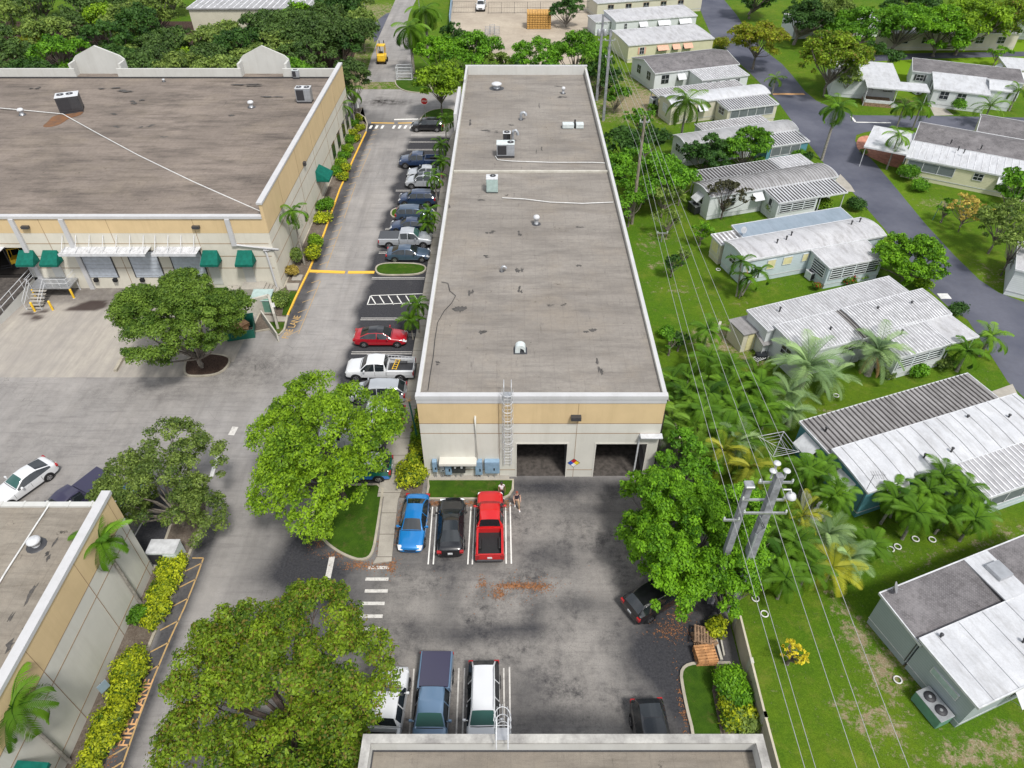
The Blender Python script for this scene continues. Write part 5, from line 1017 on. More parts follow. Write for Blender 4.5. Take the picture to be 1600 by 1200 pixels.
for (px, py), l_ in (((57, 464), 'yellow bollard left of the white stairs, nearest the wall'), ((55, 485), 'yellow bollard at the lower left of the stair foot'), ((83, 483), 'yellow bollard at the right of the stair foot'), ((116, 464), 'yellow bollard below the right end of the stair landing')):
    p = G(px, py + 2); r = thing('bollard', l_, 'bollard', p, 0, 'yellow bollards round the dock stairs'); m = MB(); m.tube([(0, 0, 0), (0, 0, 1.05)], .11, 10); m.lathe((0, 0, 1.05), [(.11, 0), (.08, .06), (.01, .09)], 10); m.build('post', 'yellow_metal', r); m = MB(); m.lathe((0, 0, 0), [(.17, .0), (.16, .04), (.11, .05)], 10); m.build('base', 'concrete', r)
# ramp at the open bay
a = G(37, 433, 1.3); b_ = G(-40, 560, 0); rp_ = thing('dock_ramp', 'grey steel edged ramp with white railing running off the left edge', 'ramp', (-48.2, 60.1, 0)); m = MB(); m.add([(-7, 0, 1.3), (0, 0, 1.3), (-1.2, -12, .1), (-7, -12, .1), (-7, 0, 0), (0, 0, 0), (-1.2, -12, 0), (-7, -12, 0)], [(1, 5, 6, 2), (0, 4, 5, 1), (3, 2, 6, 7)]); m.build('side_wall', 'wall_grey', rp_); m = MB(); m.add([(-7, 0, 1.31), (-.05, 0, 1.31), (-1.25, -12, .11), (-7, -12, .11)], [(0, 1, 2, 3)]); m.build('deck', 'interior_floor', rp_)
m = MB(); 
for dz in (.55, 1.1): m.tube([(0, 0, 1.3 + dz), (-1.2, -12, .1 + dz)], .03, 5)
for t in np.linspace(0, 1, 8): m.tube([(-1.2 * t, -12 * t, 1.3 - 1.2 * t), (-1.2 * t, -12 * t, 2.4 - 1.2 * t)], .03, 5)
m.build('handrail', 'white_metal', rp_)
# rooftop items, west
hvac('rooftop_unit', 'dark boxy rooftop unit with two fans beside the rust stain on the brown roof', (113, 177), 7.6, 2.6, 1.9, 1.7, 'white_metal', 'dark_metal', [(-.7, 1.1, .42), (.35, 1.1, .42)], rot=22)
hvac('rooftop_unit', 'twin fan black and silver rooftop unit near the right edge of the brown roof', (476, 162), 7.55, 1.9, 1.1, 1.6, 'white_metal', 'grey_metal', [(-.5, .5, .36), (.5, .5, .36)]); hvac('condenser', 'small grey condenser at the far right corner of the brown roof', (463, 124), 7.5, .9, .8, .9, 'hvac', 'grey_metal', [(0, .4, .32)])
for (px, py), l_ in (((35, 180), 'small grey stack vent at the far left of the brown roof'), ((393, 168), 'small white capped vent right of centre on the brown roof'), ((256, 127), 'tiny white vent near the back parapet of the brown roof')): vent(l_, (px, py), .9 if px != 256 else .35, .3 if px != 256 else .15, 'galv', 'white', z=7.55)
pipe('roof_cable', 'long white cable crossing the brown roof from the left edge to the corner', [(-10, 168), (35, 172), (98, 178), (150, 207), (215, 242), (300, 283), (413, 333)], 7.72, .055, 'white_plastic', 'cable')
sheet('roof_stain', pxs([(64, 199), (75, 190), (88, 180), (112, 178), (132, 173), (126, 180), (108, 184), (98, 192), (84, 198)], 7.78), 7.64, 'brown_leaf') if False else None
m = MB(); pp = smooth_poly(pxs([(64, 199), (75, 190), (84, 180), (112, 178), (132, 173), (126, 180), (108, 184), (98, 192), (84, 198)], 7.62)); m.prism(pp, 7.60, 7.635); 
s = NT('rust'); s.done('rust', s.mix(s.noise(1.2, 6, .7), (.20, .085, .03), (.11, .065, .04)), .9); tag(m.build('rust_stain', 'rust', None), 'rusty orange run-off stain beside the dark rooftop unit', 'stain')
# --- south-west building ---
SX = -23.72; sw = thing('warehouse', 'cream building with a tan band and brown gravel roof at the bottom left', 'building', (SX, 26.75, 0)); sb = lambda m, x0, x1, y0, y1, z0, z1: m.box(x0 - SX, x1 - SX, y0 - 26.75, y1 - 26.75, z0, z1)
m = MB(); sb(m, SX - .3, SX, -10, 26.75, 0, 5.6); sb(m, -60, SX - .3, 26.45, 26.75, 0, 6.6); m.build('wall', 'white_wall', sw); m = MB(); sb(m, SX - .3, SX + .01, -10, 26.76, 5.6, 7.75); m.build('tan_band', 'tan', sw)
m = MB(); sb(m, SX - .46, SX + .08, -10, 26.82, 7.75, 8.0); m.build('parapet_cap', 'coping', sw); m = MB(); sb(m, -60, SX - .3, 26.55, 26.9, 6.6, 6.88); [sb(m, x, x + .12, 26.5, 26.95, 6.88, 6.91) for x in np.arange(-59, SX, 1.35)]; m.build('gutter', 'wall_grey', sw)
m = MB(); m.add([(-36, -37, 6.75), (-.3, -37, 6.75), (-.3, -.2, 6.75), (-36, -.2, 6.75)], [(0, 1, 2, 3)]); m.build('roof', 'roof_near', sw)
m = MB(); [sb(m, SX - .05, SX + .018, -10, 26.75, z - .022, z + .022) for z in (5.6, 4.45, 1.0)]; [sb(m, SX - .05, SX + .016, y - .015, y + .015, 0, 7.75) for y in (22.0, 17.0, 26.2)]; m.build('joint_strip', 'groove', sw); m = MB(); sb(m, SX, SX + .04, 12.2, 13.6, .8, 2.2); m.build('window', 'window_glass', sw)
vent('white capped round vent on the near left gravel roof', (57, 852), .6, .3, 'galv', 'white', z=6.76); pipe('roof_pipe', 'white pipe running diagonally over the near left gravel roof', [(78, 787), (55, 822), (32, 858), (10, 892), (-10, 925)], 6.85, .05, 'white_plastic')
# --- near building at the bottom ---
nb = thing('warehouse', 'near building with stained parapet at the bottom edge', 'building', (X0, 12.85, 0)); m = MB(); m.box(0, 17.4, -.3, 0, 0, 8.1); m.box(0, .3, -30, -.3, 0, 8.1); m.box(17.1, 17.4, -30, -.3, 0, 8.1); m.build('wall', 'wall_grey', nb); m = MB(); m.box(-.05, 17.45, -.34, .04, 8.1, 8.22); m.box(-.05, .34, -30, -.34, 8.1, 8.22); m.box(17.06, 17.45, -30, -.34, 8.1, 8.22); m.build('parapet_cap', 'stained_cap', nb)
m = MB(); m.add([(.3, -30, 7.3), (17.1, -30, 7.3), (17.1, -.3, 7.3), (.3, -.3, 7.3)], [(0, 1, 2, 3)]); m.build('roof', 'roof_near', nb); m = MB(); m.box(.3, 17.1, -.36, -.301, 7.3, 7.36); m.box(.301, .36, -30, -.36, 7.3, 7.36); m.build('roof_flashing', 'dark_metal', nb)
ladder('l', 'white caged roof ladder at the bottom edge over the parked white car', (785 - 800) / FPX * 30.7, 12.9, 1.8, 8.25, 1)

def tar(parent, lst, zf, nm='tar_mark', mat='tar', seed=3):
    rd = random.Random(seed)
    for px, py, rx, ry in lst:
        m = MB()
        p = G(px, py, zf(0) if callable(zf) else zf); p = G(px, py, zf(p.y)) if callable(zf) else p; z = (zf(p.y) if callable(zf) else zf) + .012; n = 13
        for k in range(3):
            ox, oy = rd.uniform(-rx, rx) * .8, rd.uniform(-ry, ry) * .8; q = [(p.x + ox + rx * (.25 + .75 * rd.random()) * .6 * math.cos(6.283 * i / n) - parent.location.x, p.y + oy + ry * (.25 + .75 * rd.random()) * .6 * math.sin(6.283 * i / n) - parent.location.y, z + .002 * k) for i in range(n)]
            m.add(q, [tuple(range(n))])
        m.build(nm, mat, parent)
s = NT('tar'); s.done('tar', s.mix(s.noise(3, 6, .8), (.035, .032, .03), (.10, .092, .085)), .85)
tar(bd, [(921, 519, .55, .4), (905, 353, .5, .35), (757, 312, .8, .3), (812, 452, .25, .7), (735, 455, .3, .8), (712, 485, .8, .9), (749, 520, .5, .4), (687, 567, .3, .3), (940, 575, .3, .9), (812, 366, .25, .6), (903, 415, .3, .3), (812, 418, .4, .8), (860, 478, .4, .15), (880, 476, .3, .2), (765, 362, .5, .5), (700, 330, .4, 1.2), (760, 402, .5, .3), (868, 135, .9, .3), (880, 152, .9, .4), (842, 165, .1, 1.2), (838, 235, .1, 1.0), (755, 205, .9, .4), (770, 206, .6, .3), (735, 190, .3, 1.2), (800, 196, .5, .3), (847, 232, .15, .8)], lambda y: zr(y) if y else 7.7)
tar(wh, [(200, 143, 2.2, .7), (212, 158, .8, .9), (390, 133, 2.4, .5), (55, 137, .8, .4), (170, 137, 1.5, .4), (50, 232, 1.1, .5), (130, 255, .7, .4), (230, 197, .9, .5), (187, 198, .7, .4), (320, 232, 1.0, .5), (88, 266, .9, .3), (118, 295, 1.1, .3), (265, 295, .8, .4), (300, 300, .9, .6), (180, 178, .9, .3), (350, 318, 1.2, .4), (200, 322, 1.6, .35), (40, 322, 1.6, .3), (420, 150, 1.8, .5), (360, 180, .9, .3), (250, 215, .8, .3), (210, 245, .8, .3)], 7.62, seed=8)
tar(sw, [(92, 838, .12, .7), (70, 875, .22, .5), (47, 925, .18, .9), (15, 968, .1, .6), (28, 1000, .4, .8)], 6.755, seed=4)
# ---------------- mobile homes ----------------
def roof_prof(style, y0, y1, z):
    w_ = y1 - y0
    if style == 'bow': return [(y0 + w_ * t, z + .42 * math.sin(math.pi * t) ** .8) for t in np.linspace(0, 1, 9)]
    if style == 'gable': return [(y0, z), (y0 + w_ / 2, z + w_ * .11), (y1, z)]
    if style == 'shed': return [(y0, z - .18), (y1, z + .12)]
    if style == 'halfbow': return [(y0 + w_ * t, z + .40 * math.sin(math.pi * (.5 * t + .0)) ** .9) for t in np.linspace(0, 1, 6)]
    return [(y0, z), (y1, z + .10)]
def home(name, label, A, ang, wall, blocks, wins=(), z=3.0, cat='mobile home', extra=None, skirt=.55):
    o = G(*A); o.z = 0; r = thing(name, label, cat, o, R(ang))
    for bl in blocks:
        x0, x1, y0, y1 = bl['r']; zz = bl.get('z', z); stl = bl.get('s', 'flat'); mt = bl.get('m', 'roof_white'); oh = bl.get('oh', .12); th = .09
        pr = roof_prof(stl, y0 - oh, y1 + oh, zz); m = MB(); poly = pr + [(a, b_ - th) for a, b_ in pr[::-1]]
        m.extr(poly, x0 - oh, x1 + oh, 0)
        for yy in (pr[0], pr[-1]): m.box(x0 - oh - .02, x1 + oh + .02, yy[0] - .04, yy[0] + .04, yy[1] - .16, yy[1] + .03, 1)
        for xx in (x0 - oh, x1 + oh): m.extr([(a, b_ + .02) for a, b_ in pr] + [(a, b_ - .15) for a, b_ in pr[::-1]], xx - .035, xx + .035, 1)
        ro = m.build('roof', [mt, bl.get('trim', 'white_metal')], r)
        if bl.get('rib'):
            m = MB(); st_ = bl['rib']; k = x0 + st_ / 2; rw = bl.get('rw', .05)
            while k < x1:
                m.extr([(a, b_ + .05) for a, b_ in pr] + [(a, b_ - .01) for a, b_ in pr[::-1]], k - rw, k + rw); k += st_
            m.build('ribs', bl.get('rm', 'rib'), ro)
        if bl.get('open'):
            m = MB(); nx = max(2, int((x1 - x0) / 3) + 1)
            for i in range(nx): x = lerp(x0 + .1, x1 - .1, i / (nx - 1)); m.box(x - .045, x + .045, y0 + .05, y0 + .14, 0, pr[0][1] - th)
            if bl['open'] == 'all': [m.box(x - .045, x + .045, y1 - .14, y1 - .05, 0, pr[-1][1] - th) for x in (x0 + .1, x1 - .1)]
            m.build('carport_post', 'white_metal', r)
        else:
            m = MB(); wl = bl.get('w', wall); pw = roof_prof(stl, y0, y1, zz); m.extr([(y0, skirt)] + [(y1, skirt)] + [(a, b_ - th - .005) for a, b_ in pw[::-1]], x0, x1); m.build('wall', wl, r)
            m = MB(); m.box(x0 + .03, x1 - .03, y0 + .03, y1 - .03, 0, skirt); m.box(x0 - .015, x1 + .015, y0 - .015, y1 + .015, skirt - .05, skirt + .03, 1); m.build('skirting', [bl.get('sk', wl), 'white_metal'], r)
    for wn in wins:
        kind, side, x, y, w_, zc, h = wn[:7]; mt = wn[7] if len(wn) > 7 else None
        T = Matrix.Translation((x, y, zc)) @ Matrix.Rotation({'S': 0, 'W': -math.pi / 2, 'E': math.pi / 2, 'N': math.pi}[side], 4, 'Z')
        def put(m): m.v = [tuple(T @ Vector(p)) for p in m.v]; return m
        f = MB(); a, b_ = w_ / 2, h / 2
        if kind == 'door': f.box(-a, a, -.04, .02, -b_, b_); d = put(f).build('door', mt or 'white_metal', r); m = MB(); m.box(-a * .6, a * .6, -.05, -.04, 0, b_ * .8); put(m).build('door_pane', 'window_glass', d); m = MB(); m.box(a * .7, a * .85, -.08, -.04, -.1, 0); put(m).build('handle', 'black', d); continue
        for q in ((-a - .05, -a, -b_, b_), (a, a + .05, -b_, b_), (-a - .05, a + .05, b_, b_ + .05), (-a - .05, a + .05, -b_ - .05, -b_)): f.box(q[0], q[1], -.06, .02, q[2], q[3])
        wo_ = put(f).build('window', wn[8] if len(wn) > 8 else 'white_metal', r)
        if kind == 'jal':
            n = max(1, int(w_ / 1.25)); m = MB(); m.box(-a, a, -.01, .0, -b_, b_); put(m).build('pane', 'window_glass', wo_); m = MB()
            for i in range(n + 1): x_ = -a + 2 * a * i / n; m.box(x_ - .05, x_ + .05, -.07, -.0, -b_, b_)
            k = -b_ + .2
            while k < b_ - .05: m.box(-a, a, -.05, -.012, k, k + .07); k += .27
            put(m).build('louvres', 'louver', wo_)
        elif kind == 'screen': m = MB(); m.box(-a, a, -.01, 0, -b_, b_); put(m).build('pane', 'screen', wo_); m = MB(); n = max(1, int(w_ / 1.4)); [m.box(-a + 2 * a * i / n - .04, -a + 2 * a * i / n + .04, -.06, 0, -b_, b_) for i in range(n + 1)]; put(m).build('mullions', 'white_metal', wo_)
        elif kind == 'shut': m = MB(); m.box(-a, a, -.05, 0, -b_, b_); put(m).build('shutter', mt or 'ivory', wo_)
        else:
            m = MB(); m.box(-a, a, -.02, 0, -b_, b_); put(m).build('pane', 'window_glass', wo_); m = MB(); m.box(-a, a, -.045, -.02, -.02, .02); m.box(-.02, .02, -.045, -.02, -b_, b_); put(m).build('glazing_bar', 'white_metal', wo_)
            if kind == 'shutters': m = MB(); m.box(-a - .35, -a - .06, -.05, 0, -b_, b_); m.box(a + .06, a + .35, -.05, 0, -b_, b_); put(m).build('shutters', mt or 'dark_metal', wo_)
            if kind == 'awn':
                m = MB(); ww = a + .12; m.add([(-ww, 0, b_ + .15), (ww, 0, b_ + .15), (ww, -.85, -b_ * .15), (-ww, -.85, -b_ * .15), (-ww, -.01, b_ + .11), (ww, -.01, b_ + .11), (ww, -.86, -b_ * .15 - .04), (-ww, -.86, -b_ * .15 - .04)], [(0, 1, 2, 3), (4, 7, 6, 5), (0, 3, 7, 4), (1, 5, 6, 2), (3, 2, 6, 7)])
                put(m).build('awning', mt or 'white_metal', wo_); m = MB(); [m.tube([(s_ * a, -.02, -b_), (s_ * a, -.8, -b_ * .12)], .015, 4) for s_ in (-1, 1)]; put(m).build('awning_arm', 'white_metal', wo_)
    if extra: extra(r)
    return r
B = lambda x0, x1, y0, y1, m='roof_white', s='flat', **k: dict(r=(x0, x1, y0, y1), m=m, s=s, **k)
def vents(r, pts, z=3.4):
    for x, y in pts: m = MB(); m.lathe((x, y, z - .35), [(.07, 0), (.07, .45), (.11, .46), (.11, .55), (.03, .6)], 8); m.build('roof_stack', 'dark_metal', r)
# bottom right
def ex1(r):
    vents(r, [(5.3, -5.2), (1.2, -3.3)], 3.25); m = MB(); m.box(7.3, 8.3, -.75 - 1.1, -.75, 3.15, 3.45); m.build('skylight', 'roof_stack' if False else 'galv', r)
    m = MB(); m.box(6.6, 8.5, -3.0, .1, 3.06, 3.16); m.build('roof_patch', 'roof_bright', r)
    m = MB(); m.box(.17, .23, -3.0, -2.94, .5, 3.0); m.build('trim', 'dark_metal', r)
home('mobile_home', 'grey sided mobile home with dark shingle and flaking white roof at the bottom right', (1375, 932, 3), 21, 'home_grey', [B(.2, 14, -3.05, 0, 'shingle', 'shed', z=3.0, oh=.15), B(.2, 14, -6.9, -3.15, 'roof_bright', 'flat', z=3.05, oh=.18, rib=1.8, rw=.015, rm='roof_bright')],
     [('shut', 'W', .19, -5.2, 1.7, 2.0, .45, 'hvac_green'), ('awn', 'S', 4.0, -6.92, 1.6, 1.9, .9), ('awn', 'S', 7.6, -6.92, 1.6, 1.9, .9), ('win', 'S', 10.5, -6.92, 1.4, 1.9, .9)], extra=ex1)
# teal
def ex2(r): vents(r, [(1.2, -1.4), (6.0, -6.0), (8.3, -6.2), (12, -4), (15, -5)], 3.35)
home('mobile_home', 'teal mobile home with brown striped and white roofs behind the palm cluster', (1249, 662, 3), 20, 'home_teal', [B(.2, 16.3, -3.2, 0, 'roof_pan', 'flat', rib=.42, rw=.05, rm='roof_darkpan'), B(.35, 17.5, -7.0, -3.35, 'roof_bright', 'halfbow', z=2.95, rib=1.25, rw=.014, rm='roof_white'), B(8.0, 14.5, -10.0, -7.1, 'roof_ribwhite', 'shed', z=2.8, rib=.42, rm='rib', w='home_blue')],
     [('awn', 'W', .18, -1.5, 1.5, 1.9, 1.2), ('awn', 'W', .33, -5.2, 1.4, 1.8, 1.2), ('awn', 'S', 3.0, -7.02, 1.7, 1.9, 1.1), ('awn', 'S', 6.2, -7.02, 1.4, 1.9, 1.1), ('screen', 'S', 11, -10.02, 5.0, 1.7, 1.1), ('door', 'W', .33, -3.9, .8, 1.6, 1.9)], extra=ex2)
# large striped white
def ex3(r): vents(r, [(2.6, -1.1)], 3.4); vents(r, [(5, -5), (11, -4), (14.5, -4.4), (10.5, -7.5)], 3.3)
home('mobile_home', 'pale mobile home with four overlapping striped white metal roofs and louvred sunroom', (1168, 487, 3), 20.4, 'home_white', [B(.1, 16.0, -2.9, 0, 'roof_ribwhite', 'flat', rib=.33, rw=.03), B(.8, 6.9, -6.6, -3.0, 'roof_ribwhite', 'halfbow', rib=.3, rw=.045, z=2.9), B(7.0, 7.9, -6.6, -3.0, 'roof_pan', 'halfbow', rib=.3, rm='roof_darkpan', z=2.8), B(8.0, 17.1, -6.5, -3.0, 'roof_greymetal', 'halfbow', rib=.3, rw=.05, z=2.9), B(8.6, 14.0, -9.6, -6.5, 'roof_ribwhite', 'shed', rib=.34, rw=.05, z=2.8), B(14.2, 17.0, -9.7, -6.65, 'roof_white', 'flat', z=2.7, open=True)],
     [('win', 'S', 6.0, -6.62, 1.3, 2.0, .9), ('door', 'S', 7.6, -6.62, .85, 1.6, 1.9), ('jal', 'S', 11.2, -9.62, 4.8, 1.8, 1.2), ('jal', 'W', 8.58, -8.2, 2.2, 1.8, 1.2), ('win', 'W', .78, -5, 1.2, 1.9, .9)], extra=ex3)
# white bow roof with blue-grey roof
def ex4(r): vents(r, [(2.5, -3.3), (1.5, -3.9), (.2, -4.2), (10, -3.2), (11.2, -3.0)], 3.6); 
home('mobile_home', 'pale blue mobile home with white curved roof, blue grey carport and yellow shutters', (1175, 355, 3), 17.5, 'home_blue', [B(-1.6, 12.0, -1.85, 1.1, 'roof_bluegrey', 'shed', z=2.75), B(-4.2, 12.5, -5.6, -1.7, 'roof_white', 'bow', z=2.95), B(3.5, 10.0, -8.8, -5.7, 'roof_white', 'shed', z=2.75), B(-4.4, -1.8, -1.4, .45, 'roof_pan', 'flat', z=2.5, rib=.5, rw=.1, w='home_tan')],
     [('shut', 'S', -1.0, -5.62, .9, 1.9, 1.0), ('shut', 'S', .9, -5.62, 1.0, 2.0, .8), ('shut', 'S', 3.0, -5.62, .6, 2.0, .8), ('jal', 'S', 6.7, -8.82, 5.8, 1.75, 1.3), ('jal', 'W', 3.48, -7.4, 2.0, 1.75, 1.4), ('shut', 'W', -4.42, -.5, 1.2, 1.7, 1.1), ('win', 'W', -4.22, -3.6, 1.0, 1.9, .8)], extra=ex4)
# grey ribbed
home('mobile_home', 'white mobile home with grey striped curved roof behind the dark leaved bush', (1083, 286, 3), 18, 'home_white', [B(.2, 17.4, -3.7, 0, 'roof_greymetal', 'bow', rib=.42, rw=.08, rm='roof_pan'), B(1.8, 12.6, .15, 3.2, 'roof_darkpan', 'flat', z=2.7, rib=.45, rw=.07, rm='roof_ribwhite', open='all'), B(12.8, 17.2, .15, 3.4, 'roof_ribwhite', 'flat', z=2.75, rib=.45, open='all'), B(7.4, 12.8, -6.7, -3.85, 'roof_darkpan', 'shed', z=2.75, rib=.42, rw=.09, rm='roof_bright'), B(13.0, 16.5, -6.8, -3.85, 'roof_darkpan', 'shed', z=2.75, rib=.42, rw=.09, rm='roof_bright', open=True)],
     [('awn', 'S', 6.5, -3.72, 1.1, 2.0, .8), ('jal', 'S', 10.1, -6.72, 4.8, 1.7, 1.0), ('awn', 'W', .18, -1.8, 1.2, 1.9, 1.0), ('win', 'S', 3.0, -3.72, 1.2, 1.9, .9), ('door', 'W', 7.38, -5.3, .85, 1.6, 1.9)])
home('mobile_home', 'grey roofed mobile home mostly hidden by the wide mango tree', (1165, 196, 3), 18, 'home_white', [B(-11, 6.0, -3.3, 0, 'roof_greymetal', 'bow'), B(-6.0, 4.3, .15, 3.0, 'roof_pan', 'flat', z=2.7, rib=.45), B(-.4, 5.8, -6.3, -3.4, 'roof_darkpan', 'shed', z=2.75, rib=.42, rw=.09, rm='roof_bright', w='home_teal')],
     [('screen', 'S', 2.4, -6.32, 4.4, 1.7, 1.1), ('win', 'W', -11.02, -1.6, 1.1, 1.9, .9)])
home('mobile_home', 'cream mobile home with bright white curved roof behind the coconut palm', (1030, 150, 3), 17.6, 'home_tan', [B(.2, 16.5, -3.8, 0, 'roof_bright', 'bow'), B(.3, 15.0, .15, 3.3, 'roof_pan', 'flat', z=2.7, rib=.45, rw=.04, open='all'), B(7.6, 15.9, -7.1, -3.95, 'roof_darkpan', 'shed', z=2.75, rib=.42, rw=.09, rm='roof_bright')],
     [('shut', 'W', .18, -1.9, 1.3, 1.9, 1.1, 'white_metal'), ('screen', 'S', 11.7, -7.12, 7.2, 1.8, 1.1), ('awn', 'S', 5.2, -3.82, 1.2, 1.9, .9), ('win', 'W', 7.58, -5.5, 1.4, 1.9, .9)])
home('mobile_home', 'pale grey mobile home with grey and striped gable roof near the power poles', (1010, 96, 3), 18, 'home_white', [B(-1.3, 14.0, -5.9, 2.6, 'shingle', 'gable', rib=None), B(4.9, 13.3, -10.1, -6.1, 'roof_ribwhite', 'shed', rib=.45, z=2.8)],
     [('win', 'W', -1.32, -3.8, 1.0, 2.0, 1.1, None, 'dark_metal'), ('win', 'W', -1.32, -.2, 1.0, 2.0, 1.1, None, 'dark_metal'), ('win', 'S', .6, -5.92, 1.2, 1.9, 1.2, None, 'dark_metal'), ('awn', 'S', 3.4, -5.92, 1.2, 1.9, .9), ('win', 'S', 6.2, -10.12, .8, 2.0, .5), ('win', 'S', 7.8, -10.12, .8, 2.0, .5), ('win', 'S', 9.5, -10.12, .8, 2.0, .5), ('win', 'S', 11.4, -10.12, .8, 2.0, .5)])
home('mobile_home', 'yellow cream mobile home with worn white roof and three salmon window awnings', (972, 50, 3), 15, 'home_cream', [B(-1.9, 14.6, -8.0, 0, 'roof_white', 'halfbow')],
     [('shutters', 'S', .7, -8.02, .8, 1.9, 1.1, 'salmon'), ('awn', 'S', 4.6, -8.02, 1.9, 2.0, .8, 'salmon'), ('awn', 'S', 7.2, -8.02, 1.2, 2.0, .8, 'salmon'), ('awn', 'S', 9.5, -8.02, 1.5, 2.0, .8, 'salmon')])
home('mobile_home', 'white mobile home with white curved roof and three white awnings behind the cream one', (947, 22, 3), 15, 'home_white', [B(0, 17, -5.6, 1.2, 'roof_white', 'halfbow'), B(-3.2, -.1, -3, 1.5, 'roof_ribwhite', 'flat', z=2.5)],
     [('awn', 'S', 5.6, -5.62, 1.5, 2.0, 1.0), ('awn', 'S', 10, -5.62, 2.4, 2.0, 1.0), ('awn', 'S', 14.5, -5.62, 2.4, 2.0, 1.0), ('win', 'S', 2.0, -5.62, .5, 2.0, 1.0)])
home('mobile_home', 'long cream mobile home with dark trimmed windows at the top edge', (930, 2, 3), 15, 'home_tan', [B(0, 24, -1.5, 5, 'roof_white', 'flat')], [('win', 'S', x, -1.52, 1.2, 1.8, 1.3, None, 'old_wood') for x in (3, 7, 11, 15, 19)])
def ex11(r):
    m = MB(); m.box(-1.5, 2.5, -13.2, -13.1, .55, 1.0); m.box(-1.5, -1.4, -13.2, -10.2, .55, 1.0); m.build('porch_rail', 'white_metal', r); m = MB(); m.box(-1.5, 2.5, -13.2, -10.2, .0, .55); m.build('porch_floor', 'old_wood', r)
    m = MB(); [m.box(2.6 + i * .35, 2.95 + i * .35, -12.8, -11.6, 0, .5 - i * .16) for i in range(3)]; m.build('steps', 'white_metal', r)
home('mobile_home', 'white mobile home with bright white roof and an open corner porch', (1360, 95, 3), -15, 'home_white', [B(-6.5, 3.2, -10.0, -1.0, 'roof_bright', 'flat'), B(-1.7, 7.0, -13.2, -10.1, 'roof_bright', 'flat', z=2.9, open=True)], [('awn', 'S', 2.0, -10.02, 1.4, 1.9, 1.0), ('win', 'W', -6.52, -6, 1.2, 1.9, 1.0), ('door', 'S', -.6, -10.02, .9, 1.6, 1.9)], extra=ex11)
home('mobile_home', 'long white mobile home with grey roof, black shutters and a white roofed addition', (1425, 85, 3), -22, 'home_white', [B(.1, 16, -8.6, -2.5, 'shingle', 'shed', z=3.0), B(3.0, 10.6, -16.2, -8.8, 'roof_bright', 'shed', z=2.9), B(10.8, 14.2, -14.0, -8.8, 'roof_bright', 'gable', z=2.9)],
     [('shutters', 'W', 2.98, -10.7, .9, 1.9, 1.2), ('shutters', 'W', 2.98, -13.8, .9, 1.9, 1.2), ('win', 'S', 4.6, -16.22, 1.2, 1.9, 1.1), ('win', 'S', 7.0, -16.22, 1.2, 1.9, 1.1), ('shutters', 'S', 1.4, -8.62, 1.0, 1.9, .9)])
home('mobile_home', 'yellow green mobile home cut by the right edge of the picture', (1562, 90, 3), -15, 'home_yellow', [B(0, 9, -6, 0, 'roof_bright', 'flat')], [('awn', 'W', -.02, -2.5, 1.6, 2.0, 1.0), ('awn', 'S', 2.2, -6.02, 1.6, 2.0, 1.0)])
def ex14(r): vents(r, [(4.5, -8.0), (5.5, -9.9), (6.2, -10.5), (8, -8)], 3.6)
home('mobile_home', 'cream corner mobile home with grey and wide white metal roofs by the brick patio', (1437, 186, 3), -30, 'home_cream', [B(.3, 14, -8.4, -1.2, 'shingle', 'gable', z=3.0), B(.2, 14.5, -13.6, -8.6, 'roof_bright', 'shed', z=2.85, rib=.8, rw=.03), B(-5.0, .1, -13.0, -5.4, 'roof_bright', 'flat', z=2.75, open='all')],
     [('screen', 'S', 3.2, -13.62, 5.4, 1.8, 1.1), ('win', 'S', 8.6, -13.62, 1.0, 1.9, .8), ('shutters', 'E', 14.02, -5, 1.2, 1.9, 1.0, 'white_metal'), ('awn', 'S', 11.5, -13.62, 1.4, 1.9, .9)], extra=ex14)
home('mobile_home', 'mobile home with plain white porch roof and grey roof at the upper right edge', (1517, 205, 3), -30, 'home_cream', [B(.2, 10, -3.9, .2, 'roof_bright', 'flat', z=2.8), B(.8, 11, .4, 7.5, 'shingle', 'gable')], [('screen', 'S', 5, -3.92, 6, 1.7, 1.2)])
home('mobile_home', 'white mobile home half hidden by the tree at the right edge', (1592, 378, 3), -30, 'home_white', [B(0, 8, -6, 0, 'roof_white', 'flat')], [('win', 'W', -.02, -3, 1.2, 1.9, 1.0)])
home('mobile_home', 'far cream mobile home behind the street trees at the upper right', (1375, 40, 3), 0, 'home_tan', [B(0, 24, -5, 0, 'roof_white', 'flat')], [('win', 'S', x, -5.02, 1.4, 1.8, 1.1) for x in (3, 7, 12, 17, 21)])
home('mobile_home', 'far pale mobile home with rusty panels at the top right', (1565, 22, 3), -5, 'home_white', [B(0, 20, -6, 0, 'roof_bright', 'flat')], [('win', 'S', x, -6.02, 1.4, 1.8, 1.1) for x in (3, 8, 14)])
home('mobile_home', 'far white roofed mobile home between the street trees at the top edge', (1225, 22, 3), 5, 'home_white', [B(0, 18, -6, 0, 'roof_bright', 'flat')], [('win', 'S', x, -6.02, 1.4, 1.8, 1.1) for x in (3, 8, 14)])
# long shed building behind the trees, top left
wl = thing('warehouse', 'long low building with pale striped metal roof behind the trees at the top left', 'building', (-61.5, 148, 0)); m = MB(); m.box(0, 23, -1, 22, 0, 5.4); m.build('wall', 'home_tan', wl)
m = MB(); m.box(-.3, 23.3, -1.3, 22, 5.4, 5.6); ro = m.build('roof', 'roof_greymetal', wl); m = MB(); [m.box(-.2 + i * 1.25, i * 1.25, -1.3, 22, 5.6, 5.7) for i in range(19)]; m.build('ribs', 'rib', ro)
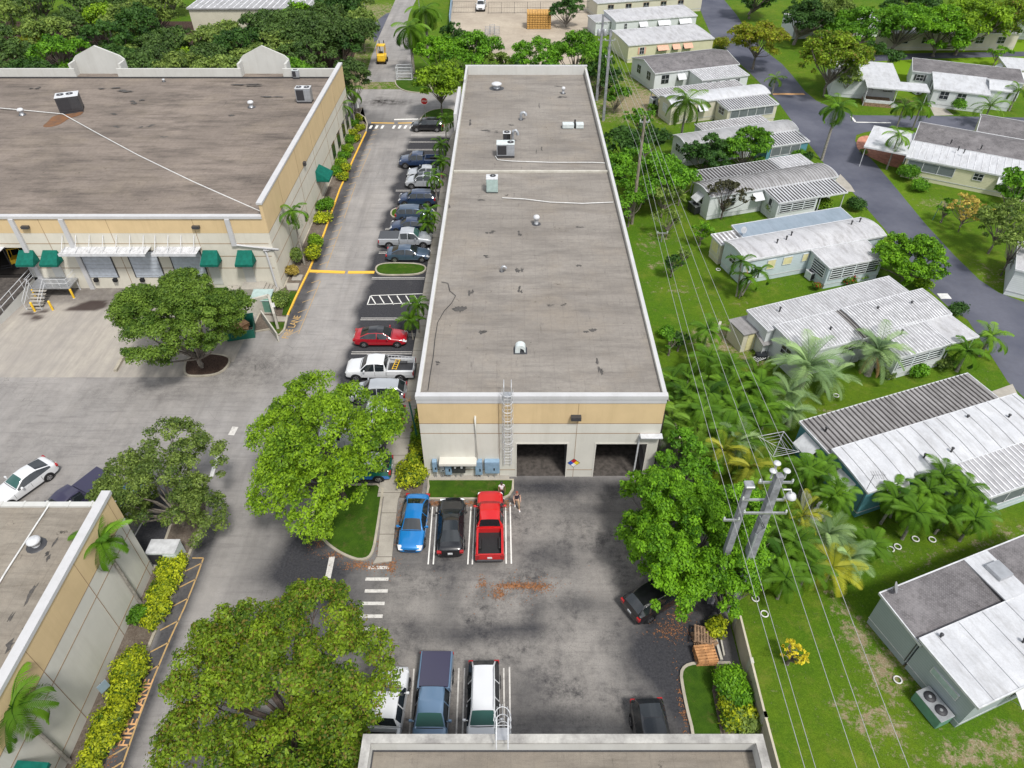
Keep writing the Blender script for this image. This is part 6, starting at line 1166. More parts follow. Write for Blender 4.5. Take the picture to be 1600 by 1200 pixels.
# ---- small yard items ----
def acunit(label, px, w_=.9, d=.9, h=.8, rot=20, dark=False): return hvac('condenser', label, px, .05, w_, d, h, 'galv' if dark else 'white_metal', 'dark_metal' if dark else 'hvac', [(0, d / 2, min(w_, d) * .38)], rot=rot, legs=.05)
a_ = hvac('package_air_conditioner', 'large rusty green package air conditioner beside the bottom right home', (1432, 1106), .05, .95, 1.8, .85, 'galv', 'green_box', [(0, .5, .33), (0, 1.3, .33)], rot=0, legs=.06); a_.location = G(1432, 1088); a_.rotation_euler = (0, 0, R(-159))
acunit('black air conditioner beside the striped grey roofed home', (1079, 331), 1.6, 1.2, .9, -70, True); acunit('small pale air conditioner at the sunroom corner of the blue white home', (1270, 438)); acunit('dark round air conditioner by the cream corner home', (1560, 297), .8, .8, .8, 20, True)
acunit('white air conditioner beside the cream curved roof home', (1022, 174), 1.0, 1.2, 1.8, 15); acunit('grey air conditioner under the carport edge of the open porch home', (1435, 148), 1.0, 1.0, 1.2, 10)
def dish(label, px, z, rot, base=None):
    p = G(px[0], px[1], z); r = thing('satellite_dish', label, 'satellite dish', p, R(rot)); m = MB(); m.lathe((0, 0, 0), [(.02, 0), (.2, .03), (.36, .10)], 16); o = m.build('reflector', 'galv', r); o.rotation_euler = (R(62), 0, 0); o.location = (0, 0, .5); m = MB(); m.tube([(0, 0, -.1), (0, .05, .5)], .03, 5); m.tube([(0, -.02, .45), (0, -.45, .6)], .015, 4); m.build('mast', 'galv', r)
dish('grey satellite dish on the roof corner of the bottom right home', (1393, 925), 3.0, 60); dish('satellite dish on the small annex of the blue white home', (1160, 366), 2.9, 20)
# sheds by the striped home
r = thing('shed', 'small tan shed with grey lid beside the striped roof home', 'shed', G(1168, 545), R(20)); m = MB(); m.box(-1.0, 1.2, -.2, 2.0, 0, 2.0); m.build('wall', 'home_tan', r); m = MB(); m.box(-1.15, 1.35, -.35, 2.15, 2.0, 2.12); m.build('roof', 'roof_pan', r); m = MB(); m.box(-.5, .4, -.24, -.2, .1, 1.8); m.build('door', 'ivory', r)
r = thing('shed', 'open lean-to with grey flap between the tan shed and the striped roof home', 'shed', G(1192, 552), R(20)); m = MB(); m.add([(-.8, -.6, 1.5), (.9, -.6, 1.5), (.9, .9, 2.0), (-.8, .9, 2.0), (-.8, -.6, 1.43), (.9, -.6, 1.43), (.9, .9, 1.93), (-.8, .9, 1.93)], [(0, 1, 2, 3), (4, 7, 6, 5), (0, 4, 5, 1), (1, 5, 6, 2), (2, 6, 7, 3), (3, 7, 4, 0)]); m.build('roof', 'roof_pan', r); m = MB(); [m.tube([(x, y, 0), (x, y, 1.6)], .04, 5) for x in (-.7, .8) for y in (-.5, .8)]; m.build('post', 'white_metal', r)
r = thing('rubbish_bin', 'black rubbish bin left of the tan shed', 'bin', G(1148, 525)); m = MB(); m.lathe((0, 0, 0), [(.26, 0), (.32, .85), (.34, .86), (.34, .92), (.1, .98)], 12); m.build('bin', 'black', r)
r = thing('rubbish_bin', 'dark plastic tub under the lean-to by the striped roof home', 'bin', G(1188, 560)); m = MB(); m.box(-.5, .5, -.3, .3, 0, .6, bev=.06); m.build('tub', 'cloth_navy', r)
r = thing('garden_chair', 'white plastic lounger tipped over on the bare soil by the lean-to', 'chair', G(1188, 562), R(30)); m = MB(); [m.box(-.8 + .2 * i, -.74 + .2 * i, -.3, .3, .3, .34) for i in range(9)]; m.tube([(-.8, -.3, .3), (.9, -.3, .3)], .03, 5); m.tube([(-.8, .3, .3), (.9, .3, .3)], .03, 5); m.build('slats', 'white_plastic', r); m = MB(); [m.tube([(x, y, 0), (x, y, .3)], .03, 5) for x in (-.6, .6) for y in (-.28, .28)]; m.build('leg', 'white_plastic', r)
# rotary clothes line
r = thing('clothes_line', 'square white rotary clothes line on the grass left of the teal home', 'clothes line', G(1206, 722), R(14)); m = MB(); m.tube([(0, 0, 0), (0, 0, 1.9)], .035, 6); m.build('post', 'galv', r); m = MB(); 
for sx_, sy_ in ((1, 1), (1, -1), (-1, 1), (-1, -1)): m.tube([(0, 0, 1.7), (sx_ * 1.1, sy_ * 1.1, 2.0)], .02, 4)
m.build('arm', 'white_metal', r); m = MB()
for k in (.35, .6, .85, 1.08): c4 = [(k, k), (-k, k), (-k, -k), (k, -k), (k, k)]; m.tube([(a, b_, 1.7 + .28 * k) for a, b_ in c4], .012 if k < 1 else .03, 4, cap=False)
m.build('line', 'white_metal', r)
# white sheets on the ground near the poles
for (pts), l_ in (([(1250, 772), (1262, 764), (1272, 790), (1262, 812), (1252, 806)], 'white plastic sheet lying under the palms nearest the power pole'), ([(1274, 790), (1292, 774), (1300, 786), (1296, 806), (1276, 815), (1262, 812)], 'white plastic sheet lying under the palms beside the teal home')):
    m = MB(); m.prism(smooth_poly(pxs(pts), 1), .02, .10); tag(m.build('plastic_sheet', 'tarp'), l_, 'plastic sheet')
for i, ((px, py), l_) in enumerate(((1232, 652, ), 'white tree ring at the lower left of the feathery silver palms') if False else () for _ in ()): pass
def ring(px, label, rr=.45):
    r = MB(); P = [(rr * math.cos(a), rr * math.sin(a), .08) for a in np.linspace(0, 2 * math.pi, 17)]; r.tube(P, .045, 6, cap=False); o = r.build('planter_ring', 'white_plastic'); o.location = G(*px); tag(o, label, 'planter ring', 'white planter rings round the palm feet')
for px, l_ in (((1306, 619), 'white planter ring right of the large silver palm trunk'), ((1227, 653), 'white planter ring below the silver palm clump'), ((1391, 859), 'left white planter ring of the pair below the palm cluster'), ((1402, 855), 'right white planter ring of the close pair below the palm cluster'), ((1430, 843), 'white planter ring under the middle of the palm cluster'), ((1456, 844), 'rightmost white planter ring under the palm cluster'), ((1180, 936), 'pale ring on the grass below the green ficus tree'), ((1194, 960), 'larger pale ring on the grass near the end of the fence'), ((1402, 1063), 'flat round stone on the bare soil by the bottom right home'), ((1122, 420 + 2), 'round white stepping stone at the corner of the blue white home')): ring(px, l_, .22)
def dep(x, y, z): return y * _c + (CAMH - z) * _s
# ---------------- vehicles ----------------
P_ = lambda x, y: G(x, y)
def cpos(px, py, heading=None): p = G(px, py); return (p.x, p.y)
# stalls in front of the building (front end / rear end pixels measured on the ground)
p = cpos(648.5, 824); car('sedan', 'bright blue sedan facing the camera, leftmost in the row below the warehouse', p, -91.5, 'sedan', 4.65, 1.82, 'blue', hs_=1.0, cat='car')
p = cpos(706, 829); car('sedan', 'black sedan with glass roof parked between the blue sedan and the red pickup', p, 92, 'sedan', 4.85, 1.86, 'black', sunroof=True)
p = cpos(766, 829); car('pickup_truck', 'red pickup truck with empty black bed beside the two standing people', p, 91, 'pickup', 5.75, 1.98, 'red', glass='green_glass', scale=.97)
car('suv', 'glossy black suv parked askew beneath the bright green tree', cpos(1028, 938), 31, 'suv', 4.85, 1.93, 'black')
car('suv', 'black suv with glass roof and tail toward the yard, cut off by the near roof', cpos(1019, 1172), -87, 'suv', 4.7, 1.9, 'black', sunroof=True)
car('pickup_truck', 'steel blue pickup truck with dark bed cover facing the near roof', cpos(678, 1108), -90.5, 'pickup', 5.7, 1.96, 'steel', cover='purple', glass='green_glass')
car('suv', 'white suv with roof rails parked facing the near roof', cpos(756, 1112), -89, 'suv', 5.0, 1.86, 'white', rails='galv', glass='green_glass')
car('pickup_truck', 'white pickup truck half under the big yellow green tree', cpos(605, 1132), 88, 'pickup', 5.8, 2.0, 'white', bed='black')
car('coupe', 'white coupe parked at the far left above the near left roof', cpos(40, 763), 240, 'coupe', 4.75, 1.88, 'white', glass='green_glass', sunroof=False, roofcol=None)
car('pickup_truck', 'dark purple pickup with covered bed half behind the near left roof', cpos(122, 793), 242, 'pickup', 5.6, 1.95, 'purple', cover='purple')
car('suv', 'blue, white and green striped suv under the tree by the near left building', cpos(197, 805), 244, 'suv', 4.7, 1.9, 'white', livery='teal', roofcol='brightblue')
# row beside the centre building
RX = -11.85
row = [('suv', 'black suv at the far end of the row beside the centre building', (668,207), 180, 'suv', 4.75, 1.9, 'black', dict()), ('pickup_truck', 'lifted black pickup truck in the long row, nearest the far empty stalls', (657,264), 180, 'pickup', 5.6, 2.0, 'navy', dict()),
       ('sedan', 'silver grey sedan squeezed between the black pickup and the silver suv', (664,281), 180, 'sedan', 4.6, 1.8, 'silver', dict()), ('suv', 'silver suv with black roof window below the silver grey sedan', (662,296), 180, 'suv', 4.55, 1.84, 'silver', dict(sunroof=True)),
       ('suv', 'dark blue suv just above the small kerbed grass island', (652,324), 180, 'suv', 4.5, 1.84, 'navy', dict()), ('suv', 'slate blue hatchback with red tail lights by the small grass island', (648,349), 0, 'suv', 4.4, 1.8, 'slate', dict()),
       ('sedan', 'dark blue low sedan between the slate hatchback and the silver pickup', (640,366), 180, 'sedan', 4.5, 1.8, 'navy', dict()), ('pickup_truck', 'silver pickup truck with black bed cover in the middle of the row', (634,389), 0, 'pickup', 5.8, 1.98, 'silver', dict(cover='black', glass='green_glass')),
       ('sedan', 'dark blue grey sedan just above the long kerbed grass island', (638,411), 0, 'sedan', 4.65, 1.82, 'slate', dict(tint=True)), ('sedan', 'red sedan with black roof standing alone in the row', (595,544), 0, 'sedan', 4.85, 1.86, 'darkred', dict(roofcol='black', sunroof=True))]
for (nm, lb_, pq, hd, stl, l_, w_, c_, kw) in row:
    y = G(0, pq[1]).y + .95; dpt = dep(0, y, .7); car(nm, lb_, ((pq[0] - 800) / FPX * dpt, y), hd, stl, l_, w_, c_, levels=1 if y > 66 else 2, **kw)
car('pickup_truck', 'white pickup with ladders in its open bed under the leafy tree', (-11.4, 46.6), 180, 'pickup', 5.9, 2.0, 'white', bed='load')
car('suv', 'silver suv with its rear showing beside the leafy tree', (-11.2, 43.6), 180, 'suv', 4.7, 1.9, 'silver'); car('suv', 'black suv with red tail lights behind the leafy tree', (-11.0, 40.7), 180, 'suv', 4.7, 1.9, 'black', roofcol='silver')
car('van', 'white van almost hidden by the leafy tree', (-12.6, 38.4), 180, 'van', 5.0, 1.95, 'white'); car('suv', 'white suv with blue and green stripes backed toward the pavement by the lens shaped island', (-11.3, 35.2), 180, 'suv', 4.7, 1.92, 'teal', livery='brightblue', roofcol='white')
car('pickup_truck', 'white and black pickup parked in the sandy yard at the top', cpos(752, 14), -92, 'pickup', 5.6, 1.95, 'white', cover='black', levels=1)
# bed load of the white pickup
r = thing('ladder', 'aluminium ladder lying in the bed of the white pickup', 'ladder', (-9.9, 47.0, 1.0), R(-8)); m = MB(); [m.tube([(-1.5, y, .3), (1.4, y, .35)], .03, 5) for y in (.2, .6)]; [m.tube([(-1.3 + i * .3, .2, .3), (-1.3 + i * .3, .6, .3)], .02, 4) for i in range(9)]; m.build('rails', 'white_metal', r)
r = thing('ladder', 'short yellow step ladder in the bed of the white pickup', 'ladder', (-10.0, 46.6, .9), R(82)); m = MB(); [m.tube([(-.7, y, .3), (.7, y, .3)], .035, 5) for y in (-.15, .2)]; [m.tube([(-.6 + i * .3, -.15, .3), (-.6 + i * .3, .2, .3)], .025, 4) for i in range(5)]; m.build('rails', 'yellow_metal', r)
# forklift
def forklift(label, loc, rot, s=1.0):
    r = thing('forklift', label, 'forklift', loc, R(rot)); m = MB(); m.box(-1.1, .6, -.55, .55, .35, 1.0, bev=.08); m.box(-1.25, -.5, -.52, .52, .5, 1.25, bev=.1); m.build('body', 'yellow_metal', r); m = MB()
    for x, y in ((-.9, -.5), (-.9, .5), (.5, -.5), (.5, .5)): m.tube([(x, y, 1.0), (x * .7, y, 2.15)], .04, 5)
    m.box(-.65, .4, -.52, .52, 2.13, 2.2); m.build('overhead_guard', 'yellow_metal', r); m = MB(); [m.box(.68, .78, y - .05, y + .05, .1, 2.5) for y in (-.3, .3)]; m.build('mast', 'dark_metal', r); m = MB(); [m.box(.78, 1.8, y - .06, y + .06, .1, .15) for y in (-.25, .25)]; m.build('fork', 'dark_metal', r)
    for x, y in ((-.8, -.5), (-.8, .5), (.35, -.55), (.35, .55)): m = MB(); m.tube([(x, y - .12, .3), (x, y + .12, .3)], .3, 12); m.build('wheel', 'rubber', r)
    m = MB(); m.box(-.5, -.1, -.25, .25, 1.0, 1.1); m.box(-.55, -.45, -.25, .25, 1.1, 1.5); m.build('seat', 'black', r); r.scale = (s,) * 3; return r
forklift('yellow forklift standing on the far drive beside the dark trees', G(598, 97), 90, 1.35); forklift('yellow forklift inside the open bay at the left edge', (-50.6, 62.3, 1.4), 200)
# people
person('man with white top and black trousers standing on the grass behind the red pickup', G(784, 779) + Vector((0, 0, .13)), R(8), 'skin_dark', 'cloth_white', 'cloth_navy', 'h', armfwd=(.12, .25), haircol='black', height=1.72)
person('person in sleeveless dark top and tan trousers walking on the asphalt by the red pickup', G(807.5, 793) + Vector((0, 0, .01)), R(12), 'skin_light', 'cloth_dark', 'cloth_tan', 'h', stride=.9, sleeves=.15, haircol='hair_red', height=1.78)
# ---------------- street furniture ----------------
def pole(label, X, Y, H, r0, r1, mat, arms=(), transformers=(), lean=0.0):
    r = thing('utility_pole', label, 'utility pole', (X, Y, 0)); m = MB()
    if mat == 'pole_concrete': m.add([(a * (r0 if z == 0 else r1), b_ * (r0 if z == 0 else r1), z) for z in (0, H) for a, b_ in ((-1, -1), (1, -1), (1, 1), (-1, 1))], [(0, 1, 5, 4), (1, 2, 6, 5), (2, 3, 7, 6), (3, 0, 4, 7), (4, 5, 6, 7)])
    else: m.tube([(0, 0, -.3), (0, 0, H)], [r0, r1], 10)
    m.build('pole', mat, r)
    for z, x0, x1, y in arms:
        m = MB(); m.box(x0, x1, y - .05, y + .05, z - .06, z + .06); a_ = m.build('crossarm', 'galv', r)
        for x in (x0 + .05, x1 - .05): m = MB(); m.lathe((x, y, z + .06), [(.05, 0), (.07, .05), (.04, .08), (.07, .12), (.03, .2)], 8); m.build('insulator', 'glass_insul', a_)
    for z, x, y in transformers: m = MB(); m.lathe((x, y, z), [(.26, 0), (.28, .05), (.28, .85), (.22, .92), (.05, .95)], 14); m.build('transformer', 'galv', r)
    return r
PX = 13.8
def discs(r, pts):
    for x, y, z in pts: m = MB(); m.lathe((x, y, z), [(.06, -.45), (.06, 0), (.16, .05), (.2, .1), (.18, .14), (.03, .2)], 14); m.build('insulator_bell', 'white_metal', r)
pb = pole('thick square concrete utility pole with white bell insulators above the green tree', 13.8, 24.0, 12.6, .29, .19, 'pole_concrete', [(11.9, -.9, .9, .1), (10.3, -1.4, .9, .25), (9.8, -1.35, 1.0, -.25)]); discs(pb, [(-.35, .1, 12.7), (.35, .1, 12.7), (-.1, .45, 12.9)])
m = MB(); m.tube([(.6, .2, 11.2), (1.0, .2, 11.2), (1.1, .2, 10.9)], .05, 5); m.lathe((1.15, .2, 10.5), [(.1, 0), (.24, .02), (.3, .1), (.24, .28), (.05, .4)], 14); m.build('street_lamp_head', 'white_metal', pb)
m = MB(); m.tube([(-.2, -.36, 0), (-.22, -.3, 6), (-.2, -.28, 8)], .07, 6); m.tube([(-.2, -.3, 8), (.1, -.3, 8.6), (-.4, -.3, 9.6)], .03, 5); m.build('riser_pipe', 'grey_metal', pb)
pa = pole('shorter concrete utility pole standing just left of the thick one', 12.62, 24.4, 11.3, .21, .16, 'pole_concrete', [(8.6, -.9, .0, -.2)]); m = MB(); m.box(-.26, .26, -.26, .26, 11.3, 11.45, bev=.05); m.build('pole_cap', 'galv', pa)
pole('tall greenish wooden pole leaning over the bushes east of the centre roof', 13.95, 73.6, 12.5, .19, .13, 'pole_wood', [(11.9, -.5, .5, 0)]); m = MB()
for x_, y_, h_, l_, tr_ in ((13.5, 113.8, 12.5, 'left of the two far utility poles beside the green trees', [(9.6, -.45, -.1), (9.6, .45, -.1)]), (13.75, 105.5, 12.6, 'right of the two far utility poles, nearer the pale grey home', ())): pole(l_, x_, y_, h_, .2, .15, 'pole_concrete', [(11.2, -.7, .7, 0), (9.0, -.5, .5, 0)], tr_)
pole('slim pole with a small crossarm among the shrubs east of the centre roof', *G(1033, 362 + 16)[:2], 1.2, .05, .04, 'pole_concrete', [(1.1, -.6, .6, 0)])
def wire(label, pts, sag=.5, r_=.014):
    P = []
    for a, b_ in zip(pts[:-1], pts[1:]):
        a, b_ = Vector(a), Vector(b_); L_ = (b_ - a).length
        for i in range(12): t = i / 12; q = a.lerp(b_, t); q.z -= sag * (L_ / 45) ** 1.2 * 4 * t * (1 - t); P.append(q)
    P.append(Vector(pts[-1])); m = MB(); m.tube(P, r_, 4); return tag(m.build('power_line', 'wire', fix=False), label, 'power line', 'overhead power lines')
wire('power line nearest the centre roof, lowest of the set', [(12.9, -18, 8.0), (12.0, 24.3, 9.4), (13.5, 73.6, 9.2), (13.4, 105, 9.0)], .6, .016)
wire('second power line from the centre roof, on the short pole crossarm', [(12.6, -18, 9.6), (12.1, 24.2, 10.4), (13.6, 73.6, 10.4), (13.3, 105, 10.5)], .6)
wire('power line passing the middle crossarm of the thick pole', [(13.1, -18, 11.6), (13.1, 24.1, 12.0), (13.75, 73.6, 11.9), (13.6, 105, 11.4)], .5)
wire('power line tied to the left bell insulator of the thick pole', [(13.6, -18, 12.2), (13.55, 24.1, 12.9), (14.0, 73.6, 12.3), (13.5, 113.8, 12.2)], .5)
wire('power line furthest from the centre roof, right of the bell insulators', [(15.0, -18, 12.0), (14.75, 24.1, 12.5), (14.4, 73.6, 12.3), (14.2, 105.5, 12.3)], .5)
# stop sign
r = thing('stop_sign', 'red octagonal stop sign on the grass island at the far crossing', 'road sign', G(665, 184)); m = MB(); m.tube([(0, 0, 0), (0, 0, 2.7)], .04, 6); m.build('post', 'galv', r); m = MB()
for rr_, y_, mi in ((.55, -.06, 0),): m.add([(rr_ * math.cos(R(22.5 + 45 * i)), y, 2.5 + rr_ * math.sin(R(22.5 + 45 * i))) for y in (-.07, -.04) for i in range(8)], [tuple(range(8)), tuple(range(15, 7, -1))] + [(i, (i + 1) % 8, 8 + (i + 1) % 8, 8 + i) for i in range(8)])
m.build('border', 'sign_white', r); m = MB(); m.add([(.50 * math.cos(R(22.5 + 45 * i)), -.075, 2.5 + .50 * math.sin(R(22.5 + 45 * i))) for i in range(8)], [tuple(range(8))]); m.build('face', 'red_paint', r); text('STOP', (0, -.082, 2.5), 0, .33, 'sign_white', 'lettering', parent=r, rot=(R(90), 0, 0))
def smallsign(label, px, h, w_, hh, mat, rot, back='galv'):
    r = thing('sign', label, 'sign', G(*px), R(rot)); m = MB(); m.tube([(0, 0, 0), (0, 0, h)], .03, 6); m.build('post', 'dark_metal', r); m = MB(); m.box(-w_ / 2, w_ / 2, -.05, -.03, h - hh, h); m.build('panel', mat, r)
smallsign('small grey blue parking sign in the flower bed by the near left building', (178, 1093), 2.0, .55, .75, 'sign_face', 60); smallsign('white sign on a dark post at the tip of the warehouse lawn', (434, 504), 2.3, .3, .5, 'sign_white', 20); smallsign('narrow white sign post by the dark oak at the far crossing', (562, 184), 2.4, .25, .9, 'sign_white', 10); smallsign('dark sign post on the grass at the right edge', (1581, 456), 2.2, .4, .3, 'black', 0)
r = thing('post', 'slim green post on the grass above the round street tree', 'post', G(1457, 344)); m = MB(); m.tube([(0, 0, 0), (.15, 0, 2.4)], .04, 5); m.build('shaft', 'green_box', r)
# thin leaning trunk stub with brown top at the pavement
# transformer box, steps, dumpster and enclosure
r = thing('transformer_box', 'pale green utility transformer box beside the round bush', 'transformer', (-24.25, 56.7, .1), R(0)); m = MB(); m.box(-.9, .9, -.9, .7, 0, 1.45, bev=.04); m.build('cabinet', 'green_box', r); m = MB(); m.add([(-.97, -.97, 1.42), (.97, -.97, 1.42), (.97, .77, 1.62), (-.97, .77, 1.62), (-.97, -.97, 1.36), (.97, -.97, 1.36), (.97, .77, 1.5), (-.97, .77, 1.5)], [(0, 1, 2, 3), (0, 4, 5, 1), (1, 5, 6, 2), (3, 2, 6, 7), (0, 3, 7, 4)]); m.build('lid', 'hvac_green', r); m = MB(); m.box(-1.1, 1.1, -1.1, .9, -.1, .02); m.build('pad', 'concrete', r)
r = thing('concrete_steps', 'concrete steps under the right green awning of the warehouse', 'steps', (wx(390, 1), 60.1, .05)); m = MB(); m.box(-.6, 1.7, -1.3, 0, 0, .75); [m.box(1.7 + .3 * i, 2.0 + .3 * i, -1.3, 0, 0, .6 - .15 * i) for i in range(4)]; m.box(-2.4, -1.1, -1.2, 0, 0, .3); m.build('steps', 'concrete', r)
en = thing('dumpster_enclosure', 'concrete block walls around the green dumpster', 'wall', (-26.5, 52.5, 0)); m = MB()
def wseg(m, a, b_, h, t=.11):
    a, b_ = Vector(a[:2]) - Vector((-26.5, 52.5)), Vector(b_[:2]) - Vector((-26.5, 52.5)); m.obox(((a.x + b_.x) / 2, (a.y + b_.y) / 2), (b_ - a), (b_ - a).length / 2, t, 0, h)
A1, A2, A3 = G(352, 478, 1.9), G(419, 460, 1.9), G(428, 490, 1.9); wseg(m, A1, A2, 1.9); wseg(m, A2, A3, 1.9); m.build('wall', 'weathered_wall', en)
m = MB(); A4, A5 = G(404, 473, 1.9), G(426, 533, .4); wseg(m, A4, (A5.x + .4, A5.y + .4), 1.0, .06); m.build('gate', 'weathered_wall', en)
r = thing('dumpster', 'dark green open dumpster full of cardboard behind the yard tree', 'dumpster', G(378, 522), R(14)); m = MB(); w_, d_ = 1.25, .9; V = [(-w_, -d_, 0), (w_, -d_, 0), (w_, d_, 0), (-w_, d_, 0), (-w_ - .05, -d_ - .1, 1.0), (w_ + .05, -d_ - .1, 1.0), (w_ + .05, d_ + .1, 1.5), (-w_ - .05, d_ + .1, 1.5)]; m.add(V, [(0, 3, 2, 1), (0, 1, 5, 4), (1, 2, 6, 5), (2, 3, 7, 6), (3, 0, 4, 7)]); m.tube([V[4], V[5], V[6], V[7], V[4]], .05, 4); m.build('bin', 'green_dark', r, fix=False)
for i, (x, y, s_, a) in enumerate(((-.5, .1, .35, 20), (.3, .2, .45, 50), (.6, -.3, .3, 10), (-.2, -.4, .28, 70))):
    q = thing('cardboard_box', ['crumpled cardboard box at the left of the dumpster', 'largest cardboard box in the dumpster', 'small cardboard box at the right of the dumpster', 'small cardboard box at the front of the dumpster'][i], 'box', G(378, 522) + Vector((x, y, .75)), R(a)); m = MB(); m.box(-s_, s_, -s_ * .8, s_ * .8, 0, s_ * .9); m.build('carton', 'cardboard', q); m = MB(); m.add([(-s_, -s_ * .8, s_ * .9), (s_, -s_ * .8, s_ * .9), (s_, -s_ * 1.2, s_ * 1.1), (-s_, -s_ * 1.2, s_ * 1.1)], [(0, 1, 2, 3)]); m.build('flap', 'cardboard', q)
# white bin/condenser by near left building
hvac('condenser', 'large white condenser standing on the asphalt beside the near left building', (0, 0), .0, 1.9, 1.1, 1.35, 'white_metal', 'hvac', [], rot=0, legs=.1, loc=(-23.0, 27.0)); m = MB()
# caged cage
r = thing('wire_cage', 'white wire cage with mesh panels on the kerb at the far crossing', 'cage', G(632, 126)); m = MB()
for x in (-1.3, 1.3):
    for y in (0, 1.6): m.tube([(x, y, 0), (x, y, 2.1)], .06, 5)
for z in (.15, 1.1, 2.1): m.tube([(-1.3, 0, z), (1.3, 0, z), (1.3, 1.6, z), (-1.3, 1.6, z), (-1.3, 0, z)], .05, 4)
m.build('frame', 'white_metal', r); m = MB(); [m.tube([(-1.2 + .22 * i, 0, .15), (-1.2 + .22 * i, 0, 2.1)], .02, 4) for i in range(12)]; [m.tube([(-1.2 + .22 * i, 1.6, .15), (-1.2 + .22 * i, 1.6, 2.1)], .02, 4) for i in range(12)]; m.build('bars', 'white_metal', r)
# pallets
def pallet(label, loc, rot, mat='wood', tilt=(0, 0)):
    r = thing('pallet', label, 'pallet', loc, R(rot), 'wooden pallets stacked by the kerb'); r.rotation_euler = (R(tilt[0]), R(tilt[1]), R(rot)); m = MB(); [m.box(-.6, .6, -.55 + i * .183, -.43 + i * .183, .105, .125) for i in range(6)]; m.build('top_boards', mat, r); m = MB(); [m.box(x - .02, x + .02, -.55, .5, .02, .105) for x in (-.56, 0, .56)]; [m.box(-.6, .6, y, y + .1, 0, .02) for y in (-.55, -.05, .4)]; m.build('stringers', mat, r)
b1 = G(1100, 1028); b2 = G(1097, 1000)
for i in range(5): pallet(['bottom pallet of the neat orange stack', 'second pallet from the bottom of the neat orange stack', 'third pallet from the bottom of the neat orange stack', 'fourth pallet from the bottom of the neat orange stack', 'top pallet of the neat orange stack'][i], b1 + Vector((.02 * (i % 2), .03 * (i % 3), .01 + i * .13)), 2 + i, 'wood')
for i in range(3): pallet(['bottom pallet of the messy brown pile', 'middle pallet of the messy brown pile', 'third pallet up in the messy brown pile'][i], b2 + Vector((.05 * i, -.04 * i, .01 + i * .13)), 4 + 7 * i, 'old_wood')
pallet('tilted loose pallet on top of the messy brown pile', b2 + Vector((-.1, 0, .55)), 78, 'old_wood', (4, 8))
# fence walls
def fence(name, label, pts, h, t, mat, cap=None, cat='wall'):
    r = thing(name, label, cat, (pts[0][0], pts[0][1], 0)); m = MB(); o = Vector(pts[0][:2])
    for a, b_ in zip(pts[:-1], pts[1:]): a_, q = Vector(a[:2]) - o, Vector(b_[:2]) - o; m.obox(((a_.x + q.x) / 2, (a_.y + q.y) / 2), q - a_, (q - a_).length / 2, t / 2, 0, h)
    m.build('wall', mat, r); m = MB(); L_ = 0
    for a, b_ in zip(pts[:-1], pts[1:]):
        a_, q = Vector(a[:2]) - o, Vector(b_[:2]) - o; n = max(1, int((q - a_).length / 3))
        for i in range(n + 1): m = MB(); p = a_.lerp(q, i / n); m.obox((p.x, p.y), q - a_, .16, t * .75, 0, h + .08); m.build('post', cap or mat, r)
    return r
fence('fence_wall', 'weathered cream concrete wall between the yard and the grass strip', [(13.62, 9.5), (13.62, 16.5), (13.72, 22.6)], 1.75, .12, 'fence_wall', 'weathered_wall'); fence('fence_wall', 'tan concrete wall section beside the front corner of the centre building', [(12.7, 37.0), (12.55, 42.0)], 1.9, .1, 'fence_wall')
# storage yard fences and goods
def mesh_fence(name, label, pts, h):
    r = thing(name, label, 'fence', (pts[0][0], pts[0][1], 0)); o = Vector((pts[0][0], pts[0][1], 0)); m = MB(); P = [Vector((p[0], p[1], 0)) - o for p in pts]
    for a, b_ in zip(P[:-1], P[1:]):
        n = max(1, int((b_ - a).length / 2.6)); 
        for i in range(n + 1): m = MB(); q = a.lerp(b_, i / n); m.tube([q, q + Vector((0, 0, h))], .045, 5); m.build('post', 'dark_metal', r)
    m = MB()
    for a, b_ in zip(P[:-1], P[1:]):
        for z in (.1, h * .5, h): m.tube([a + Vector((0, 0, z)), b_ + Vector((0, 0, z))], .025, 4)
        n = int((b_ - a).length / .35); [m.tube([a.lerp(b_, i / n) + Vector((0, 0, .1)), a.lerp(b_, i / n) + Vector((0, 0, h))], .010, 3, cap=False) for i in range(n)]
    m.build('mesh', 'dark_metal', r)
mesh_fence('chain_fence', 'dark mesh fence across the sandy yard left of the parked pickup', [G(708, 20), G(743, 20)], 2.2); mesh_fence('chain_fence', 'long dark mesh fence across the sandy yard right of the parked pickup', [G(763, 21), G(925, 20)], 2.2)
fence('panel_fence', 'grey panel fence along the left side of the sandy yard', [G(703, 40), G(708, -10)], 2.0, .1, 'panel_blue', cat='fence')
r = thing('lumber_stack', 'big stack of orange timber boards in the sandy yard', 'timber stack', G(842, 46)); m = MB()
for i in range(7):
    for j in range(9): m.box(-2.4 + j * .54, -1.92 + j * .54, 0, 3.4, .1 + i * .42, .42 + i * .42)
m.build('boards', 'lumber', r); m = MB(); [m.box(-2.5, 2.5, y, y + .1, .0, .1) for y in (.3, 3.0)]; m.build('bearer', 'old_wood', r)
for i, (px, py) in enumerate(((762, 58), (769, 55), (776, 58))):
    r = thing('scaffold_rack', ['left silver scaffold rack in the sandy yard', 'middle silver scaffold rack in the sandy yard', 'right silver scaffold rack in the sandy yard'][i], 'rack', G(px, py), 0, 'silver racks in the sandy yard'); m = MB(); [m.tube([(x, y, 0), (x, y, 1.5)], .04, 4) for x in (-.5, .5) for y in (0, 2)]; [m.tube([(-.5, y, z), (.5, y, z)], .04, 4) for y in (0, 1, 2) for z in (.4, .9, 1.4)]; m.build('frame', 'galv', r)
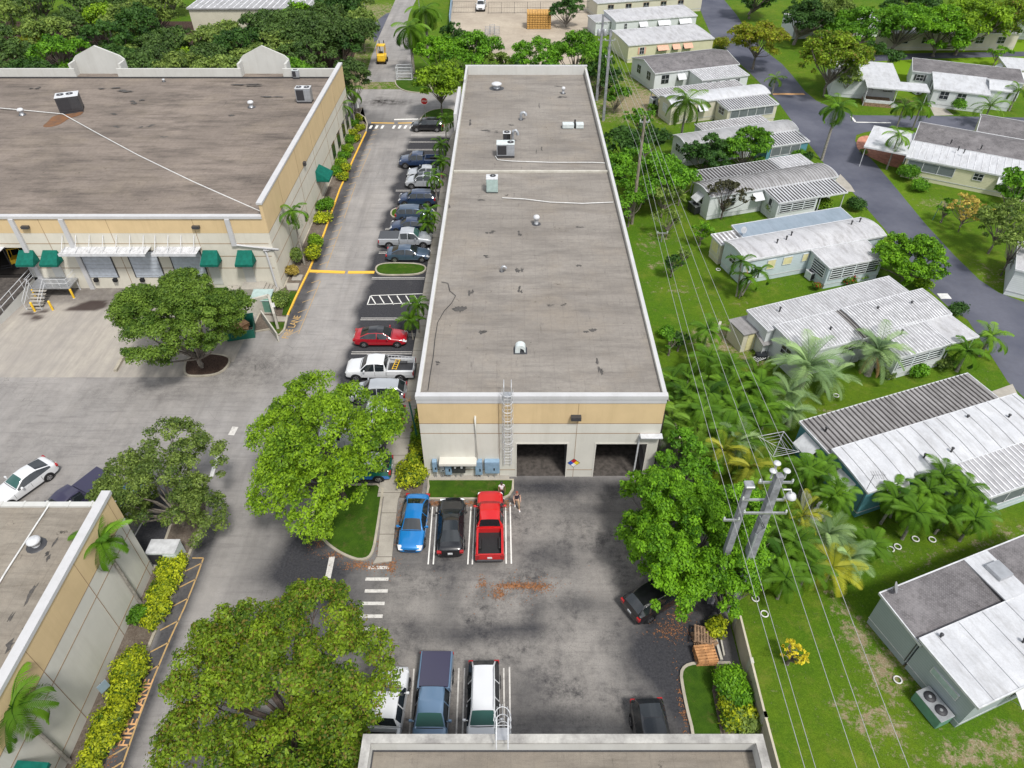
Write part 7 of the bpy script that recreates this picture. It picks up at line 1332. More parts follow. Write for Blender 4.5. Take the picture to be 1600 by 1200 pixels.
for x_, y_, l_ in ((597, 1, 'tall white lamp post by the far drive'), (682, 2, 'slim white post by the royal palm at the top')): r = thing('lamp_post', l_, 'lamp post', G(x_ - 26, y_ + 22)); m = MB(); m.tube([(0, 0, 0), (0, 0, 7)], [.1, .06], 6); m.build('pole', 'galv', r); m = MB(); m.box(-.1, .9, -.15, .15, 6.95, 7.1, bev=.03); m.build('lamp_head', 'galv', r)
# wheel stop and log kerb in the loading yard
r = MB(); a = G(181, 581); b_ = G(196, 555); r.obox(((a.x + b_.x) / 2, (a.y + b_.y) / 2), (b_ - a).to_2d(), (b_ - a).length / 2, .14, .01, .26); tag(r.build('kerb_block', 'kerb'), 'loose cream concrete kerb block left of the yard tree island', 'kerb block')
for k, (a, b_, l_) in enumerate((((1118, 1000), (1127, 1032), 'pale timber post lying beside the pallets'), ((1126, 1000), (1131, 1025), 'thin timber lying next to the fence by the pallets'))): r = MB(); a, b_ = G(*a), G(*b_); r.obox(((a.x + b_.x) / 2, (a.y + b_.y) / 2), (b_ - a).to_2d(), (b_ - a).length / 2, .08 - .03 * k, .0, .14); tag(r.build('timber', 'weathered_wall'), l_, 'timber')
r = thing('valve_box', 'flat grey utility cover on the planter beside the warehouse corner', 'utility cover', G(465, 436) + Vector((0, 0, .12))); m = MB(); m.box(-.5, .5, -.5, .5, 0, .12, bev=.03); m.build('lid', 'concrete', r)
for (px, py), l_ in (((1475, 463), 'white flat cover on the street edge by the round street tree'),): m = MB(); m.box(-.55, .55, -.45, .45, 0, .06, bev=.02); o = m.build('street_cover', 'white_plastic'); o.location = G(px, py); tag(o, l_, 'cover')
r = thing('log_post', 'white split post on the grass left of the striped roof home', 'post', G(1123, 512)); m = MB(); m.obox((0, 0), (.4, 1), .9, .12, 0, .15); m.build('wood', 'weathered_wall', r)
r = thing('television_aerial', 'thin black television aerial at the corner of the teal home', 'aerial', G(1354, 765, 3.0)); m = MB(); m.tube([(0, 0, -2.5), (0, 0, 1.5)], .02, 4); m.build('mast', 'dark_metal', r); m = MB(); [m.tube([(-.1 + .16 * i, -.35, 1.5), (-.1 + .16 * i, .35, 1.5)], .012, 4) for i in range(6)]; m.tube([(-.2, 0, 1.5), (.8, 0, 1.5)], .015, 4); m.build('antenna', 'dark_metal', r)
# ---------------- trees ----------------
def T(px, py, wpx, H, leaf, label, seed, zf=.62, **k):
    p = G(px, py, H * zf); W = wpx / FPX * dep(p.x, p.y, H * zf); k.setdefault('name', 'broadleaf_tree'); nm = k.pop('name')
    return tree(nm, label, None, W, H, leaf, seed, loc=(p.x, p.y, 0), **k)
# near trees
tree('oak_tree', 'wide green oak on the small kerbed island in the loading yard', (316, 574), 11.4, 9.2, 'leaf_dock', 3, 1.0, .095, 180, lean=(-.2, .2), trunk_h=.12, clump=.115, z0=.1, lobes=8)
tree('oak_tree', 'thin crowned grey green oak in front of the near left building', (287, 822), 9.8, 6.6, 'leaf_olive', 5, .62, .085, 150, lean=(-.2, .3), trunk_h=.2, clump=.105, z0=.1, up=.1, lobes=8, gap=.05)
t_ = tree('mahogany_tree', 'leafy light green tree on the lens shaped grass island', (540, 785), 10.3, 10.6, 'leaf_lime', 11, .58, .09, 230, lean=(-.6, .3), trunk_h=.12, bark='bark_dark', clump=.112, z0=.1, gap=.04, lobes=11); t_.scale = (1, 1.3, 1)
tree('mahogany_tree', 'big yellow green tree at the bottom centre left', (472, 1148), 12.6, 8.5, 'leaf_mahogany', 21, .72, .09, 250, trunk_h=.18, bark='bark_dark', clump=.10, z0=.05, bare=14, lean=(-.3, -.3), lobes=11)
t_ = T(1090, 830, 228, 7.8, 'leaf_bright', 'dense bright green tree overhanging the black suv', 31, name='ficus_tree', dens=1.0, lsize=.09, nclump=230, clump=.11, trunk_h=.12, lobes=15); t_.scale = (1, 1.12, 1)
T(1030, 782, 170, 6.2, 'leaf_bright', 'smaller bright green tree left of the large one beside the yard', 33, name='ficus_tree', dens=1.0, lsize=.105, nclump=90, clump=.13, trunk_h=.15, lobes=6)
T(1078, 715, 95, 5.0, 'leaf_green', 'smallest bright tree at the front corner of the centre building', 35, name='ficus_tree', dens=1.0, lsize=.11, nclump=50, clump=.16, trunk_h=.15, lobes=5)
T(1140, 922, 92, 4.6, 'leaf_bright', 'low bright green tree over the end of the pale fence wall', 36, name='ficus_tree', dens=1.0, lsize=.1, nclump=50, clump=.15, trunk_h=.12, lobes=5)
T(1150, 790, 70, 5.0, 'leaf_green', 'low bright green bushy tree behind the two concrete poles', 34, name='ficus_tree', dens=.9, lsize=.12, nclump=40, clump=.18, trunk_h=.15, lobes=4)
island([(x + 2.0, y - .8) for x, y in [(-15.2, 14.2), (-11.4, 14.2), (-10.8, 16.8), (-11.6, 19.4), (-14.6, 19.4), (-15.6, 16.8)]], 'lawn', smooth=2, world=True)
# at the far crossing
tree('broadleaf_tree', 'round yellow green tree on the island with the stop sign', (691, 181), 8.0, 7.3, 'leaf_lime', 41, .9, .22, 34, trunk_h=.32, z0=.1)
tree('oak_tree', 'dark oak at the far corner of the brown roofed warehouse', (557, 185), 7.0, 8.6, 'leaf_oak', 42, 1.1, .2, 44, trunk_h=.3, z0=.1, clump=.2)
GR = 'trees behind the centre building'
for i, (px, py, wp, H, lf, lb_) in enumerate([(688, 76, 84, 7.5, 'leaf_bright', 'bright green tree right of the royal palm'), (735, 80, 105, 8, 'leaf_green', 'broad green tree behind the left end of the centre roof'), (708, 52, 50, 6, 'leaf_dark', 'darker small tree behind the bright one by the royal palm'), (782, 98, 60, 6, 'leaf_olive', 'olive green tree in the dip behind the centre roof'),
        (838, 84, 88, 7.5, 'leaf_green', 'green tree below the timber stack'), (900, 78, 105, 8, 'leaf_green', 'large green tree left of the far power poles'), (940, 108, 80, 6.5, 'leaf_dark', 'dark green tree at the foot of the far power poles'), (962, 148, 46, 4.6, 'leaf_green', 'bush like tree right of the far poles'), (886, 12, 60, 6, 'leaf_dark', 'dark tree beside the cream homes at the top edge'), (806, 112, 50, 5, 'leaf_dark', 'small dark tree just above the far parapet')]):
    T(px, py, wp, H, lf, lb_, 100 + i, dens=.8, lsize=.19, nclump=55, clump=.16, trunk_h=.12, group=GR, lobes=6)
# wood behind the brown roofed warehouse
WG = 'dense trees behind the brown roofed warehouse'
for i, x in enumerate(range(-66, -32, 6)): tree('oak_tree', '%s low grey green tree in the dip before the far striped roof' % ['first', 'second', 'third', 'fourth', 'fifth', 'sixth'][i], None, 9, 5.6, 'leaf_oak' if i % 2 else 'leaf_olive', 270 + i, .75, .22, 30, loc=(x, 124 + (i % 3) * 4, 0), trunk_h=.1, group=WG, clump=.2); rr_ = random.Random(5); k = 0
for row_, (Y_, xs__) in enumerate([(109.5, range(-84, -31, 7)), (118, range(-88, -29, 8)), (127, [-96, -87, -78, -69]), (127, [-46, -37, -30]), (137, [-100, -90, -80, -70]), (148, [-104, -93, -82])]):
    for j, x in enumerate(xs__):
        x_ = x + rr_.uniform(-1.5, 1.5); sm_ = -66 < x_ < -34 and Y_ > 115; H = rr_.uniform(6.5, 7.5) if Y_ < 115 else rr_.uniform(7, 8.5) * (.8 if sm_ else 1)
        lf = rr_.choice(['leaf_oak', 'leaf_olive', 'leaf_dark', 'leaf_oak', 'leaf_olive', 'leaf_green']); 
        nth = ['first', 'second', 'third', 'fourth', 'fifth', 'sixth', 'seventh', 'eighth'][j]
        rown = ['row nearest the parapet', 'second row', 'left half of the third row', 'right half of the third row', 'fourth row', 'farthest row'][row_]
        tree('oak_tree', '%s wood tree from the left, %s, behind the brown roof' % (nth, rown), None, rr_.uniform(9, 11), H + .9, lf, 200 + k, .75, .22, 38, loc=(x_, Y_ + rr_.uniform(-1.5, 1.5), 0), trunk_h=.12, group=WG, bark='bark', clump=.2); k += 1
T(165, 35, 80, 8, 'leaf_lime', 'yellow green tree standing out of the wood left of the gabled parapet', 290, dens=.7, lsize=.26); T(55, 75, 80, 6, 'leaf_yellow', 'yellowish low tree behind the left parapet', 291, dens=.7, lsize=.26); T(210, 75, 40, 5, 'leaf_bright', 'bright green sapling right of the first gabled parapet', 292, dens=.8, nclump=16); T(300, 90, 70, 3.6, 'leaf_lime', 'low lime green hedge tree behind the middle parapet', 293, dens=.8, nclump=16)
T(470, 55, 130, 9, 'leaf_oak', 'large dark oak behind the second gabled parapet', 294, dens=.75, nclump=44, lsize=.25); T(530, 60, 110, 9, 'leaf_oak', 'large dark oak beside the far drive', 295, dens=.75, nclump=44, lsize=.25); T(565, 40, 60, 7.5, 'leaf_olive', 'olive tree at the bend of the far drive', 296, dens=.75); T(465, 30, 50, 8, 'leaf_bright', 'bright green tree top left of the olive tree', 297, dens=.7); T(420, 45, 90, 8, 'leaf_oak', 'grey green oak below the striped metal roof', 298, dens=.7); T(530, 12, 90, 8, 'leaf_dark', 'dark trees edge at the top by the far drive', 299, dens=.6)
for i, (x, y, H) in enumerate([(-61, 133, 5.6), (-53, 137, 5.4), (-45, 138, 5.4), (-108, 160, 9), (-98, 162, 9), (-88, 160, 8.5), (-78, 156, 8.5), (-70, 150, 8), (-68, 138, 8), (-34, 140, 8), (-33, 150, 8.5), (-36, 160, 9), (-112, 140, 9), (-108, 126, 8.5), (-72, 164, 9)]): tree('oak_tree', '%s of the far grey green trees along the top left edge' % (['first', 'second', 'third', 'fourth', 'fifth', 'sixth', 'seventh', 'eighth', 'ninth', 'tenth', 'eleventh', 'twelfth', 'thirteenth', 'fourteenth', 'fifteenth'][i]), None, 11, H, ['leaf_oak', 'leaf_olive', 'leaf_dark'][i % 3], 350 + i, .7, .24, 36, loc=(x, y, 0), trunk_h=.1, group=WG, clump=.2)
# east side
T(1012, 268, 135, 6.8, 'leaf_green', 'large bushy green tree at the foot of the greenish wooden pole', 301, nclump=100, dens=.85, lsize=.17, clump=.13, lobes=8, trunk_h=.12); T(975, 225, 75, 5.0, 'leaf_dark', 'dark bush tree against the centre building wall', 302, nclump=22); T(1038, 308, 62, 4.3, 'leaf_olive', 'pale olive bush tree right of the wooden pole', 303, nclump=20, dens=.6, lsize=.16)
T(1105, 232, 92, 5.8, 'leaf_dark', 'left half of the wide dark green mango tree pair', 304, nclump=70, dens=.9, lsize=.17, clump=.15, lobes=6, trunk_h=.12); T(1168, 225, 96, 5.8, 'leaf_green', 'right half of the wide green mango tree pair', 305, nclump=70, dens=.9, lsize=.17, clump=.15, lobes=6, trunk_h=.12)
T(1134, 308, 78, 4.6, 'leaf_purple', 'dark purplish bush tree before the grey striped home', 306, nclump=40, dens=.55, clump=.13, lsize=.15, bark='bark_dark'); T(1097, 362, 38, 2.8, 'leaf_bright', 'small bright green sapling on the lawn', 307, nclump=20, dens=.8, lsize=.15); T(968, 262, 62, 5.0, 'leaf_green', 'bush tree pressed against the centre building beside the wooden pole', 320, nclump=36, dens=.8, lsize=.17, clump=.17, lobes=4); T(1066, 285, 64, 4.8, 'leaf_green', 'bush tree between the wooden pole and the grey striped home', 321, nclump=36, dens=.8, lsize=.17, clump=.17, lobes=4); T(1010, 222, 80, 4.8, 'leaf_dark', 'dark bush tree behind the large one at the wooden pole', 322, nclump=36, dens=.8, lsize=.18, clump=.17, lobes=5); T(1045, 345, 44, 3.4, 'leaf_olive', 'pale small bush tree on the lawn below the pole', 323, nclump=20, dens=.5, lsize=.14); T(985, 322, 60, 4.2, 'leaf_green', 'green bush tree below the large one at the pole foot', 318, nclump=20, dens=.8, lsize=.18); T(1000, 185, 50, 3.6, 'leaf_green', 'green bush on the grass below the far poles', 319, nclump=18, dens=.8, lsize=.2); T(1052, 412, 34, 2.8, 'leaf_dark', 'small dark leaved tree under the power lines', 308, nclump=18, dens=.7, lsize=.14); T(1068, 398, 26, 2.2, 'leaf_olive', 'thin olive shrub beside the small dark tree', 309, nclump=10, dens=.3, lsize=.14)
T(1428, 398, 122, 5.4, 'leaf_bright', 'round dense green tree overhanging the park street', 310, nclump=110, dens=1.0, lsize=.13, clump=.13, lobes=8, trunk_h=.12)
T(1570, 345, 90, 6.4, 'leaf_olive', 'green tree at the right edge above the park street', 311, nclump=80, dens=.7, lsize=.15, clump=.13, lobes=7); T(1592, 378, 80, 6.5, 'leaf_olive', 'lower green tree at the right edge covering the white home', 324, nclump=60, dens=.7, lsize=.15, clump=.14, lobes=6); T(1592, 300, 70, 7.0, 'leaf_green', 'taller green tree cut by the right edge', 312, nclump=26, dens=.8); T(1512, 330, 70, 4.2, 'leaf_autumn', 'orange brown bush tree beside the park street', 313, nclump=38, dens=.4, lsize=.14, clump=.14); T(1480, 325, 34, 3, 'leaf_green', 'small green bush left of the orange brown bush', 314, nclump=14, dens=.6, lsize=.15)
T(1186, 62, 98, 7.8, 'leaf_yellow', 'yellow green tree above the park road at the upper right', 315, nclump=90, dens=.9, clump=.14, lsize=.17, lobes=7); tree('mahogany_tree', 'tall yellow green street tree before the open porch home', (1287, 152), 12.0, 9.2, 'leaf_mahogany', 316, .9, .17, 110, trunk_h=.28, clump=.13, lobes=8); T(1328, 120, 52, 5.0, 'leaf_olive', 'low darker lobe of foliage beside the tall street tree', 317, nclump=18, dens=.8)
for i, (bx, by, W, H, lf, lb_) in enumerate([(1240, 70, 10, 10, 'leaf_dark', 'dark tall tree at the top edge right of the yellow green tree'), (1335, 82, 11, 9.5, 'leaf_green', 'green spreading tree behind the open porch home'), (1392, 84, 11, 10, 'leaf_green', 'green spreading tree with a dark fork left of the grey roofed long home'), (1457, 88, 12, 10.5, 'leaf_bright', 'bright green spreading tree with a pale leaning trunk by the far street'), (1492, 86, 12.5, 11, 'leaf_lime', 'yellow green spreading tree with a dark leaning trunk by the far street'), (1560, 76, 12, 10.5, 'leaf_mahogany', 'yellow green spreading tree at the top right'),
        (1170, 30, 10, 10, 'leaf_dark', 'dark green tree at the top edge above the park road'), (1290, 60, 10, 10, 'leaf_olive', 'olive green tree at the top edge'), (1600, 60, 9, 9, 'leaf_green', 'green tree at the top right corner'), (1420, 50, 10, 9, 'leaf_dark', 'dark green tree behind the spreading street trees')]):
    tree('shade_tree', lb_, (bx, by), W * 1.1, H * .80, lf, 330 + i, .8, .2, 80, trunk_h=.22, clump=.15, lobes=7, lean=((-1) ** i * 1.0, 0), trunk_r=.3)
T(1392, 92, 44, 3.6, 'leaf_dark', 'dark bush tree at the back of the open porch home', 345, nclump=16, dens=.8); T(1365, 78, 40, 4.2, 'leaf_dark', 'dark round bush tree left of the long grey roofed home', 346, nclump=16, dens=.8); T(1560, 84, 36, 3.4, 'leaf_bright', 'feathery light green small tree above the yellow green home', 347, nclump=14, dens=.6, lsize=.16); T(1590, 290, 60, 3.8, 'leaf_bright', 'bright green bush tree right of the cream corner home', 348, nclump=14, dens=.8)
T(1237, 1024, 44, 1.9, 'leaf_gold', 'small golden yellow leaved bush tree alone on the lawn', 349, nclump=24, dens=.45, lsize=.09, clump=.17, zf=.55)
T(1062, 532, 34, 2.0, 'leaf_dark', 'dark round bush beside the centre building wall', 350, nclump=16, dens=.8, lsize=.14); T(1048, 535, 30, 2.4, 'leaf_green', 'green bush touching the centre building wall', 351, nclump=14, dens=.8, lsize=.14)
# ---------------- shrubs ----------------
def S(px, py, d, h, leaf, label, seed, z=0.0, group=None, **k):
    p = G(px, py, z + h * .45); return shrub(k.pop('name', 'shrub'), label, (p.x, p.y, z), d, k.pop('dd', d), h, leaf, seed, group=group, **k)
sh = [(560, 184, 1.6, .8, 'leaf_croton', 'yellow croton shrub at the far tip of the warehouse flower bed'), (552, 192, 1.8, 1.0, 'leaf_green', 'green shrub by the dark windows of the warehouse'), (563, 200, 1.5, .8, 'leaf_croton', 'yellow croton shrub on the kerb side near the far tip'), (550, 207, 1.6, .8, 'leaf_croton', 'second yellow croton shrub from the far tip'), (559, 216, 1.5, .8, 'leaf_croton', 'third yellow croton shrub from the far tip'),
      (545, 218, 2.0, 1.0, 'leaf_green', 'long green hedge shrub under the far windows'), (541, 232, 2.2, 1.0, 'leaf_lime', 'lime hedge shrub beyond the side awning'), (535, 244, 2.2, 1.0, 'leaf_green', 'green hedge shrub just beyond the side awning'), (529, 256, 2.2, 1.0, 'leaf_lime', 'lime hedge shrub level with the side awning'), (523, 268, 2.2, 1.0, 'leaf_green', 'green hedge shrub just before the side awning'), (539, 262, 1.6, .9, 'leaf_croton', 'yellow croton shrub by the yellow kerb above the white rail'), (534, 275, 1.7, .9, 'leaf_croton', 'yellow croton shrub by the yellow kerb near the white rail'),
      (509, 320, 2.2, 1.2, 'leaf_green', 'wide green shrub below the white rail'), (505, 341, 1.9, 1.1, 'leaf_croton', 'round yellow croton shrub in the middle of the bed'), (491, 376, 1.9, 1.2, 'leaf_lime', 'lime shrub above the tall palm foot'), (484, 396, 2.1, 1.4, 'leaf_croton', 'yellow croton shrub right of the palm foot'), (463, 398, 1.7, 2.3, 'leaf_olive', 'tall clipped olive hedge against the warehouse corner'), (455, 424, 1.4, 1.3, 'leaf_autumn', 'thin dry shrub at the warehouse corner')]
for i, (px, py, d, h, lf, lb_) in enumerate(sh): S(px, py, d, h, lf, lb_, 400 + i, .1, 'shrubs in the warehouse flower bed', lsize=.11, dens=.9)
S(434, 468, 1.9, 1.6, 'leaf_olive', 'round clipped bush below the green transformer box', 420, .1, lsize=.09)
near = [(268, 885, 1.9, 1.0), (262, 903, 2.0, 1.0), (256, 923, 1.9, 1.0), (250, 943, 1.8, 1.0), (243, 960, 1.6, .9), (205, 1035, 1.8, 1.2), (200, 1058, 1.9, 1.2), (193, 1083, 1.7, 1.1), (183, 1103, 1.8, 1.1), (172, 1125, 1.8, 1.1), (163, 1148, 1.8, 1.1), (152, 1178, 1.0, .8), (140, 1193, 1.2, .9)]
wd = ['first', 'second', 'third', 'fourth', 'fifth', 'sixth', 'seventh', 'eighth', 'ninth', 'tenth', 'eleventh', 'twelfth', 'thirteenth']
for i, (px, py, d, h) in enumerate(near): S(px, py, d, h, 'leaf_croton', '%s yellow croton from the top in the bed beside FIRE LANE' % wd[i], 430 + i, .1, 'yellow crotons in the bed by the near left building', name='croton_shrub', lsize=.085, dens=1.0)
S(217, 960, 1.2, 1.2, 'leaf_green', 'green round bush at the wall of the near left building', 445, .1, lsize=.08); S(236, 977, .7, .5, 'leaf_croton', 'tiny croton seedling below the round green bush', 446, .1, lsize=.08)
for i, y in enumerate(np.arange(34.3, 41.5, 1.0)): shrub('croton_shrub', '%s croton from the near end of the hedge beside the pavement' % wd[i], (-7.25, y, .08), 1.15 if i > 1 else 1.7, 1.3, 1.2, 'leaf_croton' if i % 3 != 1 else 'leaf_lime', 450 + i, lsize=.09, group='croton hedge beside the centre building')
S(645, 741, 2.5, 1.3, 'leaf_croton', 'big yellow croton behind the blue sedan', 460, .1, name='croton_shrub', lsize=.1)
S(1142, 1066, 1.7, 1.6, 'leaf_bright', 'bright green clipped bush beside the pale fence wall', 461, .1, lsize=.08, n=14); S(1140, 1082, 1.4, 1.2, 'leaf_green', 'green bush below the clipped one by the fence wall', 462, .1, lsize=.09)
for i, (px, py, d, h) in enumerate([(1155, 1092, 1.5, 1.2), (1142, 1108, 1.2, 1.0), (1163, 1112, 1.3, 1.1), (1148, 1126, 1.4, 1.0), (1168, 1130, 1.3, 1.0)]): S(px, py, d, h, ['leaf_green', 'leaf_croton', 'leaf_croton', 'leaf_croton', 'leaf_olive'][i], ['dark green bush above the yellow crotons by the fence', 'yellow croton nearest the kerb in the corner bed', 'yellow croton against the fence in the corner bed', 'lowest left yellow croton in the corner bed', 'lowest right olive bush in the corner bed'][i], 465 + i, .1, lsize=.1)
S(1122, 982, 1.3, 1.2, 'leaf_croton', 'croton growing between the pallets and the fence end', 470, 0, lsize=.11)
for i, (px, py, d, h, lf, lb_) in enumerate([(1415, 270, 2.6, 1.8, 'leaf_green', 'round green bush before the cream corner home'), (1436, 290, 2.4, 1.3, 'leaf_green', 'flat green bush below the round one at the cream corner home'), (1350, 237, .9, .8, 'leaf_olive', 'small shrub at the edge of the brick patio'), (1338, 320, 2.1, 1.4, 'leaf_dark', 'dark spiky bush beside the park street'), (1496, 482, 1.6, 1.3, 'leaf_dark', 'dark ball bush at the park street kerb below the round tree'),
        (1208, 326, 1.9, 2.2, 'leaf_olive', 'shrub at the sunroom corner of the grey striped home'), (1280, 317, 2.4, 1.5, 'leaf_lime', 'lime green shrub under the striped carport'), (1240, 332, 3, .7, 'leaf_green', 'low hedge along the grey striped home'), (1325, 437, 1.8, .9, 'leaf_ixora', 'red and green shrub at the louvred sunroom'), (1345, 428, 1.8, 1.0, 'leaf_lime', 'lime shrub at the louvred sunroom'), (1363, 420, 1.6, 1.0, 'leaf_lime', 'second lime shrub at the louvred sunroom'), (1277, 448, .9, 1.0, 'leaf_ixora', 'small red leaved shrub at the sunroom corner'), (1440, 445, 2.2, 1.2, 'leaf_lime', 'yellowish shrub under the round dense tree'),
        (1245, 243, 2.4, 1.6, 'leaf_green', 'green shrub by the teal porch posts'), (1260, 246, 1.5, 2.0, 'leaf_dark', 'dark upright shrub by the teal porch posts'), (1105, 72, 3, 1.6, 'leaf_yellow', 'yellow hedge beside the salmon awnings, left part'), (1125, 68, 3.2, 1.8, 'leaf_yellow', 'yellow hedge beside the salmon awnings, right part'), (1497, 165, 2.0, 2.6, 'leaf_green', 'upright green shrub before the black shuttered addition'), (1435, 577, 1.7, 1.2, 'leaf_green', 'green shrub below the lower louvred porch'), (1473, 566, 1.6, 1.0, 'leaf_olive', 'olive shrub at the end of the louvred porch'), (1385, 583, 1.4, .9, 'leaf_olive', 'low shrub under the dry fronds'),
        (1070, 338 + 60, 1.0, .8, 'leaf_olive', 'thin weed bush on the lawn under the wires'), (1040, 518, 1.4, 1.1, 'leaf_green', 'small bush on the lawn edge near the centre wall'), (1180, 172, 1.8, .8, 'leaf_dark', 'low dark shrub below the grey screens of the cream curved roof home'), (1020, 170, 1.4, 1.6, 'frond', 'small palm like shrub at the cream curved roof home')]):
    S(px, py, d, h, lf, lb_, 480 + i, 0, lsize=.11, dens=.8)
# ---------------- palms ----------------
def PL(px, py, H, Lf, label, seed, kind='adonidia', mat='frond', nf=14, base=False, **k):
    p = G(px, py, 0 if base else H); return palm(k.pop('name', 'palm_tree'), label, (p.x, p.y, k.pop('z0', 0)), H, Lf, nf, mat, seed, kind, **k)
PL(1062, 228, 6.4, 3.6, 'tall coconut palm with drooping yellowing fronds before the cream curved roof home', 501, 'coconut', 'frond_light', 18, base=True, lean=(.3, .2), name='coconut_palm', tr=.16, elev=(1.2, -.9))
PL(1284, 250, 7.2, 3.0, 'tall queen palm standing at the park road bend', 502, 'queen', 'frond', 18, base=True, tr=.17, name='queen_palm', elev=(1.2, -.9)); PL(1212, 122, 2.6, 2.0, 'small palm with brown trunk beside the yellow speed hump', 503, 'queen', 'frond_light', 12); PL(1413, 166, 3.6, 2.5, 'left one of the two drooping palms at the cross street', 504, 'queen', 'frond', 13, tr=.11); PL(1440, 164, 3.6, 2.5, 'right one of the two drooping palms at the cross street', 505, 'queen', 'frond', 13, tr=.11)
PL(1548, 165, 3.0, 3.2, 'arching pale palm beside the black shuttered addition', 506, 'silver', 'frond_light', 14, name='date_palm'); PL(1592, 140, 3.2, 2.4, 'leaning palm at the right edge beside the grey gable', 507, 'queen', 'frond_light', 12); PL(1405, 211, 4.6, 2.4, 'slim palm rising before the brick patio roof', 508, 'queen', 'frond_light', 13, tr=.10)
PL(1166, 413, 3.8, 2.0, 'clump of slim palms at the corner of the blue white home', 509, 'adonidia', 'frond', 12, stems=3, tr=.08, dry=2)
PL(1372, 548, 2.7, 3.3, 'silver feathery palm with dry lower fronds beside the louvred porch', 510, 'silver', 'frond_silver', 18, name='silver_date_palm', tr=.25, dry=6, elev=(1.3, -.3)); PL(1262, 572, 2.6, 3.8, 'largest silver feathery palm in front of the striped roofs', 511, 'silver', 'frond_silver', 20, name='silver_date_palm', tr=.28, elev=(1.3, -.2)); PL(1232, 615, 1.9, 2.6, 'smaller silver palm at the left of the silver clump', 512, 'silver', 'frond_silver', 14, name='silver_date_palm'); PL(1300, 590, 1.6, 2.5, 'silver palm fanning to the right of the clump', 513, 'silver', 'frond_silver', 13, name='silver_date_palm')
PL(1512, 548, 2.3, 2.2, 'left palm of the pair at the end of the lower carport', 514, 'adonidia', 'frond', 14); PL(1548, 526, 2.2, 2.1, 'right light green palm of the pair at the end of the lower carport', 515, 'adonidia', 'frond_light', 14)
proto = {}
def PC(kind_key, px, py, H, label, s, rot, grp):
    """copy of a palm prototype: thing and parts"""
    p = G(px, py, H * .9); src = proto[kind_key]; base_h = src['h']
    if not src['used']: o = src['o']; src['used'] = True
    else: o = copy_tree(src['o'])
    k = H / base_h; o.location = (p.x, p.y, 0); o.scale = (s, s, k); o.rotation_euler = (R(rot % 7 - 3), R(rot % 5 - 2), R(rot * 37)); o['label'] = label; o['group'] = grp; return o
for key, kw in {'ad': dict(H=3.2, Lf=1.9, nf=15, mat='frond', seed=601, kind='adonidia', tr=.09), 'ad2': dict(H=3.2, Lf=1.8, nf=13, mat='frond', seed=602, kind='adonidia', tr=.08, stems=2), 'ar': dict(H=2.4, Lf=2.0, nf=11, mat='frond', seed=603, kind='areca', tr=.05, stems=5), 'ary': dict(H=2.2, Lf=2.3, nf=15, mat='frond_yellow', seed=604, kind='silver', tr=.08), 'arl': dict(H=2.4, Lf=2.2, nf=11, mat='frond_light', seed=605, kind='areca', tr=.05, stems=4), 'sv': dict(H=2.2, Lf=2.7, nf=15, mat='frond_silver', seed=606, kind='silver', tr=.2)}.items():
    H_, L__, n_, mt_, sd_ = kw.pop('H'), kw.pop('Lf'), kw.pop('nf'), kw.pop('mat'), kw.pop('seed'); proto[key] = dict(o=palm('palm_tree', 'x', (0, 0, 0), H_, L__, n_, mt_, sd_, **kw), h=H_, used=False)
G1 = 'palms between the centre building and the silver palms'; G2 = 'palms round the teal home'; G3 = 'palms below the concrete power poles'; G4 = 'palms along the pavement of the centre building'
for i, (k_, px, py, H, s_, lb_) in enumerate([('ad', 1106, 520, 3.0, .95, 'solitary upper palm of the clump east of the centre building'), ('ad', 1108, 562, 2.6, 1.0, 'palm with a white ring just below the solitary upper one'), ('ar', 1078, 603, 2.4, 1.0, 'bushy palm nearest the centre building wall'), ('ad2', 1120, 605, 3.0, 1.0, 'twin stemmed palm in the middle of the clump'), ('ar', 1150, 592, 2.6, 1.0, 'bushy palm at the top of the clump beside the bare soil'), ('ad', 1185, 605, 2.8, 1.0, 'palm at the right end of the clump by the silver palms'), ('ad2', 1165, 635, 2.8, 1.0, 'twin stemmed palm at the right centre of the clump'), ('ar', 1135, 640, 2.2, .9, 'bushy palm in the lower centre of the clump'), ('ad', 1095, 645, 2.8, 1.0, 'lower left palm of the clump near the tan wall'), ('ad', 1200, 640, 2.4, .9, 'lower right palm of the clump above the clothes line'), ('ar', 1082, 632, 2.2, .8, 'small bushy palm left of the lower left palm'), ('ar', 1160, 668, 2.2, 1.0, 'bushy palm just above the clothes line group'), ('ad', 1130, 672, 2.6, 1.0, 'palm above the yellowing palms'), ('arl', 1068, 655, 2.4, .9, 'light bushy palm by the tan wall section'), ('ad', 1140, 575, 2.6, .9, 'palm at the edge of the bare soil by the tan shed'), ('sv', 1238, 645, 1.6, .7, 'low grey green palm at the foot of the silver clump')]):
    PC(k_, px, py, H, lb_, s_ * 1.2, i * 3 + 1, G1)
for i, (k_, px, py, H, s_, lb_) in enumerate([('arl', 1105, 702, 2.6, 1.0, 'light green palm above the bright ficus'), ('ary', 1128, 708, 2.4, .9, 'yellowing palm above the bright ficus'), ('sv', 1150, 694, 2.2, .8, 'grey green palm right of the yellowing palm'), ('ary', 1172, 735, 2.3, 1.0, 'yellow green palm left of the clothes line'), ('arl', 1195, 752, 2.2, .9, 'light palm just above the pole heads')]): PC(k_, px, py, H, lb_, s_, i * 5 + 2, G3)
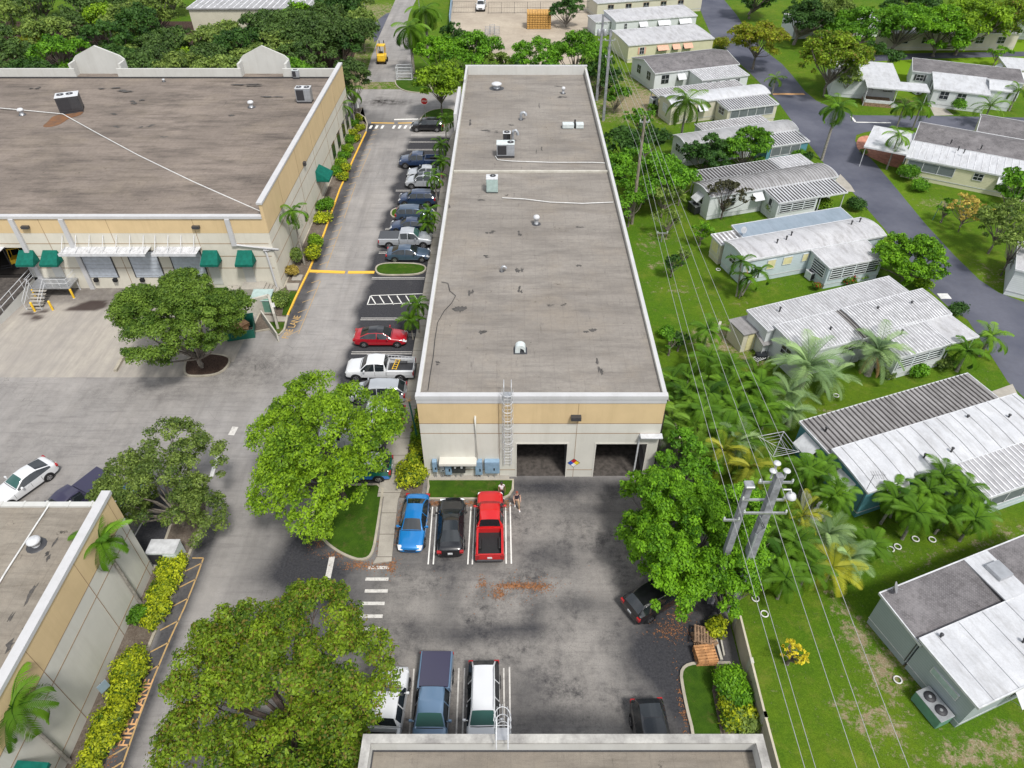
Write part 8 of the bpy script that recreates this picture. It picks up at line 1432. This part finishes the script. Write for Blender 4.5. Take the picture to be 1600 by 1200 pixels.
for i, (k_, px, py, H, s_, lb_) in enumerate([('ad', 1262, 742, 3.4, 1.05, 'leftmost palm at the end of the teal home'), ('ad2', 1290, 756, 3.6, 1.0, 'twin palm over the white sheets'), ('ad', 1305, 775, 3.0, 1.05, 'palm nearest the corner of the teal home'), ('ad', 1280, 730, 3.0, .9, 'palm touching the teal end wall'), ('ad', 1396, 782, 2.8, 1.05, 'leftmost palm of the cluster in front of the teal home'), ('ad', 1432, 805, 2.9, 1.1, 'front palm of the cluster over the ring planters'), ('ad2', 1418, 772, 3.0, .95, 'palm behind the front one in the teal home cluster'), ('ad', 1470, 748, 3.2, 1.05, 'upper palm of the cluster touching the teal awning'), ('ad', 1500, 768, 3.2, 1.0, 'palm of the cluster by the striped lower roof'), ('ad2', 1485, 795, 2.8, 1.0, 'lower right palm of the cluster'), ('ad', 1522, 812, 2.6, 1.0, 'rightmost palm of the cluster on the lawn'), ('ad', 1450, 770, 3.0, .9, 'middle palm of the cluster'), ('ad', 1362, 852, 1.6, 1.0, 'short lone palm left of the ring planters'), ('ad', 1535, 800, 2.0, .7, 'small palm at the right end of the cluster')]): PC(k_, px, py, H, lb_, s_, i * 4 + 3, G2)
for i, (k_, px, py, H, s_, lb_) in enumerate([('ar', 1212, 828, 2.6, 1.0, 'bushy palm right of the thick concrete pole'), ('ad', 1240, 850, 2.8, 1.05, 'palm to the right of the thick concrete pole'), ('ad2', 1200, 868, 3.0, 1.0, 'twin palm at the foot of the thick concrete pole'), ('sv', 1292, 835, 1.8, .9, 'pale silver palm below the white sheets'), ('sv', 1325, 875, 1.5, .85, 'lower pale silver palm on the lawn'), ('ary', 1300, 888, 1.6, 1.1, 'bright yellow frond palm below the pale silver one'), ('ad', 1262, 890, 2.4, 1.0, 'dark palm left of the yellow frond palm'), ('ad', 1228, 905, 2.4, 1.0, 'lowest palm of the pole group above the open lawn'), ('ary', 1252, 812, 2.4, .8, 'yellowish palm under the white sheets'), ('ad', 1185, 900, 2.2, .9, 'palm half behind the bright ficus')]): PC(k_, px, py, H, lb_, s_, i * 6 + 1, G3)
for i, (px, py, H, lb_) in enumerate([(695, 192, 3.6, 'farthest young palm on the pavement beside the black suv'), (688, 232, 3.6, 'second young palm from the far end of the pavement'), (681, 282, 3.4, 'young palm over the silver suv'), (669, 338, 3.4, 'young palm over the small grass island'), (668, 352, 2.4, 'shorter young palm over the slate hatchback'), (651, 482, 3.2, 'young palm by the hatched bay'), (642, 503, 2.2, 'shorter young palm below the hatched bay'), (690, 256, 2.4, 'shorter young palm over the lifted black pickup')]): PC('ad', px, py, H, lb_, .85, i * 8 + 5, G4)
PL(158, 846, 6.6, 2.1, 'tall slim palm in front of the near left building', 520, 'adonidia', 'frond', 14, tr=.10, lean=(0, 0)); PL(20, 1106, 6.6, 2.3, 'tall slim palm at the bottom left corner', 521, 'adonidia', 'frond', 15, tr=.10)
PL(457, 330, 6.3, 2.1, 'tall slim palm beside the warehouse corner', 522, 'adonidia', 'frond', 13, tr=.10, elev=(.9, -.9)); PL(534, 165, 4.6, 2.2, 'lower palm against the far end of the warehouse wall', 523, 'queen', 'frond', 13, tr=.1); PL(547, 142, 5.2, 2.4, 'upper palm against the far end of the warehouse wall', 524, 'queen', 'frond', 14, tr=.1)
PL(640, 42, 7.4, 4.2, 'large royal palm beside the far drive', 525, 'queen', 'frond', 20, tr=.24, name='royal_palm', elev=(1.0, -1.0)); PL(664, 14, 8.0, 4.2, 'second royal palm behind the first at the top', 526, 'queen', 'frond', 20, tr=.24, name='royal_palm', elev=(1.0, -1.0)); PL(924, 108, 4.0, 2.0, 'small palm behind the far right corner of the centre roof', 527, 'queen', 'frond_light', 11)
fan_palm('fan_palm', 'large leaved fan palm at the bottom beside the near roof', (-8.6, 13.6, 0), 3.6, 2.1, 24, 'frond_light', 530)
r = thing('dead_palm', 'bare leaning dead palm trunk on the pavement by the leafy tree', 'dead palm', (-7.3, 38.0, 0)); m = MB(); m.tube([(0, 0, 0), (-.2, .3, 2.2), (-.45, .7, 4.2)], [.1, .07, .06], 7); m.build('trunk', 'green_dark', r); m = MB(); [m.tube([(-.45, .7, 4.2), (-.45 + .35 * math.cos(a), .7 + .35 * math.sin(a), 4.35)], [.04, .01], 4) for a in (0, 1.3, 2.5, 3.8, 5)]; m.build('dry_stubs', 'frond_dry', r)
# fronds with no users left out
for o in list(bpy.data.objects):
    if o.get('label') == 'x':
        for c in list(o.children): bpy.data.objects.remove(c)
        bpy.data.objects.remove(o)
